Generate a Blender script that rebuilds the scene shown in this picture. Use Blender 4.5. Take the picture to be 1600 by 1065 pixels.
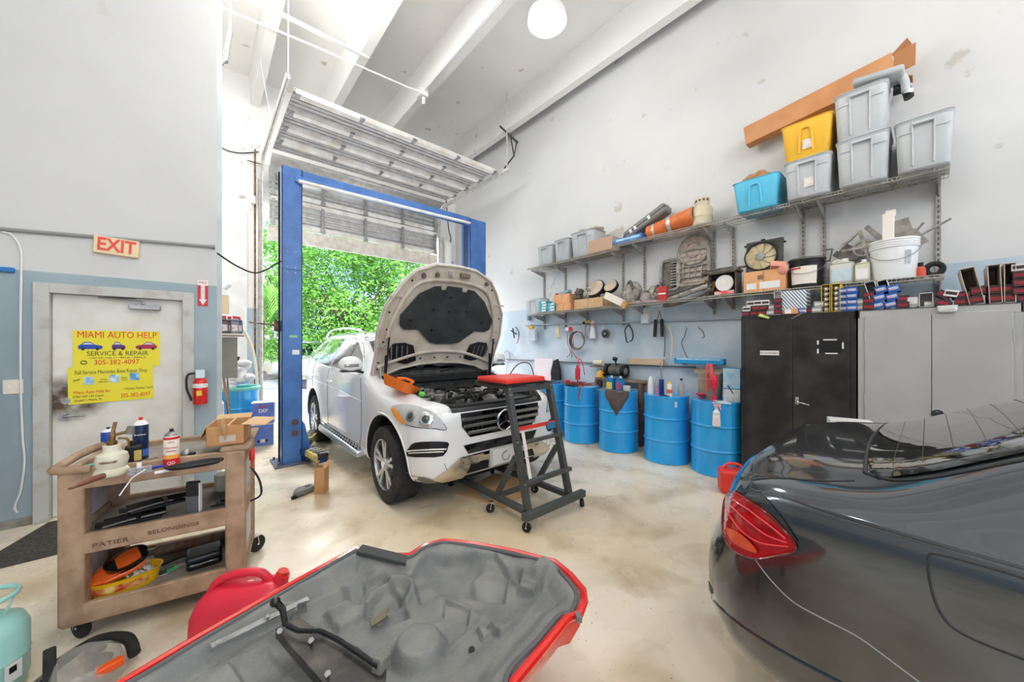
import bpy, bmesh, math, random
from mathutils import Vector, Matrix, Euler
from mathutils.bvhtree import BVHTree
for _o in list(bpy.data.objects): bpy.data.objects.remove(_o)
SC = bpy.context.scene
COL = SC.collection
PI = math.pi
R = math.radians
# ------------------------------------------------------------------ camera
CAM_F, CAM_CX, CAM_CY, CAM_H = 560.0, 800.0, 538.0, 1.55
YAW = math.atan(482 / 560)
FW = Vector((math.sin(YAW), math.cos(YAW), 0)); RT = Vector((math.cos(YAW), -math.sin(YAW), 0))
cam_d = bpy.data.cameras.new('camera'); cam = bpy.data.objects.new('camera', cam_d); COL.objects.link(cam)
cam_d.sensor_width = 36; cam_d.lens = 36 * CAM_F / 1600; cam_d.clip_start = .02; cam_d.clip_end = 300
cam_d.shift_y = (CAM_CY - 532.5) / 1600
cam.location = (0, 0, CAM_H); cam.rotation_euler = (PI / 2, 0, -YAW)
SC.camera = cam
# ------------------------------------------------------------------ colour management
vs = SC.view_settings
vs.view_transform = 'Standard'; vs.look = 'None'; vs.gamma = 1; vs.use_curve_mapping = False
vs.exposure = 0.56
# ------------------------------------------------------------------ daylight, lamps and added fill
def world():
 w = bpy.data.worlds.new('sky'); SC.world = w; w.use_nodes = True
 nt = w.node_tree; nt.nodes.clear(); N = nt.nodes.new; L = nt.links.new
 out = N('ShaderNodeOutputWorld'); bg = N('ShaderNodeBackground'); L(bg.outputs[0], out.inputs[0])
 tc = N('ShaderNodeTexCoord'); mp = N('ShaderNodeMapping'); mp.inputs['Scale'].default_value = (1, 1, 2.6)
 L(tc.outputs['Generated'], mp.inputs[0])
 nz = N('ShaderNodeTexNoise'); nz.inputs['Scale'].default_value = 3.2; nz.inputs['Detail'].default_value = 7; L(mp.outputs[0], nz.inputs['Vector'])
 cr = N('ShaderNodeValToRGB'); cr.color_ramp.elements[0].position = .43; cr.color_ramp.elements[0].color = (.36, .56, .92, 1)
 cr.color_ramp.elements[1].position = .62; cr.color_ramp.elements[1].color = (1, 1, 1, 1)
 L(nz.outputs['Fac'], cr.inputs[0]); L(cr.outputs[0], bg.inputs[0]); bg.inputs[1].default_value = 2.0
world()
def lamp(name, kind, loc, rot, energy, color=(1, 1, 1), **kw):
 d = bpy.data.lights.new(name, kind); d.energy = energy; d.color = color
 for k, v in kw.items(): setattr(d, k, v)
 o = bpy.data.objects.new(name, d); o.location = loc; o.rotation_euler = rot; COL.objects.link(o); return o
lamp('sun', 'SUN', (0, 0, 20), (R(42), 0, R(-67)), 4.0, (1, .96, .9), angle=R(2))
# added area fill behind the camera, as if unseen bays stood open
lamp('rear_fill_lamp', 'AREA', (1.0, -5.6, 2.1), (R(-90), 0, 0), 620, (1, .99, .97), shape='RECTANGLE', size=7.5, size_y=3.6)
lamp('doorway_fill_lamp', 'AREA', (2.7, 9.7, 4.7), (R(-52), 0, 0), 420, (1, .985, .96), shape='RECTANGLE', size=4.0, size_y=1.6)  # added lamp hidden above the opening, stands in for sky light
LAMP_SPOTS = [(3.14, 3.0, 5.44, 16), (.2, 1.2, 5.44, 52), (3.0, -1.2, 5.44, 40), (-1.6, -1.8, 5.44, 60), (1.0, -3.6, 5.44, 60), (1.2, 4.2, 6.05, 52), (.5, 5.3, 6.05, 50), (-1.5, 6.7, 4.4, 92)]  # first lamp hangs in view; the others are added unseen to brighten the room
for _x, _y, _z, _e in LAMP_SPOTS:
 lamp('bay_or_fill_bulb', 'POINT', (_x, _y, _z - .22), (0, 0, 0), _e, (1, .99, .965), shadow_soft_size=.2)
# ------------------------------------------------------------------ pixel -> world on a real plane
def ray(px, py):
 r = (px - CAM_CX) / CAM_F; u = (CAM_CY - py) / CAM_F
 return FW + RT * r + Vector((0, 0, u))
def at(px, py, x=None, y=None, z=None):
 d = ray(px, py)
 t = x / d.x if x is not None else y / d.y if y is not None else (z - CAM_H) / d.z
 return Vector((0, 0, CAM_H)) + d * t
# ------------------------------------------------------------------ materials
def lin(c):
 if isinstance(c, str):
  c = tuple(int(c[i:i + 2], 16) for i in (0, 2, 4))
 return tuple((v / 255 / 12.92 if v / 255 <= .04045 else ((v / 255 + .055) / 1.055) ** 2.4) for v in c) + (1,)
MATS = {}
def mat(name, c, c2=None, rough=.5, metal=0, scale=6, bump=0, bscale=None, coat=0, trans=0, ior=1.45, emit=0, lo=.4, hi=.65, spec=None, alpha=1, detail=5):
 if name in MATS: return MATS[name]
 m = bpy.data.materials.new(name); m.use_nodes = True
 nt = m.node_tree; b = nt.nodes['Principled BSDF']; N = nt.nodes.new; L = nt.links.new
 b.inputs['Base Color'].default_value = lin(c); b.inputs['Roughness'].default_value = rough; b.inputs['Metallic'].default_value = metal
 b.inputs['Coat Weight'].default_value = coat; b.inputs['Coat Roughness'].default_value = .04
 b.inputs['Transmission Weight'].default_value = trans; b.inputs['IOR'].default_value = ior; b.inputs['Alpha'].default_value = alpha
 if spec is not None: b.inputs['Specular IOR Level'].default_value = spec
 if emit: b.inputs['Emission Color'].default_value = lin(c); b.inputs['Emission Strength'].default_value = emit
 if c2 or bump:
  tc = N('ShaderNodeTexCoord')
 if c2:
  nz = N('ShaderNodeTexNoise'); nz.inputs['Scale'].default_value = scale; nz.inputs['Detail'].default_value = detail
  L(tc.outputs['Object'], nz.inputs['Vector'])
  cr = N('ShaderNodeValToRGB'); cr.color_ramp.elements[0].position = lo; cr.color_ramp.elements[1].position = hi
  cr.color_ramp.elements[0].color = lin(c); cr.color_ramp.elements[1].color = lin(c2)
  L(nz.outputs['Fac'], cr.inputs[0]); L(cr.outputs[0], b.inputs['Base Color'])
 if bump:
  nb = N('ShaderNodeTexNoise'); nb.inputs['Scale'].default_value = bscale or scale * 3; L(tc.outputs['Object'], nb.inputs['Vector'])
  bp = N('ShaderNodeBump'); bp.inputs['Strength'].default_value = bump; bp.inputs['Distance'].default_value = .01
  L(nb.outputs['Fac'], bp.inputs['Height']); L(bp.outputs[0], b.inputs['Normal'])
 MATS[name] = m; return m
# ------------------------------------------------------------------ mesh builder
class MB:
 def __init__(s): s.v = []; s.f = []; s.m = []; s.T = None; s.mi = 0
 def _add(s, vs, fs):
  o = len(s.v)
  for p in vs:
   p = Vector(p)
   s.v.append(s.T @ p if s.T is not None else p)
  for f in fs: s.f.append([i + o for i in f]); s.m.append(s.mi)
  return s
 def tr(s, loc=(0, 0, 0), rot=(0, 0, 0)):
  s.T = Matrix.Translation(loc) @ Euler(rot).to_matrix().to_4x4(); return s
 def box(s, x0, y0, z0, x1, y1, z1):
  vs = [(x, y, z) for z in (z0, z1) for y in (y0, y1) for x in (x0, x1)]
  return s._add(vs, [(0, 2, 3, 1), (4, 5, 7, 6), (0, 1, 5, 4), (2, 6, 7, 3), (0, 4, 6, 2), (1, 3, 7, 5)])
 def bc(s, cx, cy, cz, sx, sy, sz, rot=(0, 0, 0)):
  Rm = Euler(rot).to_matrix(); c = Vector((cx, cy, cz))
  vs = [c + Rm @ Vector((x * sx / 2, y * sy / 2, z * sz / 2)) for z in (-1, 1) for y in (-1, 1) for x in (-1, 1)]
  return s._add(vs, [(0, 2, 3, 1), (4, 5, 7, 6), (0, 1, 5, 4), (2, 6, 7, 3), (0, 4, 6, 2), (1, 3, 7, 5)])
 def bar(s, p0, p1, w, h=None, up=(0, 0, 1)):
  h = h or w; p0 = Vector(p0); p1 = Vector(p1); d = (p1 - p0).normalized(); u = Vector(up)
  if abs(d.dot(u)) > .98: u = Vector((1, 0, 0))
  a = d.cross(u).normalized(); b = a.cross(d)
  vs = [q + a * i * w / 2 + b * j * h / 2 for q in (p0, p1) for j in (-1, 1) for i in (-1, 1)]
  return s._add(vs, [(0, 2, 3, 1), (4, 5, 7, 6), (0, 1, 5, 4), (2, 6, 7, 3), (0, 4, 6, 2), (1, 3, 7, 5)])
 def cyl(s, p0, p1, r0, r1=None, n=16, caps=True):
  r1 = r0 if r1 is None else r1; p0 = Vector(p0); p1 = Vector(p1); d = (p1 - p0).normalized()
  u = Vector((0, 0, 1)) if abs(d.z) < .9 else Vector((1, 0, 0)); a = d.cross(u).normalized(); b = d.cross(a)
  vs = [q + (a * math.cos(2 * PI * i / n) + b * math.sin(2 * PI * i / n)) * r for q, r in ((p0, r0), (p1, r1)) for i in range(n)]
  fs = [(i, (i + 1) % n, n + (i + 1) % n, n + i) for i in range(n)]
  if caps: fs += [tuple(range(n))[::-1], tuple(range(n, 2 * n))]
  return s._add(vs, fs)
 def tube(s, pts, r, n=8, closed=False):
  P = [Vector(p) for p in pts]; k = len(P); vs = []; prev = None
  for i, p in enumerate(P):
   d = (P[(i + 1) % k] - P[i - 1]) if closed else (P[min(i + 1, k - 1)] - P[max(i - 1, 0)])
   d.normalize()
   if prev is None:
    u = Vector((0, 0, 1)) if abs(d.z) < .9 else Vector((1, 0, 0)); a = d.cross(u).normalized()
   else:
    a = (prev - d * prev.dot(d)).normalized()
   prev = a; b = d.cross(a); rr = r[i] if isinstance(r, (list, tuple)) else r
   vs += [p + (a * math.cos(2 * PI * j / n) + b * math.sin(2 * PI * j / n)) * rr for j in range(n)]
  fs = []
  for i in range(k if closed else k - 1):
   for j in range(n):
    i2 = (i + 1) % k; fs.append((i * n + j, i * n + (j + 1) % n, i2 * n + (j + 1) % n, i2 * n + j))
  if not closed: fs += [tuple(range(n))[::-1], tuple(range((k - 1) * n, k * n))]
  return s._add(vs, fs)
 def lathe(s, prof, c=(0, 0, 0), n=24, axis='z', caps=True, sx=1, sy=1):
  vs = []
  for r, z in prof:
   for i in range(n):
    a = 2 * PI * i / n; x = r * math.cos(a) * sx; y = r * math.sin(a) * sy
    p = (x, y, z) if axis == 'z' else (z, x, y) if axis == 'x' else (y, z, x)
    vs.append(Vector(p) + Vector(c))
  k = len(prof)
  fs = [(i * n + j, i * n + (j + 1) % n, (i + 1) * n + (j + 1) % n, (i + 1) * n + j) for i in range(k - 1) for j in range(n)]
  if caps: fs += [tuple(range(n))[::-1], tuple(range((k - 1) * n, k * n))]
  return s._add(vs, fs)
 def prism(s, poly, a, b, axis='z'):
  def q(u, v, w): return (u, v, w) if axis == 'z' else (w, u, v) if axis == 'x' else (u, w, v)
  n = len(poly); vs = [q(u, v, w) for w in (a, b) for u, v in poly]
  fs = [(i, (i + 1) % n, n + (i + 1) % n, n + i) for i in range(n)] + [tuple(range(n))[::-1], tuple(range(n, 2 * n))]
  return s._add(vs, fs)
 def ball(s, c, r, nu=16, nv=10):
  rx, ry, rz = (r, r, r) if not isinstance(r, (tuple, list)) else r
  vs = [(c[0], c[1], c[2] - rz)]
  for j in range(1, nv):
   t = -PI / 2 + PI * j / nv
   vs += [(c[0] + rx * math.cos(t) * math.cos(2 * PI * i / nu), c[1] + ry * math.cos(t) * math.sin(2 * PI * i / nu), c[2] + rz * math.sin(t)) for i in range(nu)]
  vs.append((c[0], c[1], c[2] + rz)); e = len(vs) - 1
  fs = [(0, 1 + (i + 1) % nu, 1 + i) for i in range(nu)] + [(e, e - nu + i, e - nu + (i + 1) % nu) for i in range(nu)]
  fs += [(1 + j * nu + i, 1 + j * nu + (i + 1) % nu, 1 + (j + 1) * nu + (i + 1) % nu, 1 + (j + 1) * nu + i) for j in range(nv - 2) for i in range(nu)]
  return s._add(vs, fs)
 def torus(s, c, Rr, r, axis='z', n=28, m=8, a0=0, a1=2 * PI):
  full = abs(a1 - a0 - 2 * PI) < 1e-3
  pts = []
  for i in range(n if full else n + 1):
   a = a0 + (a1 - a0) * i / n; u, v = Rr * math.cos(a), Rr * math.sin(a)
   p = (u, v, 0) if axis == 'z' else (0, u, v) if axis == 'x' else (u, 0, v)
   pts.append(Vector(c) + Vector(p))
  return s.tube(pts, r, m, full)
 def grid(s, rows, closed_u=False):
  n = len(rows[0]); vs = [p for r in rows for p in r]
  fs = []
  for i in range(len(rows) - 1):
   for j in range(n if closed_u else n - 1):
    fs.append((i * n + j, i * n + (j + 1) % n, (i + 1) * n + (j + 1) % n, (i + 1) * n + j))
  return s._add(vs, fs)
 def tub(s, cx, cy, z0, z1, b, t, rad=.04, wall=.004, top=True, n=5):
  """tapered rounded box: b=(sx,sy) at the bottom, t=(sx,sy) at the top; open when top is False"""
  def ring(sx, sy, z, rr):
   o = []
   for k, (qx, qy) in enumerate(((1, 1), (-1, 1), (-1, -1), (1, -1))):
    for i in range(n + 1):
     a = PI / 2 * k + PI / 2 * i / n
     o.append((cx + qx * (sx / 2 - rr) + rr * math.cos(a), cy + qy * (sy / 2 - rr) + rr * math.sin(a), z))
   return o
  rings = [ring(b[0] - .02, b[1] - .02, z0, rad), ring(b[0], b[1], z0 + .012, rad), ring(t[0], t[1], z1, rad)]
  if not top: rings += [ring(t[0] - 2 * wall, t[1] - 2 * wall, z1, rad), ring(b[0] - 2 * wall, b[1] - 2 * wall, z0 + .01, rad)]
  k = len(rings[0]); vs = [p for r_ in rings for p in r_]
  fs = [(i * k + j, i * k + (j + 1) % k, (i + 1) * k + (j + 1) % k, (i + 1) * k + j) for i in range(len(rings) - 1) for j in range(k)]
  fs += [tuple(range(k))[::-1], tuple(range((len(rings) - 1) * k, len(rings) * k))]
  return s._add(vs, fs)
 def build(s, name, mats, parent=None, bevel=0, smooth=40, loc=None, seg=2):
  me = bpy.data.meshes.new(name); me.from_pydata([tuple(v) for v in s.v], [], s.f); me.validate()
  mats = mats if isinstance(mats, (list, tuple)) else [mats]
  for m in mats: me.materials.append(m)
  if len(mats) > 1 and len(me.polygons) == len(s.m): me.polygons.foreach_set('material_index', s.m)
  bm = bmesh.new(); bm.from_mesh(me); bmesh.ops.recalc_face_normals(bm, faces=bm.faces); bm.to_mesh(me); bm.free()
  if smooth:
   me.polygons.foreach_set('use_smooth', [True] * len(me.polygons)); me.set_sharp_from_angle(angle=R(smooth))
  o = bpy.data.objects.new(name, me); COL.objects.link(o)
  if parent is not None: o.parent = parent
  if loc is not None: o.location = loc
  if bevel:
   b = o.modifiers.new('bevel', 'BEVEL'); b.width = bevel; b.segments = seg; b.limit_method = 'ANGLE'; b.angle_limit = R(35)
  return o
def tag(o, label=None, cat=None, group=None, kind=None):
 if label: o['label'] = label
 if cat: o['category'] = cat
 if group: o['group'] = group
 if kind: o['kind'] = kind
 return o
def thing(name, label, cat, loc=(0, 0, 0), rz=0, group=None, rot=None):
 o = bpy.data.objects.new(name, None); COL.objects.link(o); o.location = loc; o.rotation_euler = rot if rot else (0, 0, rz)
 o.empty_display_size = .1
 return tag(o, label, cat, group)
def struct(o, label=None): return tag(o, label, kind='structure')
def dup(o, loc=None, rz=None, label=None, group=None, parent=None, rot=None):
 c = o.copy(); COL.objects.link(c)
 if parent is not None: c.parent = parent
 for ch in list(o.children): dup(ch, parent=c)
 if loc is not None: c.location = loc
 if rz is not None: c.rotation_euler = (0, 0, rz)
 if rot is not None: c.rotation_euler = rot
 if label: c['label'] = label
 if group: c['group'] = group
 return c
def text(body, size, mtl, parent=None, loc=(0, 0, 0), rot=(PI / 2, 0, 0), name='lettering', depth=.0006, align='CENTER', sx=1, bold=0, shear=0):
 cu = bpy.data.curves.new('t', 'FONT'); cu.body = body; cu.size = size; cu.extrude = depth; cu.align_x = align; cu.align_y = 'CENTER'
 cu.offset = bold; cu.resolution_u = 3; cu.shear = shear
 t = bpy.data.objects.new('t', cu); COL.objects.link(t)
 dg = bpy.context.evaluated_depsgraph_get(); me = bpy.data.meshes.new_from_object(t.evaluated_get(dg))
 bpy.data.objects.remove(t); me.materials.clear(); me.materials.append(mtl)
 me.transform(Matrix.Diagonal((sx, 1, 1, 1)))
 o = bpy.data.objects.new(name, me); COL.objects.link(o)
 if parent is not None: o.parent = parent
 o.location = loc; o.rotation_euler = rot
 return o
def cr_spline(P, n=6, closed=False):
 P = [Vector(p) for p in P]; k = len(P); out = []
 for i in range(k if closed else k - 1):
  if closed: a, b, c, d = P[i - 1], P[i], P[(i + 1) % k], P[(i + 2) % k]
  else: a, b, c, d = P[max(i - 1, 0)], P[i], P[i + 1], P[min(i + 2, k - 1)]
  for j in range(n):
   t = j / n
   out.append(.5 * ((2 * b) + (c - a) * t + (2 * a - 5 * b + 4 * c - d) * t * t + (3 * b - a - 3 * c + d) * t ** 3))
 if not closed: out.append(P[-1])
 return out
# ================================================================== the setting
XR, YF, YL = 5.2, 8.4, 5.05          # right wall, front wall (garage door), partition with the exit door
def wall_mat(name, base, dirt, band=None, z_band=2.3, blocks=True, band_dirt=None, zslope=0, rough=.55):
 m = bpy.data.materials.new(name); m.use_nodes = True; nt = m.node_tree; b = nt.nodes['Principled BSDF']; N = nt.nodes.new; L = nt.links.new
 b.inputs['Roughness'].default_value = rough
 tc = N('ShaderNodeTexCoord')
 def ramp(scale, c0, c1, lo, hi, det=8, mp=None):
  nz = N('ShaderNodeTexNoise'); nz.inputs['Scale'].default_value = scale; nz.inputs['Detail'].default_value = det
  L((mp or tc).outputs['Object' if mp is None else 0], nz.inputs['Vector'])
  cr = N('ShaderNodeValToRGB'); cr.color_ramp.elements[0].position = lo; cr.color_ramp.elements[1].position = hi
  cr.color_ramp.elements[0].color = lin(c0); cr.color_ramp.elements[1].color = lin(c1); L(nz.outputs['Fac'], cr.inputs[0]); return cr
 a = ramp(.9, base, tuple(v - 7 for v in base), .4, .7)
 sp = ramp(3.4, (0, 0, 0), (255, 255, 255), .675, .72, 13)
 mx = N('ShaderNodeMix'); mx.data_type = 'RGBA'; L(sp.outputs[0], mx.inputs[0]); L(a.outputs[0], mx.inputs[6]); mx.inputs[7].default_value = lin(dirt)
 col = mx.outputs[2]
 if band:
  bn = ramp(1.7, band, band_dirt or tuple(v + 22 for v in band), .42, .62, 9)
  sx = N('ShaderNodeSeparateXYZ'); L(tc.outputs['Object'], sx.inputs[0])
  nz = N('ShaderNodeTexNoise'); nz.inputs['Scale'].default_value = 4; L(tc.outputs['Object'], nz.inputs['Vector'])
  ma = N('ShaderNodeMath'); ma.operation = 'MULTIPLY_ADD'; ma.inputs[1].default_value = .012; L(nz.outputs['Fac'], ma.inputs[0]); L(sx.outputs['Z'], ma.inputs[2])
  lt = N('ShaderNodeMath'); lt.operation = 'LESS_THAN'; lt.inputs[1].default_value = z_band; L(ma.outputs[0], lt.inputs[0])
  m2 = N('ShaderNodeMix'); m2.data_type = 'RGBA'; L(lt.outputs[0], m2.inputs[0]); L(col, m2.inputs[6]); L(bn.outputs[0], m2.inputs[7]); col = m2.outputs[2]
 L(col, b.inputs['Base Color'])
 bp = N('ShaderNodeBump'); bp.inputs['Strength'].default_value = .35; bp.inputs['Distance'].default_value = .01
 nz = N('ShaderNodeTexNoise'); nz.inputs['Scale'].default_value = 14; nz.inputs['Detail'].default_value = 6; L(tc.outputs['Object'], nz.inputs['Vector'])
 if blocks:
  mp = N('ShaderNodeMapping'); mp.inputs['Rotation'].default_value = blocks; L(tc.outputs['Object'], mp.inputs[0])
  bk = N('ShaderNodeTexBrick'); bk.inputs['Scale'].default_value = 1; bk.inputs['Brick Width'].default_value = .4; bk.inputs['Row Height'].default_value = .2
  bk.inputs['Mortar Size'].default_value = .006; bk.inputs['Mortar Smooth'].default_value = .6
  bk.inputs['Color1'].default_value = bk.inputs['Color2'].default_value = (1, 1, 1, 1); bk.inputs['Mortar'].default_value = (.55, .55, .55, 1)
  L(mp.outputs[0], bk.inputs['Vector'])
  mm = N('ShaderNodeMath'); mm.operation = 'MULTIPLY_ADD'; mm.inputs[1].default_value = .35; L(nz.outputs['Fac'], mm.inputs[0]); L(bk.outputs['Color'], mm.inputs[2])
  L(mm.outputs[0], bp.inputs['Height'])
 else: L(nz.outputs['Fac'], bp.inputs['Height']); bp.inputs['Strength'].default_value = .12
 L(bp.outputs[0], b.inputs['Normal'])
 return m
W_R = wall_mat('white_block_wall_paint', (221, 221, 220), (198, 194, 188), (184, 201, 213), 2.30, (PI / 2, 0, PI / 2), (212, 221, 229))
W_F = wall_mat('white_front_wall_paint', (240, 239, 236), (188, 180, 168), (180, 198, 212), 2.25, (PI / 2, 0, 0), (200, 212, 222))
W_L = wall_mat('partition_paint', (211, 211, 210), (202, 200, 197), (150, 168, 177), 2.19, None, (162, 178, 187))
W_C = wall_mat('ceiling_paint', (240, 239, 236), (205, 196, 184), None, 0, None)
def floor_mat():
 m = bpy.data.materials.new('sealed_concrete'); m.use_nodes = True; nt = m.node_tree; b = nt.nodes['Principled BSDF']; N = nt.nodes.new; L = nt.links.new
 tc = N('ShaderNodeTexCoord')
 def nz(scale, det=6, dist=0):
  n = N('ShaderNodeTexNoise'); n.inputs['Scale'].default_value = scale; n.inputs['Detail'].default_value = det; n.inputs['Distortion'].default_value = dist
  L(tc.outputs['Object'], n.inputs['Vector']); return n
 def ramp(src, stops):
  cr = N('ShaderNodeValToRGB'); e = cr.color_ramp.elements
  while len(e) < len(stops): e.new(.5)
  for i, (p, c) in enumerate(stops): e[i].position = p; e[i].color = lin(c)
  L(src, cr.inputs[0]); return cr
 def mix(f, a, c, mode='MIX'):
  x = N('ShaderNodeMix'); x.data_type = 'RGBA'; x.blend_type = mode; L(f, x.inputs[0]) if not isinstance(f, float) else setattr(x.inputs[0], 'default_value', f)
  L(a, x.inputs[6]); L(c, x.inputs[7]); return x.outputs[2]
 base = ramp(nz(.6, 9, .3).outputs['Fac'], [(.3, (216, 196, 160)), (.45, (230, 215, 190)), (.6, (240, 230, 213)), (.78, (233, 216, 182))])
 st = ramp(nz(1.9, 10, .5).outputs['Fac'], [(.3, (196, 182, 156)), (.5, (255, 255, 255))])
 c = mix(.7, base.outputs[0], st.outputs[0], 'MULTIPLY')
 pk = ramp(nz(38, 2).outputs['Fac'], [(.25, (120, 106, 88)), (.3, (255, 255, 255))])
 c = mix(.6, c, pk.outputs[0], 'MULTIPLY')
 L(c, b.inputs['Base Color'])
 r = ramp(nz(3, 5).outputs['Fac'], [(.3, (120, 120, 120)), (.7, (175, 175, 175))]); L(r.outputs[0], b.inputs['Roughness'])
 bp = N('ShaderNodeBump'); bp.inputs['Strength'].default_value = .08; L(nz(60, 3).outputs['Fac'], bp.inputs['Height']); L(bp.outputs[0], b.inputs['Normal'])
 return m
struct(MB().box(-7, -8, -.12, XR + .3, 8.62, 0).build('floor', floor_mat(), smooth=0))
M_asph = mat('sun_bleached_asphalt', (176, 178, 184), (196, 198, 204), rough=.9, scale=3, bump=.3, bscale=80)
struct(MB().box(-14, 8.62, -.14, 26, 60, -.02).build('trim_1', M_asph, smooth=0), 'pale asphalt lot outside the open bay')
struct(MB().box(XR, -8, 0, XR + .3, 8.7, 6.75).build('wall_right', W_R, smooth=0))
# front wall round the bay opening x .82 .. 4.62, z 0 .. 4.95
OX0, OX1, OZ = .84, 4.60, 4.30
fw = MB().box(-7, YF, 0, OX0, YF + .3, 6.75).box(OX1, YF, 0, XR, YF + .3, 6.75).box(OX0, YF, OZ, OX1, YF + .3, 6.75)
struct(fw.build('wall_front', W_F, smooth=0))
# partition with the exit door opening
DX0, DX1, DZ = -1.07, -.12, 2.05
pw = MB().box(-7, YL, 0, DX0, YL + .15, 6.75).box(DX1, YL, 0, .11, YL + .15, 6.75).box(DX0, YL, DZ, DX1, YL + .15, 6.75)
struct(pw.build('wall_left', W_L, smooth=0))
struct(MB().box(-7.2, -8, 0, -7, 8.7, 6.75).build('wall_outer', W_L, smooth=0))
bw = MB().box(-7, -8.2, 0, -3.2, -8, 6.75).box(XR - .5, -8.2, 0, XR + .3, -8, 6.75).box(-3.2, -8.2, 4.6, XR - .5, -8, 6.75)
struct(bw.build('wall_back', W_L, smooth=0))
struct(MB().box(-7.2, -8.2, 6.62, XR + .3, 8.7, 6.8).build('ceiling', W_C, smooth=0))
for n, x in enumerate((.75, 1.93, 3.08, 4.93, -.45, -1.6, -2.75, -3.9)):
 mb = MB().prism([(x - .07, 6.1), (x + .07, 6.1), (x + .11, 6.63), (x - .11, 6.63)], -8, 8.4, 'y')
 struct(mb.build('trim_%d' % (n + 2), W_C, smooth=0), 'white concrete ceiling rib')
M_frame = mat('door_frame_paint', (196, 196, 192), (170, 164, 152), rough=.5, scale=7, lo=.5, hi=.75)
M_dark = mat('black_plastic', (26, 26, 28), rough=.45)
M_rub = mat('black_rubber', (30, 30, 31), (44, 43, 42), rough=.75, scale=12)
M_steel = mat('grey_galvanised_steel', (165, 166, 166), (140, 138, 134), rough=.42, metal=.7, scale=20)
M_chrome = mat('polished_chrome', (225, 226, 228), rough=.12, metal=1)
M_white = mat('white_plastic', (236, 236, 233), rough=.45)
M_black = mat('black_gloss_paint', (16, 16, 18), rough=.22, coat=.5)
M_baseb = mat('grey_rubber_baseboard', (150, 150, 142), (120, 112, 98), rough=.7, scale=9)
bb = MB().box(-7, YL - .012, 0, DX0 - .0, YL, .07).box(DX1, YL - .012, 0, .11, YL, .07)
struct(bb.build('baseboard_left', M_baseb, smooth=0))
# ---- exit door
d = bpy.data.objects.new('door_1', None); COL.objects.link(d); struct(d); d.location = (DX0, YL, 0)
W = DX1 - DX0
MB().box(-.045, -.03, 0, .045, .16, DZ + .04).box(W - .045, -.03, 0, W + .045, .16, DZ + .04).box(.045, -.03, DZ - .045, W - .045, .16, DZ + .04).build('door_frame', M_frame, d, bevel=.004)
def door_mat():
 m = mat('grimy_white_door', (230, 228, 222), (216, 212, 202), rough=.5, scale=4)
 nt = m.node_tree; b = nt.nodes['Principled BSDF']; N = nt.nodes.new; L = nt.links.new
 src = b.inputs['Base Color'].links[0].from_socket
 tc = N('ShaderNodeTexCoord'); mp = N('ShaderNodeMapping'); mp.inputs['Location'].default_value = (-.10, 0, -1.02); L(tc.outputs['Object'], mp.inputs[0])
 mp.inputs['Scale'].default_value = (2.1, .3, 2.4)
 mp.vector_type = 'TEXTURE'; mp.inputs['Location'].default_value = (.13, 0, 1.06); mp.inputs['Scale'].default_value = (.36, 3, .30)
 gr = N('ShaderNodeTexGradient'); gr.gradient_type = 'SPHERICAL'; L(mp.outputs[0], gr.inputs[0])
 nz = N('ShaderNodeTexNoise'); nz.inputs['Scale'].default_value = 9; nz.inputs['Detail'].default_value = 9; L(tc.outputs['Object'], nz.inputs['Vector'])
 mu = N('ShaderNodeMath'); mu.operation = 'MULTIPLY'; L(gr.outputs['Fac'], mu.inputs[0]); L(nz.outputs['Fac'], mu.inputs[1])
 cr = N('ShaderNodeValToRGB'); cr.color_ramp.elements[0].position = .12; cr.color_ramp.elements[1].position = .42; L(mu.outputs[0], cr.inputs[0])
 mx = N('ShaderNodeMix'); mx.data_type = 'RGBA'; L(cr.outputs[0], mx.inputs[0]); L(src, mx.inputs[6]); mx.inputs[7].default_value = lin((86, 66, 50)); L(mx.outputs[2], b.inputs['Base Color'])
 return m
MB().box(.047, .05, .012, W - .047, .095, DZ - .047).build('door_leaf', door_mat(), d, bevel=.002)
hd = MB().lathe([(.034, 0), (.036, .012), (.02, .02), (.013, .045)], (.115, 0, .90), 18, 'y'); hd.T = Matrix.Translation((0, .0, 0))
h = MB().tr((.115, .05, .90)).cyl((0, 0, 0), (0, -.014, 0), .036).cyl((0, 0, 0), (0, -.05, 0), .012).tube([(0, -.048, 0), (.03, -.052, .004), (.08, -.05, .006), (.125, -.045, .0)], [.014, .013, .011, .009])
h.build('door_handle', M_steel, d)
MB().tr((.125, .05, 1.04)).cyl((0, 0, 0), (0, -.012, 0), .030).cyl((0, -.012, 0), (0, -.018, 0), .018).build('deadbolt', M_steel, d)
cl = MB().tr((.52, .05, 1.915)).box(0, -.07, -.02, .22, 0, .025).bar((.10, -.05, .03), (.10, -.05, .055), .02).bar((.10, -.05, .06), (-.20, -.03, .075), .02, .008).bar((-.2, -.03, .075), (.05, .0, .085), .02, .008)
cl.build('door_closer', M_steel, d, bevel=.004)
# ---- beyond the partition's end: slim steel post, column edge
struct(MB().box(.115, 5.42, 0, .165, 5.50, 6.6).build('trim_10', mat('pale_column_paint', (205, 211, 214), (186, 196, 202), rough=.5, scale=3), smooth=0), 'pale grey steel post behind the partition end')
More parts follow.
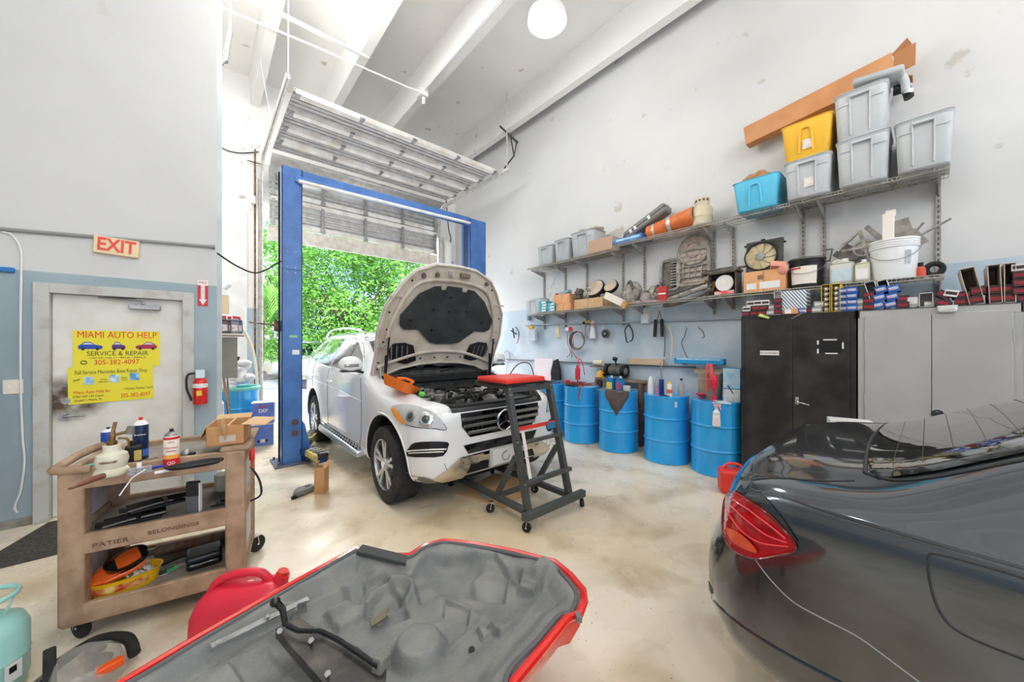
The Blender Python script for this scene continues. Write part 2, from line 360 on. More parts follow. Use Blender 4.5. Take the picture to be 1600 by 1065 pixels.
# ================================================================== sectional door, rails, lift
M_gal = mat('galvanised_door_skin', (196, 196, 196), (176, 172, 168), rough=.38, metal=.3, scale=9, detail=6)
M_gal2 = mat('bright_strut', (236, 234, 230), (214, 206, 196), rough=.35, metal=.0, scale=5)
M_cream = mat('cream_door_bottom', (226, 220, 210), (206, 196, 182), rough=.6, scale=8)
M_rail = mat('white_track_paint', (222, 222, 220), (196, 190, 182), rough=.4, scale=12)
M_blue = mat('blue_lift_paint', (70, 118, 184), (60, 104, 168), rough=.35, scale=5, coat=.2)
M_blued = mat('dark_blue_paint', (30, 60, 104), rough=.4)
M_rust = mat('rusty_steel', (112, 82, 60), (150, 130, 110), rough=.7, metal=.3, scale=14)
dr = thing('sectional_garage_door', 'galvanised overhead garage door, half rolled up, its top panels lying level under the ceiling', 'garage door', (0, 0, 0))
PX0, PX1 = .95, 4.52
ZT, YT = 5.08, 5.70
n = 0
# level panels
L0, L1 = 5.72, 7.75
pw_ = (L1 - L0) / 4
for i in range(4):
 y0 = L0 + i * pw_ + .01; y1 = y0 + pw_ - .02
 mb = MB(); mb.box(PX0, y0, ZT + .02, PX1, y1, ZT + .03)
 for k in range(5):
  yy = y0 + .04 + k * (y1 - y0 - .08) / 4; mb.box(PX0, yy - .02, ZT + .004, PX1, yy + .02, ZT + .022)
 p = mb.build('door_panel', M_gal, dr, bevel=.003, seg=1)
 st = MB(); yb = y0 + .05
 st.prism([(yb - .085, ZT + .01), (yb - .06, ZT - .055), (yb + .05, ZT - .055), (yb + .075, ZT + .01)], PX0 + .03, PX1 - .03, 'x')
 st.build('panel_strut', M_gal2, p, bevel=.006)
 hg = MB()
 for k in range(5):
  xx = PX0 + .05 + k * (PX1 - PX0 - .1) / 4
  hg.box(xx - .03, yb - .09, ZT - .058, xx + .03, yb + .05, ZT - .03).cyl((xx - .04, yb - .07, ZT - .04), (xx + .04, yb - .07, ZT - .04), .012, n=8)
 hg.build('hinge', M_steel, p)
# upright panels z 3.60 .. 4.95 at y ~ 8.2
YD = 8.22
Z0, Z1 = 3.86, 4.98
cb = MB().box(PX0 - .02, YD, 3.58, PX1 + .02, YD + .05, 3.84).box(PX0 - .02, YD - .01, 3.56, PX1 + .02, YD + .055, 3.60)
cb.build('bottom_panel', M_cream, dr, bevel=.004)
for i in range(2):
 z0 = Z0 + i * .57; z1 = z0 + .55
 mb = MB().box(PX0, YD + .01, z0, PX1, YD + .03, z1)
 for k in range(5):
  zz = z0 + .05 + k * .11; mb.prism([(YD + .012, zz - .035), (YD - .01, zz - .022), (YD - .01, zz + .022), (YD + .012, zz + .035)], PX0, PX1, 'x')
 p = mb.build('door_panel', M_gal, dr, bevel=.002, seg=1)
 for zz in (z0 + .04, z0 + .5):
  MB().prism([(YD, zz - .055), (YD - .055, zz - .04), (YD - .055, zz + .04), (YD, zz + .055)], PX0 + .02, PX1 - .02, 'x').build('panel_strut', M_gal2, p, bevel=.006)
 for k in range(5):
  xx = PX0 + .06 + k * (PX1 - PX0 - .12) / 4
  MB().box(xx - .03, YD - .06, z0 - .02, xx + .03, YD - .045, z1 - .06).box(xx - .045, YD - .065, z0 - .02, xx + .045, YD - .05, z0 + .05).build('hinge_stile', M_steel, p)
# curved piece between
mb = MB(); rows = []
for k in range(7):
 a = PI / 2 * k / 6; rr = .42
 rows.append([(PX0, YD + .02 - rr * (1 - math.cos(a)) , Z1 + .02 - .36 + rr * math.sin(a)), (PX1, YD + .02 - rr * (1 - math.cos(a)), Z1 + .02 - .36 + rr * math.sin(a))])
mb.grid(rows); o = mb.build('door_panel', M_gal, dr); s_ = o.modifiers.new('s', 'SOLIDIFY'); s_.thickness = .02
def door_rail(x, side, lab):
 t = thing('door_rail', lab, 'rail', (x, 0, 0))
 pts = [(0, 8.26, .02), (0, 8.26, 4.62)] + [(0, 8.26 - .42 * (1 - math.cos(a * PI / 12)), 4.62 + .42 * math.sin(a * PI / 12)) for a in range(1, 7)] + [(0, 5.45, 5.05)]
 mb = MB()
 for a, b in zip(pts[:-1], pts[1:]): mb.bar(a, b, .055, .03, up=(1, 0, 0)); mb.bar((side * .03, a[1], a[2]), (side * .03, b[1], b[2]), .008, .07, up=(0, -(b[2] - a[2]), b[1] - a[1]))
 mb.build('track', M_rail, t)
 MB().box(-.02 if side > 0 else -.06, 8.30, .02, .06 if side > 0 else .02, 8.36, 4.7).build('angle_iron', mat('rusty_angle_iron', (170, 158, 146), (196, 190, 182), rough=.7, scale=16), t)
 for ya, xb, zb_ in ((5.5, 0, 6.6), (6.9, side * .18, 6.1)): MB().bar((0, ya, 5.06), (xb, ya, zb_), .03, .006).build('hanger', M_rail, t)
 for k in range(15): MB().cyl((side * -.03, 8.26, .25 + .3 * k), (side * -.036, 8.26, .25 + .3 * k), .01, n=6).build('bolt', M_rust, t)
door_rail(.845, -1, 'left curved white track of the overhead garage door, reaching toward the ceiling')
door_rail(4.60, 1, 'right curved white track of the overhead garage door, near the block wall')
t = thing('tension_spring_rod', 'rusty vertical rod with white pulley beside the left door track', 'rod', (.74, 8.33, 0))
MB().cyl((0, 0, 0.02), (0, 0, 5.25), .016, n=8).cyl((-.12, 0, 5.0), (.12, 0, 5.0), .012, n=8).build('rod', M_rust, t)
MB().tr((-.03, -.04, 4.2)).lathe([(.035, 0), (.045, .03), (.045, .12), (.03, .15)], n=12).box(-.05, -.03, -.12, -.03, .03, .2).build('pulley', M_white, t)
tag(MB().box(.13, YF - .03, 0.0, .62, YF - .001, 4.05).build('wall_board', mat('white_board_paint', (240, 240, 238), (226, 224, 220), rough=.5, scale=3), bevel=.004), 'tall plain white board fixed on the front wall left of the garage opening', 'board')
t = thing('wall_pipe', 'fat white painted pipe with a round plug on the wall right of the garage door', 'pipe', (4.86, 8.22, 0))
MB().tube([(0, 0, 0), (0, 0, 2), (0, 0, 4.0), (0, .0, 4.15), (-.03, .05, 4.25), (-.05, .14, 4.3)], [.1] * 4 + [.09, .08], 16).build('pipe_body', M_white, t)
MB().cyl((0, -.09, 3.35), (0, -.13, 3.35), .045, n=16).build('plug', M_steel, t)
MB().tube(cr_spline([(.06, .05, 4.1), (.10, .02, 4.35), (.03, .02, 4.6), (.0, .1, 5.4)]), .012, 6).build('cable', M_dark, t)
# ---- two post lift
lf = thing('two_post_lift', 'blue two post vehicle lift straddling the white car, with a crossbeam overhead', 'vehicle lift', (0, 5.5, 0))
def post(x0, x1, inner, zt):
 s = 1 if inner > 0 else -1
 mb = MB(); y0, y1 = -.13, .15; w = .012
 # C section open toward the car
 xo = x0 if s > 0 else x1; xi = x1 if s > 0 else x0
 a, b = sorted((xo, xo + s * w)); mb.box(a, y0, .02, b, y1, zt)
 a, b = sorted((xo, xi)); mb.box(a, y0, .02, b, y0 + w, zt).box(a, y1 - w, .02, b, y1, zt)
 a, b = sorted((xi - s * w, xi)); mb.box(a, y0, .02, b, y0 + .06, zt).box(a, y1 - .06, .02, b, y1, zt)
 p = mb.build('column', M_blue, lf, bevel=.003, seg=1)
 a, b = sorted((xo + s * .03, xi - s * .01)); MB().box(a, y0 + .05, .3, b, y1 - .05, zt - .1).build('carriage_rail', M_blued, p)
 MB().box((x0 + x1) / 2 - .2, -.22, 0, (x0 + x1) / 2 + .2, .24, .02).build('base_plate', mat('worn_blue_base', (70, 90, 130), (120, 110, 100), rough=.6, scale=10), lf, bevel=.004)
 bo = MB()
 for i in (-1, 1):
  for j in (-.17, .19): bo.cyl(((x0 + x1) / 2 + i * .16, j, .02), ((x0 + x1) / 2 + i * .16, j, .05), .014, n=6)
 bo.build('anchor_bolt', M_rust, p)
 return p
pL = post(.755, .985, 1, 3.84); pR = post(3.63, 3.98, -1, 3.82)
sc = MB()
for dx, dz in ((.06, 2.75), (.15, 2.75), (.06, 2.55), (.15, 2.55), (.06, 2.48), (.15, 2.48)):
 sc.cyl((.755 + dx, -.13, dz), (.755 + dx, -.14, dz), .009, n=8)
sc.build('bolt', M_steel, pL)
MB().box(.754, -.1315, 2.515, .986, -.13, 2.523).build('splice_seam', M_blued, pL)
MB().box(.87, -.136, 1.42, .95, -.13, 1.48).build('name_plate', M_white, pL)
MB().box(.84, -.134, 1.64, .93, -.13, 1.67).build('green_sticker', mat('green_sticker', (150, 196, 150), rough=.5), pL)
for z in (.54, .40): MB().cyl((.9, -.13, z), (.9, -.137, z), .042, n=20).cyl((.9, -.137, z), (.9, -.142, z), .018, n=12).build('rubber_stop', mat('worn_rubber', (96, 82, 84), rough=.8), pL)
MB().box(.99, -.122, 3.70, 3.62, -.03, 3.835).box(.9, -.16, 3.66, 3.62, -.135, 3.735).build('crossbeam', M_blue, lf, bevel=.003)
MB().bar((.93, -.19, 3.66), (3.58, -.19, 3.70), .06, .03).build('shut_off_bar', M_gal2, lf)
MB().tr((.73, -.1, 0)).tube([(0, 0, .06), (0, 0, 1.5), (0, -.02, 2.0), (0, 0, 3.75)], .012, 6).build('hydraulic_hose', M_dark, lf)
MB().tr((.73, .0, 0)).box(-.04, -.03, 1.72, .02, .05, 1.86).cyl((-.04, 0, 1.8), (-.3, .06, 1.83), .01, n=8).build('lock_release', M_rust, lf)
# swing arms with yellow adaptors reaching forward and back
M_yel = mat('faded_yellow', (206, 190, 110), (176, 160, 90), rough=.6, scale=12)
for nm, x, pts in (('left', .98, [(1.02, -.12), (1.12, -.62)]), ('left', .98, [(1.05, .15), (1.28, .75)]), ('right', 3.6, [(3.58, -.12), (3.42, -.62)])):
 (ax, ay), (bx, by) = pts
 a = MB().bar((ax, ay, .15), (bx, by, .13), .13, .08).build('swing_arm', M_blued, lf, bevel=.005)
 MB().bar((ax + (bx - ax) * .35, ay + (by - ay) * .35, .165), (bx, by, .145), .15, .075).build('arm_sleeve', M_yel, a, bevel=.004)
 pad = MB()
 for k in (.5, .68, .86, 1.05):
  cx, cy = ax + (bx - ax) * k, ay + (by - ay) * k; MB().box(cx - .05, cy - .012, .2, cx + .05, cy + .012, .225).build('stop_lug', M_steel, a)
 MB().lathe([(.06, .17), (.065, .2), (.055, .215)], (bx, by, 0), 18).build('lift_pad', M_rub, a)
t = MB().prism([(.985, .02), (1.12, .02), (1.02, .5), (.985, .55)], -.1, .1, 'y').build('gusset', M_blue, lf)
# cable slung from the partition end to the lift
c = cr_spline([(.11, 5.12, 2.56), (.3, 5.2, 2.45), (.5, 5.3, 2.42), (.75, 5.42, 2.62)])
tag(MB().tube(c, .009, 6).build('slung_cable', M_dark), 'black cable slung from the end of the door wall to the blue lift post', 'cable')
c = cr_spline([at(347, 231, y=8.36), at(358, 236, y=8.36), at(378, 239, y=8.36), at(404, 237, y=8.36)])
tag(MB().tube(c, .01, 6).build('wall_cable', M_dark), 'thin dark cable crossing the upper front wall left of the door track', 'cable')
# high bay lamp in view, plus the added fill lamps with like housings
M_lampsh = mat('lamp_housing_white', (238, 238, 236), rough=.4)
M_lampglow = mat('lit_lamp_lens', (255, 252, 244), emit=9)
for i, (x, y, lz, le) in enumerate(LAMP_SPOTS):
 t = thing('bay_or_fill_lamp', 'round white high bay lamp, lit, hanging from the ceiling' if i == 0 else 'added fill lamp in a round housing, unseen under the ceiling ribs', 'ceiling lamp', (x, y, lz), group='high bay lamps')
 MB().lathe([(.10, .16), (.225, .08), (.235, .0), (.215, -.005)], n=28, caps=True).build('lamp_housing', M_lampsh, t)
 MB().cyl((0, 0, .15), (0, 0, 6.62 - lz), .012, n=8).build('drop_rod', M_white, t)
 MB().lathe([(.205, .0), (.20, -.03), (.14, -.055), (.04, -.065)], n=32).build('lamp_lens', M_lampglow, t)
t = thing('conduit_run', 'thin white conduit fixed under a ceiling rib with a junction box', 'conduit', (0, 0, 0))
MB().tube([(2.93, 2.2, 6.08), (2.96, 4.0, 6.08), (2.98, 5.9, 6.08)], .02, 8).build('conduit', M_white, t)
MB().tube([(2.98, 5.9, 6.06), (2.7, 5.93, 6.04), (1.2, 6.08, 6.07), (.17, 6.2, 6.08), (-1.0, 6.3, 6.08)], .014, 8).build('conduit', M_white, t)
MB().box(2.9, 5.84, 5.98, 3.05, 6.0, 6.1).cyl((3.0, 5.92, 5.86), (3.0, 5.92, 6.0), .03, n=12).build('junction_box', M_white, t)
tag(MB().bar((-.5, 5.78, 6.075), (1.98, 5.78, 6.075), .05, .03).build('strut_channel', M_white), 'white painted strut channel under the ceiling ribs at upper left', 'channel')
t = thing('track_bracket', 'dark angle iron bracket between the block wall and the level door track', 'bracket', (0, 0, 0))
MB().bar((4.7, 5.85, 6.12), (5.2, 5.85, 5.95), .03, .03).bar((5.0, 5.85, 6.0), (5.05, 5.8, 5.6), .03, .01).bar((5.18, 5.85, 6.0), (5.05, 5.8, 5.6), .02, .01).bar((5.05, 5.8, 5.6), (4.62, 5.6, 5.12), .03, .02).build('angle_bar', mat('dark_angle_iron', (90, 88, 84), rough=.6, metal=.4), t)
t = thing('steel_track_stub', 'short galvanised channel hanging by the partition top near the ceiling', 'channel', (.2, 5.6, 5.3))
MB().bar((.06, .3, .28), (.06, .3, 1.32), .02).bar((0, 0, -.3), (.06, .3, .3), .05, .04).bar((0, 0, -.28), (-.04, 0, -.35), .04, .03).build('channel', M_steel, t)
# ================================================================== outside
M_leaf = mat('fresh_green_leaves', (96, 158, 52), (150, 205, 88), rough=.55, scale=1.2, lo=.35, hi=.7)
M_leafd = mat('deep_green_leaves', (52, 104, 34), (104, 160, 60), rough=.6, scale=1.5, lo=.35, hi=.7)
M_bark = mat('grey_bark', (120, 106, 90), (90, 78, 64), rough=.9, scale=8, bump=.5)
def tree(x, y, h, r, label, seed, n=7000, m=None):
 rd = random.Random(seed)
 t = thing('leafy_tree', label, 'tree', (x, y, -.02), group='trees outside the bay')
 tr = MB(); tips = []
 tr.tube([(0, 0, 0), (.1, .05, h * .2), (0, .1, h * .36)], [.16, .13, .1], 8)
 for k in range(7):
  a = 2 * PI * k / 7 + rd.random(); e = Vector((math.cos(a) * r * .7, math.sin(a) * r * .7, h * (.5 + .4 * rd.random())))
  mid = Vector((e.x * .45, e.y * .45, h * .42 + e.z * .15)); tr.tube([(0, .1, h * .33), mid, e], [.07, .045, .015], 6); tips.append(e)
 tr.build('trunk', M_bark, t)
 mb = MB(); lobes = []
 for k in range(60):
  a = rd.random() * 2 * PI; q = rd.random() ** .6; zz = rd.uniform(-1, 1)
  lobes.append((Vector((math.cos(a) * r * q * math.sqrt(max(0, 1 - zz * zz * .7)), math.sin(a) * r * q * math.sqrt(max(0, 1 - zz * zz * .7)), h * .58 + zz * h * .42)), rd.uniform(.25, .48) * r * .8))
 for i in range(n):
  c, lr = lobes[i % len(lobes)]
  dvec = Vector((rd.gauss(0, 1), rd.gauss(0, 1), rd.gauss(0, 1))).normalized()
  p = c + dvec * lr * (.55 + .5 * rd.random())
  if p.z < .9: continue
  s = rd.uniform(.05, .11); u = Vector((rd.gauss(0, 1), rd.gauss(0, 1), rd.gauss(0, .6))).normalized(); w = u.cross(dvec + Vector((0, 0, .01))).normalized()
  mb._add([p - u * s, p + w * s * .4, p + u * s, p - w * s * .4], [(0, 1, 2, 3)])
 mb.build('foliage', m or M_leaf, t, smooth=0)
tree(4.6, 15.6, 6.2, 3.0, 'leafy light green tree outside, behind the raised bonnet', 1, 15000)
tree(2.6, 17.4, 6.0, 2.6, 'leafy bright green tree outside just right of the blue lift post', 2, 15000)
tree(7.6, 15.9, 6.6, 3.0, 'leafy green tree outside at the right side of the garage opening', 3, 12000, M_leafd)
tree(6.0, 18.9, 6.6, 3.2, 'darker tree filling the gap behind the front row of trees', 4, 12000, M_leafd)
tree(9.6, 20.5, 7, 3.4, 'dark green tree farthest right in the row outside', 5, 5000, M_leafd)
tree(3.9, 21.5, 6.2, 2.8, 'dark tree farthest back in the row outside', 6, 5000, M_leafd)
# white side building with letters, left of the lift post
b = thing('white_side_building', 'pale stucco building outside with red letters high on its wall, left of the lift post', 'building', (1.1, 20.0, 0))
M_stucco = mat('pale_stucco', (244, 238, 232), (232, 224, 216), rough=.8, scale=3)
MB().box(-6, 0, -.02, 1.35, 5, 3.2).box(-6.05, -.06, 3.2, 1.42, 5, 3.34).build('wall', M_stucco, b)
text('NG', .46, mat('red_sign_letters', (190, 84, 74), rough=.5), b, (.78, -.01, 2.72), depth=.02)
MB().box(-6, -.9, 0, 1.5, -.7, .22).box(-6, -.7, 0, 1.5, 0, .16).build('planter_curb', mat('grey_curb', (170, 164, 156), (150, 144, 138), rough=.85, scale=4), b)
t = thing('orange_croton_bush', 'small orange leaved bush in the planter in front of the pale building', 'bush', (1.75, 19.65, .15))
mb = MB(); rd = random.Random(3)
for i in range(160):
 a = rd.random() * 6.28; e = rd.uniform(.3, 1.4); l = rd.uniform(.3, .62); u = Vector((math.cos(a) * math.cos(e), math.sin(a) * math.cos(e), math.sin(e))); w = u.cross(Vector((0, 0, 1))).normalized() * .04
 mb._add([u * .05, u * l * .6 + w, u * l, u * l * .6 - w], [(0, 1, 2, 3)])
mb.build('leaves', mat('orange_leaves', (226, 120, 70), (160, 150, 60), rough=.6, scale=5), t, smooth=0)
# palm
t = thing('palm_tree', 'palm with drooping fronds outside, left of the lift post, against the sky', 'palm tree', (1.45, 15.2, -.02))
MB().tube([(0, 0, 0), (.06, 0, 1.6), (.12, 0, 3.3)], [.12, .1, .09], 8).build('trunk', M_bark, t)
rd = random.Random(9)
for k in range(13):
 a = 2 * PI * k / 13 + .2 * rd.random(); l = rd.uniform(1.3, 1.8); mb = MB(); up = rd.uniform(.1, .7)
 P = cr_spline([(.12, 0, 3.3), (.12 + math.cos(a) * l * .4, math.sin(a) * l * .4, 3.3 + up), (.12 + math.cos(a) * l * .8, math.sin(a) * l * .8, 3.3 + up * .6), (.12 + math.cos(a) * l, math.sin(a) * l, 3.3 - .6)], 8)
 mb.tube(P, .014, 5)
 for j in range(3, len(P) - 1):
  dv = (P[j + 1] - P[j - 1]).normalized(); sd = dv.cross(Vector((0, 0, 1))).normalized()
  for s_ in (-1, 1):
   e = P[j] + sd * s_ * .28 + dv * .22 + Vector((0, 0, -.34)); w = dv * .03; mb._add([P[j] - w, P[j] + w, (P[j] + e) / 2 + w + Vector((0, 0, .05)), e, (P[j] + e) / 2 - w + Vector((0, 0, .05))], [(0, 1, 2, 3, 4)])
 mb.build('frond', M_leaf, t, smooth=0)
# white pickup seen from behind
M_carw = mat('white_car_paint', (238, 238, 238), rough=.22, coat=.8)
M_glassd = mat('dark_car_glass', (24, 30, 32), rough=.06, spec=.8)
M_redl = mat('red_lamp_lens', (190, 20, 24), rough=.15, coat=.5)
t = thing('pickup_truck', 'white pickup truck parked outside beyond the lift post, tail towards us', 'pickup truck', (3.2, 13.5, -.02), rz=R(-6))
MB().prism([(0, .55), (0, 1.02), (.05, 1.08), (2.0, 1.12), (5.2, 1.08), (5.35, .95), (5.35, .5), (0, .45)], -.95, .95, 'x').build('body', M_carw, t, bevel=.05)
MB().prism([(1.75, 1.08), (2.0, 1.72), (3.2, 1.76), (4.0, 1.10)], -.82, .82, 'x').build('cab', M_carw, t, bevel=.06)
MB().prism([(1.78, 1.17), (1.94, 1.62), (1.90, 1.62), (1.74, 1.17)], -.68, .68, 'x').build('rear_window', M_glassd, t)
for s_ in (-1, 1):
 MB().prism([(2.1, 1.15), (2.2, 1.64), (3.1, 1.66), (3.6, 1.15)], s_ * .80, s_ * .835, 'x').build('side_window', M_glassd, t)
 MB().box(s_ * .95 - .12 if s_ > 0 else -.95, -.012, .78, .95 if s_ > 0 else -.95 + .12, .1, 1.06).build('tail_light', M_redl, t, bevel=.01)
 for y in (1.2, 4.4):
  w = MB().lathe([(.2, -.11), (.36, -.11), (.38, -.08), (.38, .08), (.36, .11), (.2, .11)], (s_ * .84, y, .38), 24, 'x').build('wheel', M_rub, t)
  MB().lathe([(.02, .0), (.2, .0), (.21, s_ * .1)], (s_ * .86, y, .38), 16, 'x').build('rim', M_steel, w)
MB().box(-.78, -.012, .62, .78, .02, 1.04).build('tailgate', M_carw, t, bevel=.01)
MB().box(-.95, -.14, .42, .95, .02, .58).build('rear_bumper', M_chrome, t, bevel=.02)
MB().box(-.13, -.15, .46, .13, -.14, .56).build('number_plate', M_white, t)
# ================================================================== car body helpers
def ring_interp(st, tbl):
 """Catmull-Rom interpolation over the stations of a table {y: [(x,z)...]}"""
 ys = [r[0] for r in tbl]
 i = max(0, min(len(ys) - 2, max(k for k in range(len(ys)) if ys[k] <= st + 1e-6)))
 t = (st - ys[i]) / (ys[i + 1] - ys[i])
 def g(k): return tbl[max(0, min(len(tbl) - 1, k))]
 out = []
 h = ys[i + 1] - ys[i]
 for j in range(len(tbl[0][1])):
  v = []
  for c in (0, 1):
   p0, p1, p2, p3 = (g(i - 1)[1][j][c], g(i)[1][j][c], g(i + 1)[1][j][c], g(i + 2)[1][j][c])
   y0, y3 = (g(i - 1)[0] if i > 0 else ys[i] - h), (g(i + 2)[0] if i + 2 < len(ys) else ys[i + 1] + h)
   m1 = (p2 - p0) / (ys[i + 1] - y0) * h if i > 0 else (p2 - p1); m2 = (p3 - p1) / (y3 - ys[i]) * h if i + 2 < len(ys) else (p2 - p1)
   # monotone limit
   dd = p2 - p1
   if dd * m1 <= 0: m1 = 0
   elif abs(m1) > 3 * abs(dd): m1 = 3 * dd
   if dd * m2 <= 0: m2 = 0
   elif abs(m2) > 3 * abs(dd): m2 = 3 * dd
   v.append((2 * t ** 3 - 3 * t * t + 1) * p1 + (t ** 3 - 2 * t * t + t) * m1 + (-2 * t ** 3 + 3 * t * t) * p2 + (t ** 3 - t * t) * m2)
  out.append(tuple(v))
 return out
def loft_body(tbl, step=.06, sub=4, sharp=()):
 """closed car body from half sections (bottom centre ... top centre), mirrored; sharp = section indices kept as corners"""
 ys = []; y = tbl[0][0]
 for a, b in zip(tbl[:-1], tbl[1:]):
  n = max(1, int(round((b[0] - a[0]) / step)))
  ys += [a[0] + (b[0] - a[0]) * k / n for k in range(n)]
 ys.append(tbl[-1][0]); rows = []
 for y in ys:
  P = [Vector((p[0], 0, p[1])) for p in ring_interp(y, tbl)]
  segs = []; cur = [0]
  for j in range(1, len(P)):
   cur.append(j)
   if j in sharp or j == len(P) - 1: segs.append(cur); cur = [j]
  half = []
  for sg in segs:
   q = cr_spline([P[k] for k in sg], sub); half += q[:-1]
  half.append(P[-1])
  full = [Vector((p.x, y, p.z)) for p in half] + [Vector((-p.x, y, p.z)) for p in half[-2:0:-1]]
  rows.append(full)
 mb = MB(); mb.grid(rows, closed_u=True); k = len(rows[0])
 mb._add([Vector((0, ys[0], sum(p.z for p in rows[0]) / k))] + rows[0], [(0, 1 + (i + 1) % k, 1 + i) for i in range(k)])
 mb._add([Vector((0, ys[-1], sum(p.z for p in rows[-1]) / k))] + rows[-1], [(0, 1 + i, 1 + (i + 1) % k) for i in range(k)])
 return mb
def weld(o, d=1e-4):
 bm = bmesh.new(); bm.from_mesh(o.data); bmesh.ops.remove_doubles(bm, verts=bm.verts, dist=d); bmesh.ops.recalc_face_normals(bm, faces=bm.faces); bm.to_mesh(o.data); bm.free()
def boolean(o, cutters, solver='EXACT'):
 for c in cutters:
  m = o.modifiers.new('b', 'BOOLEAN'); m.operation = 'DIFFERENCE'; m.object = c; m.solver = solver
  m.material_mode = 'TRANSFER' if hasattr(m, 'material_mode') else m.material_mode
 dg = bpy.context.evaluated_depsgraph_get(); me = bpy.data.meshes.new_from_object(o.evaluated_get(dg))
 o.modifiers.clear(); o.data = me
 for c in cutters: bpy.data.objects.remove(c)
def bvh_of(o):
 bpy.context.view_layer.update(); bm = bmesh.new(); bm.from_mesh(o.data); bm.transform(o.matrix_world); t = BVHTree.FromBMesh(bm); bm.free(); return t
CAMV = Vector((0, 0, CAM_H))
class Skin:
 """places thin real parts (glass, lamps, seams) on a body surface"""
 def __init__(s, o): s.t = bvh_of(o); s.inv = o.matrix_world.inverted(); s.mw = o.matrix_world.copy()
 def hit(s, org, d):
  p, n, i, k = s.t.ray_cast(org, d.normalized())
  if p is None:
   # nearest surface point to the closest approach
   q = org + d.normalized() * 3; best = None
   for k in range(20, 90):
    q = org + d.normalized() * (k * .08); r = s.t.find_nearest(q)
    if r[0] is not None and (best is None or r[3] < best[3]): best = r
   p, n = best[0], best[1]
  if n.dot(d) > 0: n = -n
  return p, n
 def px(s, pts):   # camera sight lines to surface points
  return [s.hit(CAMV, ray(*q)) for q in pts]
 def side(s, pts, sgn=-1):   # (y,z) local, seen square from the side
  return [s.hit(s.mw @ Vector((sgn * 5, y, z)), s.mw.to_3x3() @ Vector((-sgn, 0, 0))) for y, z in pts]
 def front(s, pts, sgn=-1):  # (x,z) local
  return [s.hit(s.mw @ Vector((x, sgn * 9, z)), s.mw.to_3x3() @ Vector((0, -sgn, 0))) for x, z in pts]
 def top(s, pts): return [s.hit(s.mw @ Vector((x, y, 5)), Vector((0, 0, -1))) for x, y in pts]
 def patch(s, name, outline, m, parent, how='px', off=.003, th=.004, smooth_n=4, mirror=False, cuts=3, label=None, bevel=0, sgn=-1):
  P = [Vector((a, b, 0)) for a, b in outline]
  if smooth_n: P = cr_spline(P, smooth_n, closed=True)
  bm = bmesh.new(); vs = [bm.verts.new(p) for p in P]; bm.faces.new(vs)
  bmesh.ops.triangulate(bm, faces=bm.faces[:], ngon_method='BEAUTY')
  for _ in range(cuts):
   bmesh.ops.subdivide_edges(bm, edges=bm.edges[:], cuts=1, use_grid_fill=True)
   bmesh.ops.triangulate(bm, faces=bm.faces[:])
  flat = [(v.co.x, v.co.y) for v in bm.verts]
  f = getattr(s, how); H = f(flat) if how in ('px', 'top') else f(flat, sgn)
  for v, (p, n) in zip(bm.verts, H): v.co = s.inv @ (p + n * off)
  bmesh.ops.solidify(bm, geom=bm.faces[:], thickness=-th) if th else None
  bmesh.ops.recalc_face_normals(bm, faces=bm.faces)
  outs = []
  for sx in ((1, -1) if mirror else (1,)):
   me = bpy.data.meshes.new(name); b2 = bm.copy()
   if sx < 0:
    for v in b2.verts: v.co.x = -v.co.x
    bmesh.ops.reverse_faces(b2, faces=b2.faces)
   b2.to_mesh(me); b2.free(); me.materials.append(m)
   me.polygons.foreach_set('use_smooth', [True] * len(me.polygons)); me.set_sharp_from_angle(angle=R(50))
   o = bpy.data.objects.new(name, me); COL.objects.link(o)
   if parent is not None: o.parent = parent
   if label: o['label'] = label
   outs.append(o)
  bm.free(); return outs[0] if len(outs) == 1 else outs
 def line(s, name, pts, r, m, parent, how='px', n=10, off=0, mirror=False, closed=False, smooth=True, sgn=-1):
  P = cr_spline([Vector((a, b, 0)) for a, b in pts], n, closed) if smooth else [Vector((a, b, 0)) for a, b in pts]
  f = getattr(s, how); q = [(p.x, p.y) for p in P]; H = f(q) if how in ('px', 'top') else f(q, sgn)
  L = [s.inv @ (p + nn * off) for p, nn in H]
  if mirror: MB().tube([Vector((-p.x, p.y, p.z)) for p in L], r, 6, closed).build(name, m, parent)
  return MB().tube(L, r, 6, closed).build(name, m, parent)
def cutter(mb, m): o = mb.build('cutter', m); weld(o); return o
# ---------------------------------------------------------------- white SUV
SX, SY = 2.29, 3.50
M_paintw = mat('white_suv_paint', (236, 237, 238), rough=.16, coat=1, spec=.5)
M_under = mat('grey_lower_cladding', (116, 112, 106), rough=.5)
M_arch = mat('wheel_arch_liner', (22, 22, 23), rough=.8)
M_bay = mat('engine_bay_black', (52, 52, 52), (84, 84, 82), rough=.5, scale=14)
M_eng = mat('dusty_engine_metal', (186, 184, 178), (90, 90, 88), rough=.45, metal=.3, scale=18)
M_glassc = mat('tinted_car_glass', (40, 48, 50), rough=.04, spec=.9, coat=1)
M_tyre = mat('tyre_rubber', (38, 38, 39), (54, 53, 51), rough=.8, scale=10, bump=.2, bscale=60)
M_rim = mat('silver_alloy', (200, 202, 205), rough=.25, metal=.85)
M_lens = mat('clear_lamp_lens', (222, 224, 222), rough=.1, trans=.35, coat=.8, ior=1.3)
M_amber = mat('amber_lens', (238, 150, 60), rough=.15, coat=.6)
M_chr = mat('bright_chrome', (226, 228, 230), rough=.08, metal=1)
M_satin = mat('satin_skid_plate', (206, 196, 184), rough=.2, metal=.85)
suv = thing('white_suv', 'white SUV parked in the lift bay with its bonnet propped wide open', 'car', (SX, SY, 0))
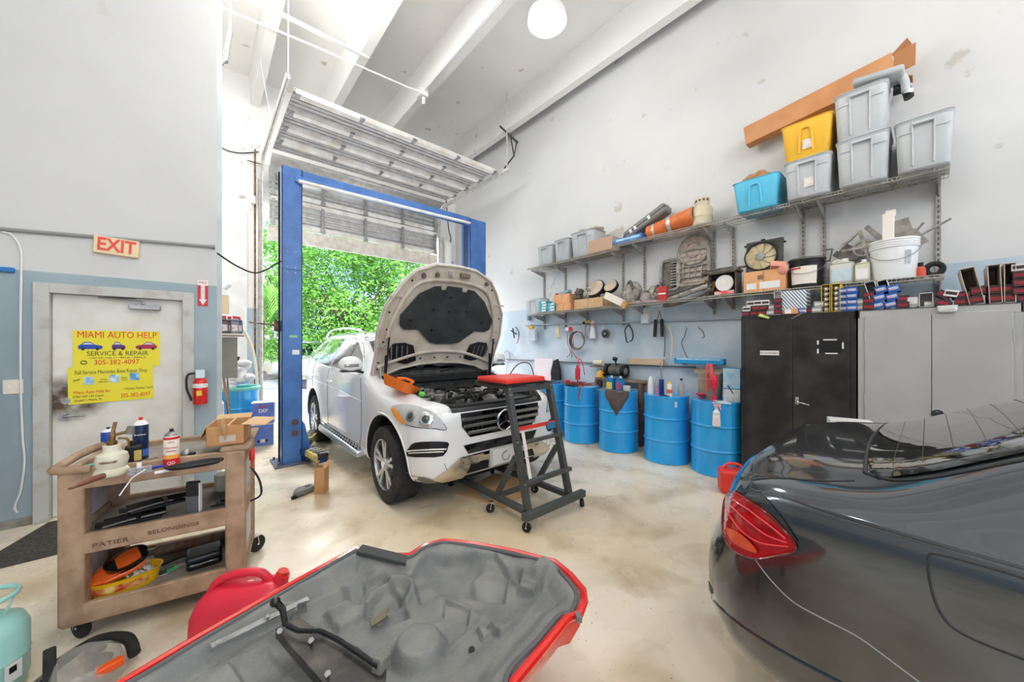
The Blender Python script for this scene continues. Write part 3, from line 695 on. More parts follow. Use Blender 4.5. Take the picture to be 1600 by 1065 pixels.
# half section points: 0 bottom centre,1 bottom edge,2 sill,3 lower side,4 mid side,5 shoulder,6 belt,7 glass mid,8 roof edge,9 roof in,10 top centre
def sec(xb, zb, xs, zs, xm, zm, xsh, zsh, xbelt, zbelt, xg, zg, xr, zr, xi, zi, zt):
 return [(0, zb), (xb * .6, zb), (xb, zb + .01), (xs, zs), (xm, zm), (xsh, zsh), (xbelt, zbelt), (xg, zg), (xr, zr), (xi, zi), (0, zt)]
T = [
 (-.70, sec(.44, .42, .50, .46, .53, .58, .53, .70, .52, .80, .48, .86, .42, .90, .25, .915, .92)),
 (-.685, sec(.54, .35, .63, .42, .68, .58, .66, .74, .62, .86, .56, .925, .47, .955, .28, .965, .97)),
 (-.64, sec(.64, .31, .75, .39, .79, .58, .775, .78, .73, .89, .65, .96, .54, .985, .32, .995, 1.0)),
 (-.55, sec(.72, .28, .84, .38, .87, .58, .86, .80, .81, .92, .73, .985, .61, 1.01, .36, 1.02, 1.03)),
 (-.40, sec(.77, .26, .90, .37, .92, .58, .905, .82, .86, .945, .79, 1.0, .64, 1.045, .4, 1.06, 1.07)),
 (-.18, sec(.80, .25, .935, .36, .948, .60, .94, .86, .90, .98, .83, 1.03, .70, 1.075, .42, 1.10, 1.11)),
 (.25, sec(.82, .25, .94, .34, .958, .62, .952, .93, .925, 1.05, .86, 1.09, .76, 1.125, .46, 1.15, 1.16)),
 (.58, sec(.82, .25, .935, .34, .957, .62, .955, .99, .93, 1.14, .87, 1.17, .77, 1.19, .5, 1.20, 1.21)),
 (.78, sec(.82, .25, .935, .34, .957, .62, .957, 1.00, .93, 1.17, .86, 1.26, .76, 1.33, .5, 1.37, 1.38)),
 (1.25, sec(.82, .25, .935, .34, .957, .62, .958, 1.01, .93, 1.19, .83, 1.40, .70, 1.57, .48, 1.62, 1.635)),
 (1.60, sec(.82, .25, .935, .34, .957, .62, .958, 1.02, .93, 1.20, .815, 1.44, .68, 1.655, .46, 1.71, 1.725)),
 (2.10, sec(.82, .25, .935, .34, .957, .62, .96, 1.03, .93, 1.215, .81, 1.46, .67, 1.69, .46, 1.745, 1.76)),
 (2.90, sec(.82, .25, .94, .34, .958, .64, .96, 1.05, .93, 1.24, .80, 1.47, .66, 1.69, .45, 1.745, 1.76)),
 (3.40, sec(.80, .28, .93, .36, .95, .66, .945, 1.05, .915, 1.26, .79, 1.47, .64, 1.65, .43, 1.70, 1.715)),
 (3.70, sec(.74, .34, .88, .42, .90, .68, .90, 1.04, .87, 1.25, .76, 1.43, .62, 1.57, .4, 1.62, 1.63)),
 (3.86, sec(.68, .40, .80, .46, .84, .70, .83, 1.02, .79, 1.20, .69, 1.33, .56, 1.42, .36, 1.46, 1.47)),
 (3.92, sec(.62, .44, .74, .50, .78, .72, .76, .98, .70, 1.10, .6, 1.2, .5, 1.25, .3, 1.28, 1.29)),
]
body = loft_body(T, .05, 4, sharp=()).build('body', [M_paintw, M_bay, M_arch], suv); weld(body)
cuts = []
bay = [(-.52, -.9), (.52, -.9), (.60, -.60), (.70, -.44), (.745, -.1), (.765, .30), (.775, .70), (-.775, .70), (-.765, .30), (-.745, -.1), (-.70, -.44), (-.60, -.60)]
cuts.append(cutter(MB().prism(bay[:-2] + [(-.70, -.44), (-.6, -.60)], .925, 1.5), M_bay))
cuts.append(cutter(MB().prism([(-.68, -.42), (.68, -.42), (.745, -.1), (.775, .70), (-.775, .70), (-.745, -.1)], .70, 1.0), M_bay))
for y in (0, 2.915):
 for s_ in (-1, 1):
  cuts.append(cutter(MB().cyl((s_ * .55, y, .40), (s_ * 1.2, y, .40), .455, n=40), M_arch))
for c in cuts: c.location = (SX, SY, 0)
bpy.context.view_layer.update(); boolean(body, cuts)
bpy.context.view_layer.update()
sk = Skin(body)
# flat floor of the bay is covered with engine parts
rd = random.Random(5)
eb = MB().box(-.72, -.42, .70, .72, .66, .74); eb.build('bay_floor', M_bay, suv)
MB().box(-.34, -.3, .72, .34, .28, .92).bc(0, -.05, .93, .56, .44, .05).build('engine_cover', mat('black_engine_cover', (42, 42, 43), rough=.4), suv, bevel=.03)
eg = MB()
for k in range(70):
 x = rd.uniform(-.66, .66); y = rd.uniform(-.38, .55); z = rd.uniform(.84, 1.0)
 if rd.random() < .5: eg.bc(x, y, z, rd.uniform(.04, .14), rd.uniform(.04, .14), rd.uniform(.04, .12), (rd.random() * .6, rd.random() * .6, rd.random() * 3))
 else: eg.cyl((x, y, .74), (x + rd.uniform(-.03, .03), y, z + .03), rd.uniform(.02, .055), n=12)
eg.build('engine', M_eng, suv, bevel=.004)
hs = MB()
for k in range(26):
 x = rd.uniform(-.6, .6); y = rd.uniform(-.36, .5)
 hs.tube(cr_spline([(x, y, .84), (x + rd.uniform(-.15, .15), y + rd.uniform(-.1, .1), .99), (x + rd.uniform(-.3, .3), y + rd.uniform(-.2, .2), 1.0), (x + rd.uniform(-.3, .3), y + rd.uniform(-.2, .2), .86)], 6), rd.uniform(.008, .022), 7)
hs.build('hose', M_rub, suv)
MB().box(.36, -.36, .74, .62, .0, .96).cyl((.5, .25, .74), (.5, .25, 1.0), .08, n=16).cyl((.5, .25, 1.0), (.5, .25, 1.03), .05, n=16).build('air_box', M_dark, suv, bevel=.02)
MB().box(-.62, .1, .74, -.4, .38, .98).build('battery_box', M_dark, suv, bevel=.015)
MB().tube(cr_spline([(-.64, .50, 1.0), (-.45, .35, .98), (-.2, .42, 1.02), (.2, .40, 1.0), (.6, .46, 1.02)], 6), .025, 8).build('wiring_loom', M_rub, suv)
# radiator cover between the grille and the bay
rc = [(-.50, -.675), (.50, -.675), (.60, -.60), (.69, -.44), (.55, -.34), (.3, -.40), (-.3, -.40), (-.55, -.34), (-.69, -.44), (-.60, -.60)]
MB().prism(rc, .90, .955).build('radiator_cover', mat('grey_black_cover', (66, 66, 67), rough=.45), suv, bevel=.012)
MB().tube(cr_spline([(-.67, -.38, .985), (-.57, -.52, .97), (-.4, -.60, .962), (0, -.63, .962), (.4, -.60, .962), (.57, -.52, .97), (.67, -.38, .985)], 6), .014, 8).build('bonnet_seal', M_rub, suv)
# cowl and wipers
MB().prism([(-.77, .60), (.77, .60), (.74, .76), (-.74, .76)], 1.08, 1.17).build('cowl', M_dark, suv, bevel=.01)
for x0, x1 in ((-.6, .05), (.05, .62)):
 MB().tube([(x0, .64, 1.20), ((x0 + x1) / 2, .68, 1.25), (x1, .67, 1.24)], .010, 6).build('wiper', M_dark, suv)
# ---- glass
ws = [(-.76, 1.235), (.76, 1.235), (.66, 1.58), (.3, 1.66), (-.3, 1.66), (-.66, 1.58)]
W1 = []
sk.patch('windscreen', ws, M_glassc, suv, how='front', smooth_n=0, cuts=4, off=.004)
sk.patch('front_side_window', [(.80, 1.225), (1.05, 1.41), (1.40, 1.57), (1.7, 1.62), (2.02, 1.635), (2.02, 1.24)], M_glassc, suv, how='side', smooth_n=0, cuts=4, mirror=True)
sk.patch('rear_side_window', [(2.08, 1.245), (2.08, 1.635), (2.60, 1.63), (2.80, 1.61), (2.86, 1.27)], M_glassc, suv, how='side', smooth_n=0, cuts=4, mirror=True)
sk.patch('quarter_window', [(2.93, 1.275), (2.88, 1.60), (3.1, 1.57), (3.38, 1.48), (3.46, 1.33)], M_glassc, suv, how='side', smooth_n=0, cuts=4, mirror=True)
sk.patch('rear_window', [(-.56, 1.30), (.56, 1.30), (.50, 1.55), (-.50, 1.55)], M_glassc, suv, how='front', smooth_n=0, cuts=3, sgn=1)
sk.line('window_trim', [(.76, 1.205), (1.05, 1.43), (1.40, 1.595), (2.0, 1.655), (2.6, 1.65), (3.1, 1.60), (3.42, 1.49), (3.50, 1.30), (2.9, 1.255), (2.0, 1.222), (.76, 1.20)], .008, M_chr, suv, how='side', mirror=True, n=8)
# seams, handles
M_seam = mat('dark_panel_gap', (52, 52, 54), rough=.8)
for pts in ([(.70, .40), (.62, .60), (.62, .95), (.72, 1.17)], [(2.05, 1.22), (2.05, .42)], [(2.90, 1.25), (2.93, .85), (2.60, .56), (2.42, .42)], [(.70, .41), (1.5, .40), (2.42, .41)]):
 sk.line('door_seam', pts, .0035, M_seam, suv, how='side', mirror=True)
for y in (1.74, 2.62):
 h = sk.line('door_handle', [(y, 1.04 + .03 * (y - 1.7)), (y + .08, 1.055 + .03 * (y - 1.7)), (y + .2, 1.055 + .03 * (y - 1.7))], .013, M_paintw, suv, how='side', mirror=True, off=.028)
sk.line('side_crease', [(.6, .92), (1.8, .97), (3.0, 1.0), (3.6, 1.04)], .006, M_paintw, suv, how='side', mirror=True, off=-.001)
# arch lips
for y in (0, 2.915):
 pts = [(y + .47 * math.cos(a), .40 + .47 * math.sin(a)) for a in [PI * (-.05 + 1.1 * k / 16) for k in range(17)]]
 sk.line('arch_lip', pts, .010, M_paintw, suv, how='side', mirror=True, n=3)
# running boards
for s_ in (-1, 1):
 MB().prism([(.60, .30), (.62, .37), (2.3, .39), (2.34, .33), (2.3, .29)], s_ * .88, s_ * 1.02, 'x').build('running_board', mat('brushed_running_board', (196, 198, 200), rough=.3, metal=.7), suv, bevel=.02)
 for k in range(17):
  for j in range(2): MB().cyl((s_ * (.945 + .045 * j), .70 + .098 * k, .375), (s_ * (.945 + .045 * j), .70 + .098 * k, .396), .010, n=8).build('tread_stud', M_rub, suv)
 # roof rails
 rr = cr_spline([(s_ * .66, 1.30, 1.61), (s_ * .66, 1.50, 1.73), (s_ * .66, 2.2, 1.795), (s_ * .65, 3.0, 1.79), (s_ * .63, 3.35, 1.74), (s_ * .62, 3.52, 1.66)], 6)
 MB().tube(rr, .017, 8).build('roof_rail', M_chr, suv)
 # mirror
 m = MB().tr((s_ * 1.05, .70, 1.30)).ball((0, 0, .03), (.13, .075, .088)).build('mirror_housing', M_paintw, suv)
 MB().tr((s_ * 1.05, .70, 1.28)).box(-.10, -.045, -.035, .10, .05, -.012).bar((-s_ * .05, 0, -.02), (-s_ * .14, .0, -.05), .05, .03).build('mirror_foot', M_dark, m, bevel=.008)
 mt = MB().tr((s_ * 1.05, .70, 1.31)); mt.tube([(s_ * -.07, -.063, .0), (0, -.075, 0), (s_ * .08, -.055, 0)], .006, 6); mt.tube([(s_ * -.07, -.066, .018), (0, -.075, .018), (s_ * .08, -.056, .018)], .005, 6); mt.build('mirror_repeater', M_amber if False else M_dark, m)
# ---- wheels
def wheel(x, y, s_, parent, r=.37):
 w = bpy.data.objects.new('wheel', None); COL.objects.link(w); w.parent = parent; w.location = (x, y, r)
 if s_ > 0: w.rotation_euler = (0, 0, PI)
 # outer face toward -x
 MB().lathe([(.245, -.125), (.27, -.135), (.33, -.132), (.358, -.118), (.37, -.085), (.37, .085), (.358, .118), (.33, .132), (.25, .13), (.245, .12)], (0, 0, 0), 48, 'x', caps=False).build('tyre', M_tyre, w)
 tr = MB()
 for k in range(60):
  a = 2 * PI * k / 60; c, s2 = math.cos(a), math.sin(a)
  for j, xx in enumerate((-.09, -.03, .03, .09)): tr.bc(xx, .368 * c, .368 * s2, .045, .022, .008, (a + PI / 2, 0, 0) if False else (a - PI / 2, 0, 0))
 tr.build('tyre_tread', M_tyre, w)
 MB().lathe([(.247, -.128), (.238, -.122), (.228, -.08), (.225, .1), (.24, .125)], (0, 0, 0), 48, 'x', caps=False).build('rim_barrel', M_rim, w)
 sp = MB()
 for k in range(5):
  for dl in (-.17, .17):
   a = 2 * PI * k / 5 + PI / 2; a1 = a + dl * .35; a2 = a + dl
   sp.bar((-.10, .055 * math.cos(a1), .055 * math.sin(a1)), (-.108, .232 * math.cos(a2), .232 * math.sin(a2)), .034, .03, up=(1, 0, 0))
 sp.cyl((-.125, 0, 0), (-.07, 0, 0), .062, .075, n=20).build('spoke', M_rim, w, bevel=.006)
 MB().cyl((-.132, 0, 0), (-.12, 0, 0), .034, n=20).build('hub_cap', M_chr, w)
 MB().cyl((-.02, 0, 0), (.0, 0, 0), .16, n=28).build('brake_disc', M_steel, w)
 MB().cyl((.05, 0, 0), (.06, 0, 0), .22, n=28).build('wheel_back', M_arch, w)
for y in (0, 2.915):
 wheel(-.825, y, -1, suv); wheel(.825, y, 1, suv)
# ---- front end (drawn in front elevation, local x/z)
M_gbar = mat('satin_grille_bar', (150, 152, 154), rough=.25, metal=.9)
M_grid = mat('black_grille', (24, 24, 25), rough=.45)
g = sk.patch('grille', [(-.50, .915), (.50, .915), (.49, .80), (.40, .69), (-.40, .69), (-.49, .80)], M_grid, suv, how='front', smooth_n=0, cuts=3, off=.004, th=.006)
for z, w in ((.865, .49), (.80, .48), (.735, .43)):
 P = [s for s in sk.front([(-w + 2 * w * k / 12, z) for k in range(13)])]
 L = [sk.inv @ (p + n * .016) for p, n in P]
 for half in (L[:6], L[7:]): MB().tube(half, .012, 6).tube([q + Vector((0, .006, -.016)) for q in half], .009, 6).build('grille_bar', M_gbar, g)
sl = MB()
for k in range(-8, 9):
 p, n = sk.front([(k * .052, .80)])[0]; q = sk.inv @ p; sl.bc(q.x, q.y - .004, .80, .012, .014, .19)
sl.build('grille_slat', M_grid, g)
p, n = sk.front([(0, .80)])[0]; q = sk.inv @ (p + n * .03)
stx = MB().torus((q.x, q.y - .005, q.z), .098, .010, 'y', 36, 8)
for k in range(3):
 a = PI / 2 + 2 * PI * k / 3; e = (math.cos(a) * .096, math.sin(a) * .096); nrm = (-math.sin(a), math.cos(a))
 stx.prism([(q.x + nrm[0] * .014, q.z + nrm[1] * .014), (q.x + e[0], q.z + e[1]), (q.x - nrm[0] * .014, q.z - nrm[1] * .014)], q.y - .014, q.y + .004, 'y')
stx.build('star_emblem', M_chr, g)
# headlights from their seen outline, mirrored
hl_out = [(612, 638), (628, 633), (652, 636), (676, 645), (690, 658), (697, 671), (676, 669), (650, 667), (630, 661), (619, 651)]
HL = sk.patch('headlight', hl_out, M_lens, suv, how='px', smooth_n=4, cuts=3, off=.006, th=.01, mirror=True)
AM = sk.patch('side_marker', [(613, 639), (618, 638), (628, 650), (636, 663), (626, 659), (618, 650)], M_amber, suv, how='px', smooth_n=3, cuts=2, off=.018, th=.004, mirror=True)
for cx, cy, rr in ((643, 650, .058), (666, 655, .066)):
 (p, n), = sk.px([(cx, cy)]); q = sk.inv @ p
 nn = sk.inv.to_3x3() @ n; nn.normalize()
 for sx in (1, -1):
  c = Vector((q.x * sx, q.y, q.z)); d_ = Vector((nn.x * sx, nn.y, nn.z))
  MB().cyl(c + d_ * .012, c + d_ * .019, rr * .95, rr * .8, n=20).build('projector_lens', M_chr if rr > .06 else M_steel, suv)
  MB().cyl(c + d_ * .019, c + d_ * .024, rr * .55, rr * .4, n=16).build('projector_bulb', M_glassc, suv)
sk.line('headlight_seal', hl_out, .004, M_seam, suv, how='px', closed=True, mirror=True, n=4, off=.004)
# fog slots
sk.patch('fog_slot', [(634, 712), (640, 699), (648, 692), (672, 690), (699, 691), (700, 698), (692, 712), (664, 714)], M_grid, suv, how='px', smooth_n=2, cuts=3, off=.003, th=.004, mirror=True)
sk.line('fog_trim', [(637, 704), (660, 702), (696, 701)], .008, M_chr, suv, how='px', off=.012, mirror=True)
sk.line('fog_trim', [(640, 707), (660, 706), (692, 705)], .006, M_chr, suv, how='px', off=.012, mirror=True)
# lower bumper grilles and skid
sk.patch('lower_grille', [(-.47, .62), (.47, .62), (.42, .535), (-.42, .535)], mat('mesh_grille', (56, 56, 57), (90, 90, 90), rough=.5, scale=60), suv, how='front', smooth_n=0, cuts=3, off=.003)
mg = MB()
for k in range(-16, 17):
 for sgn in (-1, 1):
  P = sk.front([(k * .027 - sgn * .02, .54), (k * .027 + sgn * .02, .615)])
  if abs(k * .027) < .41: mg.tube([sk.inv @ (p + n * .006) for p, n in P], .0025, 4)
mg.build('grille_mesh', M_grid, suv)
sk.patch('skid_plate', [(-.74, .36), (-.50, .52), (.50, .52), (.74, .36), (.66, .325), (.46, .325), (.40, .44), (-.40, .44), (-.46, .325), (-.66, .325)], M_satin, suv, how='front', smooth_n=0, cuts=3, off=.012, th=.012)
sk.patch('lower_intake', [(-.40, .44), (.40, .44), (.45, .35), (-.45, .35)], M_grid, suv, how='front', smooth_n=0, cuts=3, off=.004)
sk.patch('chin_cladding', [(-.95, .385), (-.80, .375), (-.70, .33), (-.68, .29), (-.95, .26)], M_under, suv, how='front', smooth_n=0, cuts=2, off=.004, mirror=True)
p, n = sk.front([(0.0, .45)])[0]; q = sk.inv @ p
pl = MB().box(-.15, q.y - .04, .37, .14, q.y - .028, .52).build('number_plate', M_white, suv, bevel=.004)
MB().box(-.18, q.y - .028, .355, .17, q.y + .01, .535).build('plate_holder', mat('pale_plate_frame', (196, 196, 190), rough=.5), suv, bevel=.004)
MB().tr((.0, q.y - .044, .445)).tube(cr_spline([(.02, 0, .045), (-.04, 0, .02), (-.03, 0, -.035), (.03, 0, -.04), (.05, 0, .0)], 5), .004, 5).build('plate_motif', M_steel, pl)
MB().box(-.5, -.4, .18, .5, 1.0, .26).build('underbody', M_arch, suv)
# ---- open bonnet
hv = Vector((0, -.545, 1.286)).normalized(); hn = Vector((0, hv.z, -hv.y))     # along the panel, and its back normal (away from camera side)
hbx = bpy.data.objects.new('bonnet', None)
HB = (4.12 - SY, 1.16)
def hp(u, v, w=0):   # w>0 is toward the outer (painted) face, which now looks back
 return Vector((u, HB[0], HB[1])) + hv * v + hn * w
half = [(0, 1.40), (.28, 1.385), (.52, 1.29), (.66, 1.13), (.82, .86), (.87, .55), (.85, .28), (.86, .03)]
bot = [(.72, .03), (.55, .10), (.28, .15), (0, .165)]
outl = [(-u, v) for u, v in half[::-1]] + half[1:] + bot + [(-u, v) for u, v in bot[:-1][::-1]]
def crown(u, v): return .075 * (1 - (u / .9) ** 2) * math.sin(min(1, v / 1.4) * PI * .55) + .0
def hood_sheet(name, poly, w0, th, m, parent, cuts=4, k=1):
 bm = bmesh.new(); vs_ = [bm.verts.new((a, b, 0)) for a, b in poly]; bm.faces.new(vs_); bmesh.ops.triangulate(bm, faces=bm.faces[:])
 for _ in range(cuts): bmesh.ops.subdivide_edges(bm, edges=[e for e in bm.edges if e.calc_length() > .05], cuts=1); bmesh.ops.triangulate(bm, faces=bm.faces[:])
 for v in bm.verts: u_, v_ = v.co.x, v.co.y; v.co = hp(u_, v_, w0 + crown(u_, v_) * k)
 bmesh.ops.solidify(bm, geom=bm.faces[:], thickness=th); bmesh.ops.recalc_face_normals(bm, faces=bm.faces)
 me = bpy.data.meshes.new(name); bm.to_mesh(me); bm.free(); me.materials.append(m)
 me.polygons.foreach_set('use_smooth', [True] * len(me.polygons)); me.set_sharp_from_angle(angle=R(40))
 o = bpy.data.objects.new(name, me); COL.objects.link(o); o.parent = parent; return o
M_hin = mat('dusty_primer_underside', (206, 196, 182), (186, 174, 158), rough=.55, scale=5)
bon = hood_sheet('bonnet', outl, .03, .012, M_paintw, suv)
inn = hood_sheet('bonnet_inner_frame', [(a * .985, .012 + b * .985) for a, b in outl], .012, .010, M_hin, bon)
def sc_poly(poly, k, c=(0, .78)): return [(c[0] + (a - c[0]) * k, c[1] + (b - c[1]) * k) for a, b in poly]
MB().tube([hp(u * .975, .012 + v * .985, .004 + crown(u, v)) for u, v in outl], .014, 8, True).build('bonnet_edge', M_hin, bon)
# raised ridge round the pad
ridge = cr_spline([Vector((a, b, 0)) for a, b in [(-.74, .50), (-.72, .66), (-.60, .98), (-.42, 1.17), (0, 1.22), (.42, 1.17), (.60, .98), (.72, .66), (.74, .50)]], 5)
MB().tube([hp(p.x, p.y, -.006 + crown(p.x, p.y)) for p in ridge], .024, 8).build('stiffening_rib', M_hin, bon)
low = cr_spline([Vector((a, b, 0)) for a, b in [(-.80, .14), (-.6, .22), (-.3, .30), (0, .325), (.3, .30), (.6, .22), (.80, .14)]], 5)
MB().tube([hp(p.x, p.y, -.002 + crown(p.x, p.y)) for p in low], .022, 8).build('stiffening_rib', M_hin, bon)
for s_ in (-1, 1): MB().tube([hp(s_ * .62, .98, .0 + crown(.6, 1)), hp(s_ * .80, .98, .01 + crown(.8, 1))], .010, 6).build('stiffening_rib', M_hin, bon)
pad = [(-.56, .60), (-.62, .66), (-.63, .76), (-.44, 1.02), (-.26, 1.12), (-.17, 1.13), (-.16, 1.09), (-.10, 1.09), (-.09, 1.14), (.12, 1.14), (.13, 1.09), (.19, 1.09), (.20, 1.13), (.30, 1.12), (.48, 1.0), (.66, .76), (.65, .64), (.58, .60), (.42, .60), (.22, .44), (.10, .42), (-.10, .42), (-.20, .44), (-.38, .60)]
pd = hood_sheet('insulation_pad', pad, -.014, .012, mat('charcoal_felt', (46, 50, 50), (58, 62, 61), rough=.95, scale=6, bump=.6, bscale=26), bon, cuts=4)
cl = MB()
for u, v in ((-.22, .86), (.24, .86), (0, .84), (-.2, .60), (.2, .60), (.5, .72), (-.5, .72), (-.02, 1.02)):
 c = hp(u, v, -.02 + crown(u, v)); cl.cyl(c, c - hn * .012, .018, .012, n=12)
cl.build('pad_clip', M_dark, pd)
vent = [(.34, .22), (.40, .40), (.52, .44), (.66, .43), (.70, .36), (.68, .26), (.60, .21), (.46, .18)]
for s_ in (-1, 1):
 vv = hood_sheet('air_duct', [(s_ * a, b) for a, b in vent], -.004, .012, M_dark, bon, cuts=2)
 fr = MB()
 for k in range(4):
  u = s_ * (.46 + .065 * k); fr.bar(hp(u, .23, -.012 + crown(u, .3)), hp(u + s_ * .02, .40, -.012 + crown(u, .4)), .008 if s_ > 0 else .014, .008)
 fr.build('duct_bar', M_steel, vv)
 # stay
 MB().cyl(hp(s_ * .73, .52, -.02), Vector((s_ * .74, .52, 1.0)), .011, n=8).cyl(hp(s_ * .73, .30, -.02), Vector((s_ * .74, .52, 1.0)), .015, n=8).build('gas_strut', M_dark, bon)
 MB().bar(hp(s_ * .80, .03, 0), Vector((s_ * .80, HB[0] + .02, 1.02)), .04, .012).bar(hp(s_ * .78, .16, -.01), Vector((s_ * .76, HB[0] - .08, 1.03)), .03, .01).build('hinge', M_hin, bon)
dk = MB()
for u, v in ((.80, .80), (-.80, .80), (.82, .45), (-.82, .45), (-.84, .2), (-.84, .12), (.84, .2), (.8, .6), (-.8, .6), (.58, 1.17), (-.58, 1.17), (.1, .24), (-.1, .24), (.3, .235), (-.3, .235)):
 c = hp(u * .95, v, -.002 + crown(u, v)); dk.cyl(c, c - hn * .004, .012, n=10)
dk.build('panel_hole', M_dark, bon)
M_bst = mat('brownish_steel', (120, 106, 90), rough=.5, metal=.4)
for u in (-.42, -.25, .45): c = hp(u, 1.24 if abs(u) > .3 else 1.27, -.005 + crown(u, 1.25)); MB().cyl(c, c - hn * .03, .03, .02, n=10).build('rubber_stop', M_bst, bon)
c = hp(.12, 1.30, -.01 + crown(.1, 1.3)); MB().bc(c.x, c.y, c.z, .13, .03, .05).build('bonnet_catch', M_bst, bon)
c = hp(-.08, 1.30, -.008 + crown(0, 1.3)); MB().bc(c.x, c.y, c.z, .05, .004, .09, (R(-23), 0, 0)).build('warning_sticker', mat('faded_sticker', (110, 108, 104), (180, 176, 168), rough=.6, scale=60), bon)
c = hp(-.79, .40, -.008 + crown(.8, .4)); MB().bc(c.x, c.y, c.z, .09, .004, .05, (R(-23), 0, 0)).build('warning_sticker', MATS['faded_sticker'], bon)
# orange pan with a green lidded tub lying on the wing
t = thing('orange_oil_pan', 'orange plastic oil drain funnel with green cap lying on the white car\'s front wing', 'oil pan', at(622, 609, z=1.10), rot=(R(16), R(20), R(28)))
MB().tub(0, 0, 0, .10, (.20, .26), (.27, .32), .03, .005, top=False).build('pan', mat('orange_plastic', (240, 122, 40), rough=.4), t)
MB().cyl((.14, -.14, .04), (.18, -.18, .05), .032, n=16).build('green_cap', mat('green_cap', (110, 196, 84), rough=.5), t)
MB().tube(cr_spline([(.0, -.10, .10), (.08, -.06, .13), (.08, .04, .13), (0, .08, .1)], 5), .014, 7).build('grip', MATS['orange_plastic'], t)
# ================================================================== dark sedan, tail toward the bay door
M_grey = mat('graphite_metallic_paint', (84, 90, 97), rough=.12, metal=.8, coat=1)
M_glassr = mat('rear_glass', (20, 24, 22), rough=.03, spec=1, coat=1)
CX_, CY_ = 2.44, .64
sed = thing('grey_sedan', 'dark grey sedan in the near right corner, red tail lamp toward the drums', 'car', (CX_, CY_, 0))
T2 = [
 (-4.86, sec(.40, .40, .46, .44, .50, .52, .50, .58, .48, .64, .42, .68, .34, .70, .2, .71, .715)),
 (-4.78, sec(.58, .28, .68, .36, .74, .50, .72, .62, .68, .70, .60, .75, .5, .78, .3, .80, .81)),
 (-4.55, sec(.70, .22, .84, .34, .87, .54, .86, .68, .82, .77, .72, .83, .6, .86, .35, .88, .89)),
 (-4.1, sec(.78, .20, .91, .32, .925, .58, .92, .76, .88, .86, .78, .91, .66, .94, .4, .965, .975)),
 (-3.4, sec(.80, .20, .915, .30, .93, .60, .93, .84, .90, .95, .80, .98, .70, 1.0, .45, 1.02, 1.03)),
 (-3.1, sec(.80, .20, .915, .30, .93, .60, .93, .86, .90, .97, .82, 1.04, .70, 1.12, .45, 1.14, 1.15)),
 (-2.6, sec(.80, .20, .915, .30, .93, .60, .93, .87, .90, .985, .76, 1.19, .60, 1.36, .42, 1.41, 1.42)),
 (-2.2, sec(.80, .20, .915, .30, .93, .60, .93, .88, .90, .99, .74, 1.22, .575, 1.41, .40, 1.46, 1.47)),
 (-1.5, sec(.80, .20, .915, .30, .93, .62, .93, .90, .90, 1.0, .74, 1.22, .57, 1.40, .40, 1.45, 1.46)),
 (-1.15, sec(.80, .20, .915, .30, .935, .62, .932, .92, .90, 1.01, .76, 1.19, .60, 1.335, .42, 1.38, 1.395)),
 (-.82, sec(.80, .20, .915, .32, .935, .63, .93, .94, .89, 1.02, .79, 1.13, .66, 1.21, .44, 1.245, 1.255)),
 (-.56, sec(.79, .22, .91, .34, .932, .64, .925, .95, .88, 1.025, .80, 1.068, .70, 1.09, .46, 1.12, 1.125)),
 (-.40, sec(.78, .24, .90, .36, .922, .64, .912, .95, .865, 1.02, .79, 1.048, .70, 1.06, .46, 1.085, 1.09)),
 (-.24, sec(.76, .26, .87, .38, .90, .64, .885, .93, .84, 1.0, .77, 1.03, .68, 1.043, .46, 1.068, 1.075)),
 (-.13, sec(.72, .27, .83, .38, .865, .62, .84, .88, .79, .96, .73, .995, .65, 1.015, .45, 1.045, 1.055)),
 (-.075, sec(.68, .29, .79, .38, .83, .60, .78, .76, .73, .87, .68, .93, .61, .965, .42, 1.0, 1.01)),
 (-.02, sec(.62, .31, .73, .40, .78, .57, .75, .68, .70, .73, .64, .77, .56, .79, .36, .80, .805)),
 (.03, sec(.54, .38, .62, .44, .66, .55, .64, .64, .60, .675, .54, .69, .46, .695, .3, .70, .70)),
]
sb = loft_body(T2, .05, 4).build('body', [M_grey, M_arch], sed); weld(sb)
cc = []
for y in (-1.12, -4.05):
 for s_ in (-1, 1):
  c = cutter(MB().cyl((s_ * .56, y, .34), (s_ * 1.2, y, .34), .375, n=36), M_arch); c.location = (CX_, CY_, 0); cc.append(c)
bpy.context.view_layer.update(); boolean(sb, cc); bpy.context.view_layer.update()
s2 = Skin(sb)
for y in (-1.12, -4.05):
 for s_ in (-1, 1): wheel(s_ * .80, y, s_, sed, .335)
for w in [c for c in sed.children if c.name.startswith('wheel')]: w.scale = (.9, .905, .905)
s2.patch('rear_screen', [(-.60, -.50), (-.66, -.60), (-.60, -.85), (-.46, -1.20), (.46, -1.20), (.60, -.85), (.66, -.60), (.60, -.50), (0, -.475)], M_glassr, sed, how='top', smooth_n=3, cuts=4, off=.003, th=.004)
s2.patch('windscreen', [(-.70, -3.12), (.70, -3.12), (.56, -2.52), (-.56, -2.52)], M_glassr, sed, how='top', smooth_n=0, cuts=4, off=.003, th=.004)
s2.line('screen_trim', [(-.62, -.49), (-.69, -.60), (-.63, -.85), (-.49, -1.22)], .007, M_seam, sed, how='top', mirror=True)
s2.line('screen_trim', [(-.62, -.49), (0, -.462), (.62, -.49)], .007, M_seam, sed, how='top')
hw = MB()
for k in range(9):
 y = -.56 - .07 * k; w_ = .58 - .012 * k
 L = [s2.inv @ (p + n * .008) for p, n in s2.top([(-w_ + 2 * w_ * j / 10, y) for j in range(11)])]; hw.tube(L, .0008, 4)
hw.build('heater_wire', mat('copper_heater_wire', (92, 74, 56), rough=.5), sed)
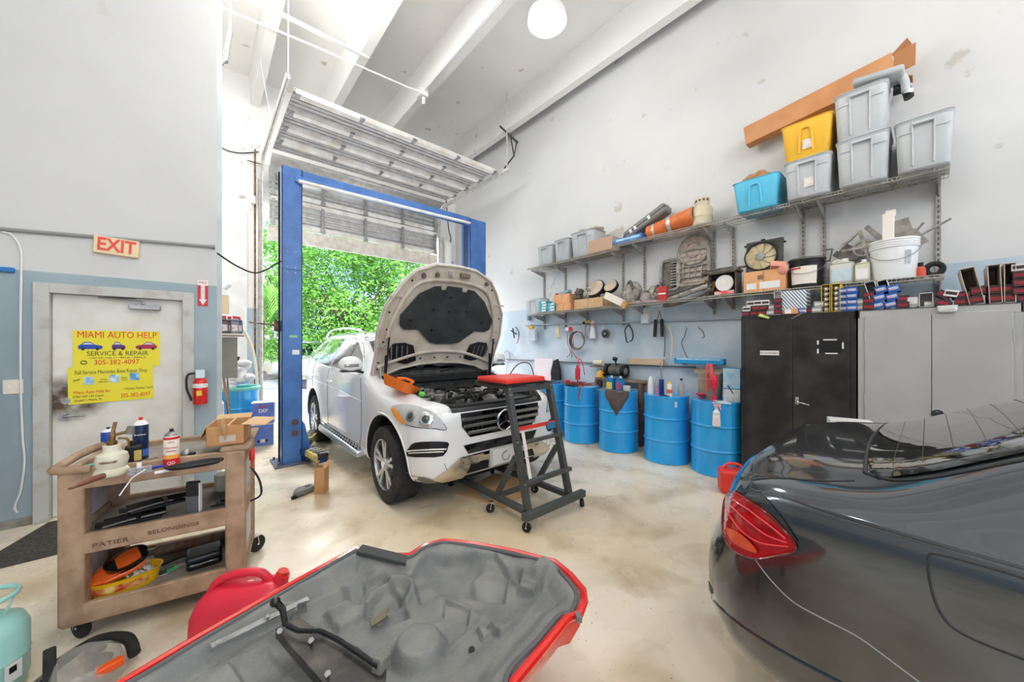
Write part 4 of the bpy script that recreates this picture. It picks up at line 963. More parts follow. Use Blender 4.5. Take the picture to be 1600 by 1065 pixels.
s2.patch('side_window', [(-.98, 1.07), (-1.30, 1.30), (-1.85, 1.36), (-1.85, 1.05)], M_glassr, sed, how='side', smooth_n=0, cuts=4, mirror=True)
s2.patch('side_window', [(-1.92, 1.05), (-1.92, 1.36), (-2.40, 1.33), (-2.85, 1.07), (-2.85, 1.03)], M_glassr, sed, how='side', smooth_n=0, cuts=4, mirror=True)
for pts in ([(-.92, 1.02), (-.80, .80), (-.90, .60), (-1.4, .30)], [(-1.88, 1.03), (-1.9, .32)], [(-3.0, .98), (-3.02, .32)]):
 s2.line('door_seam', pts, .003, M_seam, sed, how='side', mirror=True)
# boot lid gap, lamp, fuel flap, bumper seam
s2.line('boot_gap', [(-.80, -.10), (-.775, -.2), (-.745, -.36), (-.70, -.47)], .0045, M_seam, sed, how='top', mirror=True, off=-.001)
red = [(1136, 778), (1147, 771), (1168, 782), (1198, 801), (1224, 826), (1244, 850), (1240, 861), (1212, 868), (1182, 872), (1156, 864), (1140, 850), (1132, 828), (1132, 800)]
tl = s2.patch('tail_lamp', red, mat('red_tail_lens', (206, 22, 34), (150, 6, 18), rough=.08, coat=1, scale=14), sed, how='px', smooth_n=3, cuts=3, off=.006, th=.008, mirror=True)
s2.line('lamp_rim', red, .0032, mat('deep_red_rim', (110, 8, 16), rough=.2, coat=1), sed, how='px', closed=True, n=3, off=.008, mirror=True)
for q in ([(1142, 800), (1160, 826), (1190, 846), (1234, 852)], [(1146, 790), (1170, 812), (1200, 834), (1232, 846)], [(1150, 782), (1176, 798), (1206, 820), (1230, 840)]):
 s2.line('lamp_light_bar', q, .0028, mat('bright_red_bar', (244, 70, 80), rough=.2, coat=1), sed, how='px', off=.0145, n=5)
s2.patch('lamp_amber_field', [(1140, 826), (1152, 848), (1186, 862), (1176, 846), (1156, 830)], mat('orange_red_lens', (226, 84, 50), rough=.15, coat=1), sed, how='px', smooth_n=3, cuts=2, off=.014, th=.002)
s2.patch('smoked_lens', [(1160, 749), (1176, 755), (1196, 778), (1222, 810), (1246, 846), (1226, 826), (1200, 799), (1170, 780), (1149, 769)], mat('smoked_lens', (40, 46, 50), rough=.05, coat=1), sed, how='px', smooth_n=2, cuts=2, off=.005, th=.006, mirror=True)
s2.line('bumper_seam', [(1180, 873), (1204, 905), (1240, 940), (1290, 968), (1340, 994), (1390, 1030), (1450, 1075)], .0022, mat('pale_edge_line', (150, 152, 154), rough=.3), sed, how='px', n=6, mirror=True, off=.001)
flap = [(-.64, .955), (-.66, .83), (-.72, .79), (-.90, .80), (-.93, .84), (-.92, .955), (-.88, .975), (-.68, .98)]
s2.line('fuel_flap_gap', flap, .0035, M_seam, sed, how='side', closed=True, n=5)
s2.line('lower_bumper_crease', [(1094, 905), (1112, 935), (1160, 978), (1230, 1022), (1330, 1075)], .006, M_grey, sed, how='px', n=8, mirror=True, off=.0)
s2.line('shoulder_crease', [(-.3, 1.005), (-.8, 1.0), (-1.6, .985), (-3.2, .94)], .007, M_grey, sed, how='side', mirror=True, off=-.003)
s2.line('window_chrome', [(-.95, 1.04), (-1.9, 1.03), (-2.9, 1.015)], .007, M_chr, sed, how='side', mirror=True)
# front end and plate, out of frame but complete
s2.patch('headlight', [(.50, .60), (.80, .66), (.84, .74), (.56, .70)], M_lens, sed, how='front', mirror=True, smooth_n=3, cuts=2, sgn=-1)
s2.patch('grille', [(.05, .50), (.28, .50), (.30, .66), (.06, .67)], M_grid, sed, how='front', mirror=True, smooth_n=3, cuts=2, sgn=-1)
MB().box(-.16, -.06, .80, .16, -.035, .92).build('number_plate', M_white, sed, bevel=.003)
# ================================================================== things on the floor
M_fr = mat('grey_powder_coat', (74, 78, 78), rough=.4)
M_redp = mat('red_vinyl_pad', (224, 60, 48), rough=.4)
M_card = mat('plain_cardboard', (206, 160, 112), (190, 142, 96), rough=.8, scale=4)
M_cardl = mat('light_cardboard', (222, 186, 142), (208, 170, 124), rough=.8, scale=4)
M_redg = mat('red_polyethylene', (222, 40, 66), rough=.35, coat=.2)
M_redpaint = mat('bright_red_paint', (226, 34, 28), rough=.2, coat=.9)
M_trim = mat('dusty_grey_liner', (112, 114, 114), (130, 130, 127), rough=.55, scale=7, bump=.25, bscale=90)
# ---- creeper
cr_ = thing('topside_creeper', 'dark steel topside creeper on casters with red padded top, standing at the white car\'s nose', 'creeper', (.055, -.01, 0))
XL, XRr = 2.03, 2.56
MB().bar((1.93, 2.17, .13), (2.71, 2.17, .13), .06, .06).build('front_beam', M_fr, cr_, bevel=.004)
for x in (XL, XRr):
 MB().bar((x, 2.2, .13), (x, 3.45, .11), .05, .05).build('side_rail', M_fr, cr_, bevel=.004)
 u = MB().bar((x, 2.22, .12), (x, 2.49, 1.17), .05, .06, up=(0, 1, 0)).build('upright', M_fr, cr_, bevel=.004)
 if x == XL:
  MB().bar((x, 2.195, .42), (x, 2.29, .80), .035, .002, up=(0, 1, .25)).build('warning_label', mat('pale_label_print', (226, 222, 216), (200, 80, 70), rough=.6, scale=30, lo=.6, hi=.66), u)
 MB().bar((x, 2.66, .12), (x, 2.38, .56), .035, .05, up=(0, 1, 0)).build('rear_brace', M_fr, cr_, bevel=.003)
 MB().bar((x, 2.46, 1.165), (x - .04, 2.92, 1.175), .04, .05).build('top_arm', M_fr, cr_, bevel=.003)
 bt = MB()
 for z, y in ((.36, 2.245), (.70, 2.34), (1.10, 2.435), (1.15, 2.45)): bt.cyl((x - .02, y, z), (x - .02, y - .015, z), .009, n=6)
 bt.build('bolt', M_steel, cr_)
MB().bar((XL - .02, 2.26, .36), (XRr + .06, 2.26, .36), .05, .035).build('step', M_fr, cr_, bevel=.004)
MB().bar((XL, 2.35, .68), (XRr, 2.35, .68), .04, .03).build('step', M_fr, cr_, bevel=.004)
MB().bar((XL, 2.66, .125), (XRr, 2.66, .125), .04, .04).build('cross_beam', M_fr, cr_, bevel=.003)
rb = MB().bar((XL, 2.38, .80), (XRr, 2.38, .80), .006, .035).build('red_name_plate', M_redp, cr_)
MB().bar((XRr - .14, 2.374, .775), (XRr - .01, 2.374, .775), .004, .06).build('blue_name_plate', mat('blue_label', (60, 120, 170), rough=.5), cr_)
MB().bar((XL, 2.47, 1.14), (XRr, 2.47, 1.14), .04, .05).build('top_beam', M_fr, cr_, bevel=.003)
MB().box(1.96, 2.43, 1.195, 2.46, 2.88, 1.245).build('pad', M_redp, cr_, bevel=.02, seg=3)
MB().box(1.97, 2.44, 1.175, 2.45, 2.87, 1.196).build('pad_board', M_dark, cr_)
def caster(x, y, a, parent, r=.04, top=.1):
 c = MB().tr((x, y, 0), (0, 0, a))
 w = c.lathe([(.006, -.013), (r * .95, -.013), (r, -.008), (r, .008), (r * .95, .013), (.006, .013)], (0, .02, r), 20, 'x').build('caster_wheel', M_rub, parent)
 f = MB().tr((x, y, 0), (0, 0, a)); f.box(-.022, -.01, top - .008, .022, .035, top).bar((-.018, .01, top), (-.018, .02, r), .004, .028).bar((.018, .01, top), (.018, .02, r), .004, .028).cyl((-.022, .02, r), (.022, .02, r), .008, n=8)
 f.build('caster_fork', M_chrome, w); return w
for x, y, a in ((1.98, 2.16, .5), (2.68, 2.16, -.6), (1.97, 2.64, 1.0), (2.58, 2.68, .4), (2.0, 3.4, .2), (2.56, 3.4, -.3)): caster(x, y, a, cr_)
tag(MB().tube(cr_spline([(2.30, 2.70, 1.26), (2.32, 2.6, 1.36), (2.42, 2.55, 1.36), (2.50, 2.56, 1.22)], 8), .005, 6).build('thin_cable_loop', M_dark), 'thin black cable looping above the red pad of the creeper', 'cable')
# ---- red body panel upside down with its grey liner
ZP = .47
pan = thing('red_body_panel', 'large red body panel lying upside down in front, grey moulded liner showing', 'car panel', (.5, 1.35, 0))
opx = [(195, 1065), (290, 1008), (380, 956), (470, 905), (556, 858), (600, 868), (640, 868), (664, 853), (694, 845), (740, 850), (800, 861), (866, 878), (890, 898), (910, 922), (911, 938), (903, 958), (884, 964), (850, 1005), (800, 1065)]
OUT = [at(x, y, z=ZP) - Vector((.5, 1.35, 0)) for x, y in opx]
OUT += [Vector((.10, -.62, ZP)), Vector((-.30, -.66, ZP)), Vector((-.72, -.40, ZP)), Vector((-.98, .05, ZP)), Vector((-.92, .25, ZP))]
def dseg(p, a, b):
 ab = b - a; t = max(0, min(1, (p - a).dot(ab) / ab.dot(ab))); return (p - a - ab * t).length
O2 = [Vector((p.x, p.y)) for p in OUT]
def edge_d(p): return min(dseg(p, O2[i - 1], O2[i]) for i in range(len(O2)))
def lp(x, y): q = at(x, y, z=ZP - .05); return Vector((q.x - .5, q.y - 1.35))
def sstep(a, b, x): t = max(0, min(1, (x - a) / (b - a))); return t * t * (3 - 2 * t)
DOME = lp(655, 1008); POCK = lp(608, 928); RIDGES = [(lp(560, 1010), lp(700, 960), .014, .02), (lp(700, 1005), lp(765, 935), -.014, .012), (lp(470, 935), lp(560, 898), .02, .02), (lp(640, 900), lp(800, 885), -.02, .05), (lp(690, 930), lp(760, 960), .03, .03), (lp(800, 905), lp(850, 920), -.035, .035), (lp(330, 1030), lp(520, 930), -.018, .02), (lp(850, 925), lp(760, 1060), .02, .02)]
def _pl(q, h, w): return ([lp(*a) for a in q], h, w)
PLATES = [_pl([(566, 908), (602, 900), (628, 922), (644, 955), (600, 972), (566, 958)], -.030, .012), _pl([(640, 902), (668, 876), (775, 876), (800, 902), (790, 935), (720, 925), (690, 918), (655, 938)], -.032, .014), _pl([(692, 928), (738, 944), (732, 968), (690, 955)], -.025, .01), _pl([(812, 896), (846, 906), (838, 936), (806, 926)], .035, .012), _pl([(742, 974), (768, 966), (778, 986), (752, 996)], .022, .008), _pl([(500, 965), (550, 938), (582, 952), (530, 985)], .028, .012), _pl([(350, 1035), (420, 1005), (460, 1035), (400, 1075)], -.02, .012), _pl([(700, 1015), (745, 975), (735, 968), (688, 1004)], .012, .007)]
def inpoly(p, P):
 r = False
 for i in range(len(P)):
  a, b = P[i - 1], P[i]
  if (a.y > p.y) != (b.y > p.y) and p.x < (b.x - a.x) * (p.y - a.y) / (b.y - a.y) + a.x: r = not r
 return r
def liner_h(p):
 d = edge_d(p); h = .012 * sstep(.0, .03, d) - .05 * sstep(.05, .13, d) - .03 * sstep(.16, .26, d)
 h += .055 * (1 - sstep(.07, .115, (p - DOME).length))
 q = p - POCK; h += .025 * math.exp(-((math.hypot(q.x / 1.2, q.y / .9) - .09) / .018) ** 2) - .02 * (1 - sstep(.05, .085, math.hypot(q.x / 1.2, q.y / .9)))
 for a, b, am, w in RIDGES: h += .6 * am * math.exp(-(dseg(p, a, b) / w) ** 2)
 h += .035 * (1 - sstep(.03, .06, max(abs((p - lp(850, 905)).x), abs((p - lp(850, 905)).y)))) + .03 * (1 - sstep(.06, .1, max(abs((p - lp(500, 955)).x) / 1.4, abs((p - lp(500, 955)).y))))
 h += .02 * (1 - sstep(.08, .12, (p - lp(770, 905)).length)) + .03 * (1 - sstep(.03, .05, max(abs((p - lp(785, 980)).x), abs((p - lp(785, 980)).y))))
 for P, hh_, w_ in PLATES:
  if inpoly(p, P): h += hh_ * sstep(0, w_ * 1.6, min(dseg(p, P[i - 1], P[i]) for i in range(len(P))))
 return h
bm = bmesh.new(); bm.faces.new([bm.verts.new((p.x, p.y, 0)) for p in O2]); bmesh.ops.triangulate(bm, faces=bm.faces[:])
for _ in range(9):
 ed = [e for e in bm.edges if e.calc_length() > .0115]
 if not ed: break
 bmesh.ops.subdivide_edges(bm, edges=ed, cuts=1); bmesh.ops.triangulate(bm, faces=[f for f in bm.faces if len(f.verts) > 3])
for v in bm.verts: v.co.z = ZP - .012 + liner_h(Vector((v.co.x, v.co.y)))
bmesh.ops.solidify(bm, geom=bm.faces[:], thickness=.004); bmesh.ops.recalc_face_normals(bm, faces=bm.faces)
me = bpy.data.meshes.new('moulded_liner'); bm.to_mesh(me); bm.free(); me.materials.append(M_trim); me.polygons.foreach_set('use_smooth', [True] * len(me.polygons))
o = bpy.data.objects.new('moulded_liner', me); COL.objects.link(o); o.parent = pan
# outer skin: shallow bowl, with its rolled edge
cen = Vector((sum(p.x for p in OUT) / len(OUT), sum(p.y for p in OUT) / len(OUT), 0)); rows = []
for k, (sc_, zz) in enumerate(((1.0, 0), (1.018, -.012), (1.012, -.05), (.95, -.12), (.7, -.165), (.35, -.18), (.02, -.185))):
 rows.append([Vector((cen.x + (p.x - cen.x) * sc_, cen.y + (p.y - cen.y) * sc_, ZP + zz)) for p in OUT])
MB().grid(rows, closed_u=True).build('outer_skin', M_redpaint, pan)
MB().tube([Vector((cen.x + (p.x - cen.x) * 1.008, cen.y + (p.y - cen.y) * 1.008, ZP - .004)) for p in OUT], .017, 8, True).build('rolled_edge', M_redpaint, pan)
inner = [Vector((cen.x + (p.x - cen.x) * .955, cen.y + (p.y - cen.y) * .955, ZP + .004)) for p in OUT]
MB().tube(cr_spline(inner, 4, True), .010, 8, True).build('rubber_seal', mat('grey_weather_strip', (92, 94, 96), rough=.6), pan)
# small black hinge cover, hardware rail, bracket
def L(x, y, z=0): q = at(x, y, z=ZP + z); return Vector((q.x - .5, q.y - 1.35, q.z))
hc = MB(); a, b, c, d_ = L(556, 861, .03), L(634, 879, .03), L(636, 866, .05), L(566, 849, .05)
hc._add([a, b, c, d_] + [p + Vector((0, 0, -.02)) for p in (a, b, c, d_)], [(0, 1, 2, 3), (7, 6, 5, 4), (0, 4, 5, 1), (1, 5, 6, 2), (2, 6, 7, 3), (3, 7, 4, 0)])
hc.build('corner_cover', mat('dark_grey_plastic', (72, 74, 74), rough=.4), pan, bevel=.004)
mb = MB().bar(L(330, 1010, .012), L(482, 935, .012), .03, .006); mb.build('hinge_rail', M_steel, pan)
for q in ((342, 1002), (418, 962), (466, 945)):
 MB().cyl(L(*q, .012), L(*q, .040), .004, n=8).cyl(L(*q, .014), L(*q, .020), .008, n=6).build('stud', M_steel, pan)
MB().bc(*L(472, 948, .05), .03, .012, .045).build('clip', M_steel, pan)
br = MB(); pl_ = [L(430, 982, .03), L(466, 962, .03), L(500, 985, .04), L(520, 990, .04), L(560, 1010, .04), (L(604, 1045, .04)), L(598, 1080, .03), L(520, 1085, .03)]
br._add([Vector(p) for p in pl_] + [Vector(p) - Vector((0, 0, .035)) for p in pl_], [tuple(range(8)), tuple(range(8, 16))[::-1]] + [(i, (i + 1) % 8, 8 + (i + 1) % 8, 8 + i) for i in range(8)])
bk = br.build('hinge_bracket', mat('scuffed_dark_bracket', (52, 50, 48), (96, 90, 84), rough=.4, metal=.3, scale=9), pan, bevel=.003)
MB().tube([L(430, 940, .10), L(442, 952, .09), L(446, 975, .06), L(466, 985, .06), L(500, 985, .06), L(530, 1000, .06), L(590, 1040, .06)], [.014, .012, .010, .008, .008, .008, .008], 8).build('bracket_flange', M_black, bk)
MB().ball(L(430, 940, .105), .018).build('bracket_knob', M_black, bk)
for q in ((437, 985), (486, 1000), (512, 1052)): MB().cyl(L(*q, .03), L(*q, .055), .004, n=8).cyl(L(*q, .03), L(*q, .037), .010, n=6).build('bracket_nut', M_steel, bk)
MB().bc(*L(596, 1035, .05), .05, .04, .05, (0, .2, .5)).build('latch_block', mat('grey_latch_plastic', (118, 118, 112), rough=.5), bk, bevel=.006)
MB().bc(*L(904, 964, .01), .035, .02, .02, (0, 0, .9)).build('edge_clip', M_trim, pan)
tag(MB().tr(at(592, 968, z=ZP - .055)).tr(at(592, 968, z=ZP - .056), (R(4), 0, .3)).prism([(-.045, -.012), (.03, -.02), (.035, -.004), (.062, .012), (.03, .02), (-.03, .018)], 0, .01).build('brown_plastic_chip', mat('brown_chip', (112, 104, 86), rough=.6), bevel=.002), 'small brown broken plastic piece lying in the grey liner of the red panel', 'plastic piece')
for q in ((538, 945), (737, 1015)):
 MB().cyl(L(*q, -.072), L(*q, -.066), .012, n=12).build('drain_plug', M_dark, pan)
st = thing('panel_stand', 'low dark stand holding up the upturned red body panel', 'stand', (.45, 1.35, 0))
for x, y in ((-.3, -.25), (.3, -.25), (.3, .25), (-.3, .25)): MB().bar((x, y, 0), (x, y, .27), .035).build('leg', M_fr, st)
MB().box(-.32, -.27, .25, .32, .27, .286).build('stand_top', M_fr, st)
# ---- petrol can
g = thing('red_petrol_can', 'big red plastic petrol can on the floor behind the red body panel', 'petrol can', (.15, 2.30, 0), rz=R(-30))
rows = []
for z, sx, sy, ox in ((0, .36, .20, 0), (.02, .40, .235, 0), (.14, .41, .24, 0), (.22, .40, .235, .0), (.28, .375, .20, .01), (.315, .33, .13, .02), (.33, .26, .08, .03)):
 ring = []
 for i in range(32):
  a = 2 * PI * i / 32; c, s_ = math.cos(a), math.sin(a); e = .45
  ring.append((ox + sx / 2 * math.copysign(abs(c) ** e, c), sy / 2 * math.copysign(abs(s_) ** e, s_), z))
 rows.append(ring)
mb = MB().grid(rows, closed_u=True); mb._add(rows[-1], [tuple(range(32))]); mb._add(rows[0], [tuple(range(32))[::-1]])
gb = mb.build('can_body', M_redg, g, smooth=60); weld(gb)
MB().tube(cr_spline([(-.14, 0, .29), (-.11, 0, .345), (-.03, 0, .375), (.08, 0, .372), (.13, 0, .32)], 6), .021, 10).build('handle', M_redg, g)
MB().cyl((.165, 0, .27), (.19, 0, .35), .042, .034, n=20).build('filler_neck', M_redg, g)
MB().cyl((.186, 0, .345), (.193, 0, .368), .026, n=20).build('cap', M_redp, g)
# ---- small parts near the lift post
t = thing('narrow_cardboard_box', 'narrow open cardboard box standing on the floor by the blue post', 'box', (.94, 4.16, 0), rz=R(-38))
mb = MB()
w, h = .10, .27
for x0, y0, x1, y1 in ((-w / 2, -w / 2, w / 2, -w / 2), (w / 2, -w / 2, w / 2, w / 2), (w / 2, w / 2, -w / 2, w / 2), (-w / 2, w / 2, -w / 2, -w / 2)):
 mb.bar((x0, y0, h / 2), (x1, y1, h / 2), .004, h)
mb.box(-w / 2, -w / 2, 0, w / 2, w / 2, .004).build('box_body', M_card, t)
MB().bar((w / 2, -w / 2, h), (w / 2 + .03, w / 2 * .2, h + .06), .05, .004).build('flap', M_card, t); MB().bar((-w / 2, 0, h), (-w / 2 + .01, 0, h + .05), w * .8, .004, up=(1, 0, 0)).build('flap', M_card, t)
t = thing('grey_plastic_bracket', 'grey moulded plastic car part lying on the floor beside the narrow cardboard box', 'plastic part', (.79, 4.24, 0), rz=R(25))
MB().prism([(-.13, -.02), (-.10, -.06), (.10, -.05), (.12, .05), (-.02, .08), (-.08, .04)], .01, .06).build('shell', M_trim, t, bevel=.012)
MB().cyl((.05, .01, .058), (.05, .01, .066), .025, n=14).box(-.15, -.05, 0, -.09, -.02, .03).build('socket', M_dark, t)
# ---- under the car: creeper board
t = thing('wooden_floor_board', 'flat piece of plywood and card on the floor under the white car\'s nose', 'board', (2.4, 3.0, 0), rz=.3)
MB().box(-.35, -.3, .001, .35, .3, .012).build('board_sheet', M_cardl, t)
tag(MB().box(2.12, 2.86, .013, 2.26, 2.98, .03).build('grey_cloth_rag', mat('grey_blue_rag', (150, 164, 172), rough=.9, bump=.4), bevel=.008), 'small folded grey blue rag under the white car\'s nose', 'rag')
# ---- doormat
t = MB().prism([(-1.25, 4.18), (-.05, 4.22), (-.02, 4.98), (-1.02, 4.98)], .001, .012).build('doormat', mat('black_fibre_mat', (58, 56, 54), (96, 90, 84), rough=.95, scale=60, bump=.6), bevel=.003)
tag(t, 'black ribbed doormat on the floor in front of the exit door', 'mat')
# ---- refrigerant cylinder bottom left
M_aqua = mat('pale_aqua_steel', (158, 212, 204), rough=.3, coat=.3)
cpos = at(0, 1065, z=.12)
t = thing('gas_cylinder', 'pale aqua refrigerant cylinder with collar handle at the lower left edge', 'gas cylinder', (-.735, 2.72, 0))
MB().lathe([(.06, .0), (.11, .01), (.125, .05), (.125, .145), (.128, .15), (.125, .155), (.125, .27), (.11, .31), (.07, .335), (.03, .345)], n=32).build('tank', M_aqua, t)
MB().cyl((0, 0, .33), (0, 0, .39), .016, n=12).cyl((-.03, 0, .39), (.03, 0, .39), .014, n=10).build('valve', M_steel, t)
hd = MB()
for a in (0, PI * .5, PI, PI * 1.5):
 hd.bar((.05 * math.cos(a), .05 * math.sin(a), .32), (.085 * math.cos(a), .085 * math.sin(a), .42), .02, .008, up=(math.cos(a), math.sin(a), 0))
hd.torus((0, 0, .425), .09, .011); hd.build('collar_handle', M_aqua, t)
lb = MB().tr((.098, -.080, .10), (0, 0, R(50)))
lb.box(-.028, -.001, -.035, .028, .001, .045); lb.build('label_sheet', M_white, t)
MB().tr((.0985, -.0815, .115), (0, 0, R(50))).box(-.014, -.001, -.012, .010, .0012, .016).build('label_square', M_dark, t)
# ---- headlamp unit on the floor
t = thing('loose_headlamp', 'loose car headlamp unit with orange reflector lying on the floor below the cart', 'headlamp', (-.42, 2.50, 0), rz=R(20)); t.scale = (.78,) * 3
rows = []
for z, k in ((.01, .85), (.06, 1.0), (.12, .95), (.17, .7)):
 rows.append([(a * k, b * k, z) for a, b in ((-.20, -.22), (.02, -.26), (.16, -.12), (.18, .05), (.08, .18), (-.06, .22), (-.12, .10))])
mb = MB().grid(rows, closed_u=True); mb._add(rows[-1], [tuple(range(7))]); mb._add(rows[0], [tuple(range(7))[::-1]])
MB_ = mb.build('clear_cover', mat('hazy_clear_plastic', (206, 206, 200), rough=.1, alpha=.35), t, bevel=.01)
MB().bar((-.15, -.25, .05), (-.08, .22, .16), .05, .10).build('housing_rim', M_rub, t, bevel=.01)
MB().tube(cr_spline([(-.05, .22, .08), (.10, .20, .12), (.20, .06, .12), (.20, -.08, .08)], 6), .03, 10).build('housing_back', M_rub, t)
MB().lathe([(.02, 0), (.06, .02), (.075, .06)], (.04, -.06, .08), 20).lathe([(.02, 0), (.05, .02), (.06, .05)], (.06, .08, .08), 20).build('reflector', M_chrome, t)
MB().box(.02, -.20, .12, .13, -.15, .16).build('orange_reflector', mat('orange_reflector', (238, 92, 30), rough=.3), t, bevel=.006)
t = thing('black_wiper_cowl', 'long black plastic moulding on the floor left of the loose headlamp', 'plastic part', (-.60, 2.52, 0), rz=R(70)); t.scale = (.7,) * 3
MB().prism([(-.28, 0), (.30, 0), (.30, .03), (.05, .07), (-.28, .09)], -.03, .03, 'y').build('moulding', M_black, t, bevel=.012)
MB().bar((-.2, -.035, .05), (.25, -.035, .02), .006, .014).build('chrome_strip', M_chrome, t)
# ---- petrol can by the sedan
t = thing('small_red_petrol_can', 'red and black petrol can on the floor between last drum and grey sedan', 'petrol can', (4.22, 1.34, 0), rz=R(30))
MB().box(-.10, -.13, 0, .10, .13, .24).build('can_body', M_redp, t, bevel=.03, seg=3)
MB().tube(cr_spline([(0, -.08, .22), (0, -.06, .29), (0, .05, .29), (0, .09, .22)], 5), .016, 8).build('handle', M_redp, t)
MB().prism([(-.13, 0), (-.30, 0), (-.14, .22), (-.10, .22)], -.07, .07, 'x').build('black_foot', M_dark, t, bevel=.01)
t = thing('small_parts_tray', 'low clear tray of rags on the floor beside the first blue drum', 'tray', (4.55, 4.12, 0), rz=.3)
MB().tub(0, 0, 0, .09, (.26, .2), (.3, .24), .03, .004, top=False).build('tray_shell', M_lens, t)
MB().ball((0, 0, .05), (.11, .08, .045)).build('rag', mat('brown_rag', (120, 104, 92), rough=.95, bump=.5), t)
# ================================================================== utility cart and what is on it
M_cart = mat('worn_brown_cart', (178, 150, 124), (146, 118, 94), rough=.7, scale=9, detail=8, bump=.15)
M_cartt = mat('grey_cart_shelf', (150, 142, 134), (120, 110, 100), rough=.7, scale=6, detail=8)
CO = Vector((-.56, 2.87, 0)); CA = R(-10)
def cw(u, v, z=0): return CO + Vector((math.cos(CA) * u - math.sin(CA) * v, math.sin(CA) * u + math.cos(CA) * v, z))
cart = thing('utility_cart', 'worn brown three shelf plastic utility cart in front of the exit door', 'cart', CO, rz=CA)
CL, CD = .76, .60
for u in (0, CL - .09):
 for v in (0, CD - .09):
  p = MB().box(u - .003, v - .003, .11, u + .093, v + .093, .902).build('post', M_cart, cart, bevel=.012)
for z0, z1, nm in ((.80, .905, 'top_shelf'), (.46, .565, 'middle_shelf'), (.10, .205, 'bottom_shelf')):
 mb = MB().box(.01, .0, z0, CL - .01, .035, z1).box(.01, CD - .035, z0, CL - .01, CD, z1).box(0, .01, z0, .035, CD - .01, z1).box(CL - .035, .01, z0, CL, CD - .01, z1)
 s_ = mb.build(nm, M_cart, cart, bevel=.008)
 MB().box(.02, .02, z1 - .045, CL - .02, CD - .02, z1 - .03).build('shelf_deck', M_cartt, s_)
for z in (.205, .565):
 for x in (.012, CL - .018): MB().box(x, .05, z, x + .006, CD - .05, z + .25).build('side_panel', mat('pale_side_panel', (206, 204, 206), (184, 180, 182), rough=.5, scale=4), cart)
MB().tube(cr_spline([(-.015, .0, .915), (-.02, .3, .925), (0, CD, .915)], 4), .022, 10).tube([(-.015, .0, .915), (.02, -.008, .91), (.12, -.008, .905)], .02, 10).build('rim', M_cart, cart)
hh = MB().box(CL - .12, .0, .90, CL + .03, CD, .925).build('handle_tray', M_cart, cart, bevel=.01)
for u, v, a in ((.07, .06, .8), (CL - .03, .08, 2.5), (.08, CD - .07, 1.2), (CL + .0, CD - .05, -.9)):
 c_ = caster(u, v, a, cart, .06, .125)
ink = mat('faded_marker_ink', (112, 84, 62), rough=.8)
text('PATIER', .034, ink, cart, (.12, -.003, .497), depth=.0008, align='LEFT', rot=(PI / 2, 0, 0), sx=1.3, bold=0)
text('BELONGINGS', .03, ink, cart, (.33, -.003, .51), depth=.0008, align='LEFT', rot=(PI / 2, 0, 0), sx=1.2)
text('PATIER', .03, ink, cart, (.47, -.003, .862), depth=.0008, align='LEFT', rot=(PI / 2, 0, 0), sx=1.2)
ZT1, ZT2, ZT3 = .876, .536, .176
def spray_can(name, label, pos, r, h, mbody, mtop, mband=None, nozzle=None, txt=None, tm=None):
 t = thing(name, label, 'spray can', pos)
 MB().lathe([(r * .93, 0), (r, .004), (r, h * .8), (r * .96, h * .82)], n=24).build('can_body', mbody, t)
 if mband: MB().lathe([(r * 1.012, h * .08), (r * 1.012, h * .24)], n=24, caps=False).build('colour_band', mband, t)
 MB().lathe([(r * .96, h * .82), (r * .75, h * .88), (r * .45, h * .91), (r * .45, h * .93)], n=24).build('shoulder', mtop, t)
 MB().cyl((0, 0, h * .93), (0, 0, h), r * .26, n=12).build('nozzle', nozzle or M_dark, t)
 if txt:
  for s_, z, m_ in txt: text(s_, r * .42, m_, t, (0, -r * 1.02, h * z), depth=.0008)
 return t
M_sbl = mat('navy_can', (28, 46, 84), rough=.3); M_srd = mat('red_can_print', (206, 30, 44), rough=.35); M_org = mat('orange_print', (244, 170, 70), rough=.4); M_cream2 = mat('cream_print', (244, 236, 222), rough=.4)
M_redtext = mat('red_print', (206, 34, 34), rough=.5); M_whitetext = mat('white_print', (240, 240, 240), rough=.5); M_darktext = mat('dark_print', (40, 44, 34), rough=.5)
def onc(px, py, z): q = at(px, py, z=z); return q
q = onc(220, 716, ZT1)
spray_can('blue_spray_can', 'tall dark blue spray can with white cap ring at the back of the cart top', q, .034, .245, M_sbl, M_whitetext, mat('blue_band', (70, 120, 210), rough=.35), M_redp, [('Brakleen', .60, M_whitetext)])
q = onc(268, 727, ZT1)
c = spray_can('red_spray_can', 'red and white spray can of cleaner near the middle of the cart top', q, .034, .205, M_cream2, M_steel, None, M_dark, [('CRC', .66, M_redtext), ('Electronic', .52, M_redtext), ('Cleaner', .43, M_redtext)])
MB().lathe([(.0346, 0), (.0346, .045)], n=24, caps=False).lathe([(.0346, .15), (.0346, .163)], n=24, caps=False).build('red_band', M_srd, c); MB().lathe([(.0346, .046), (.0346, .066)], n=24, caps=False).build('orange_band', M_org, c)
text('QD', .022, M_whitetext, c, (0, -.0352, .022), depth=.0008)
q = onc(169, 704, ZT1)
t = spray_can('short_blue_spray_can', 'blue and purple can half hidden behind the white funnel pot', q, .032, .15, mat('blue_violet_can', (36, 76, 168), (84, 70, 150), rough=.3, scale=14), M_whitetext)
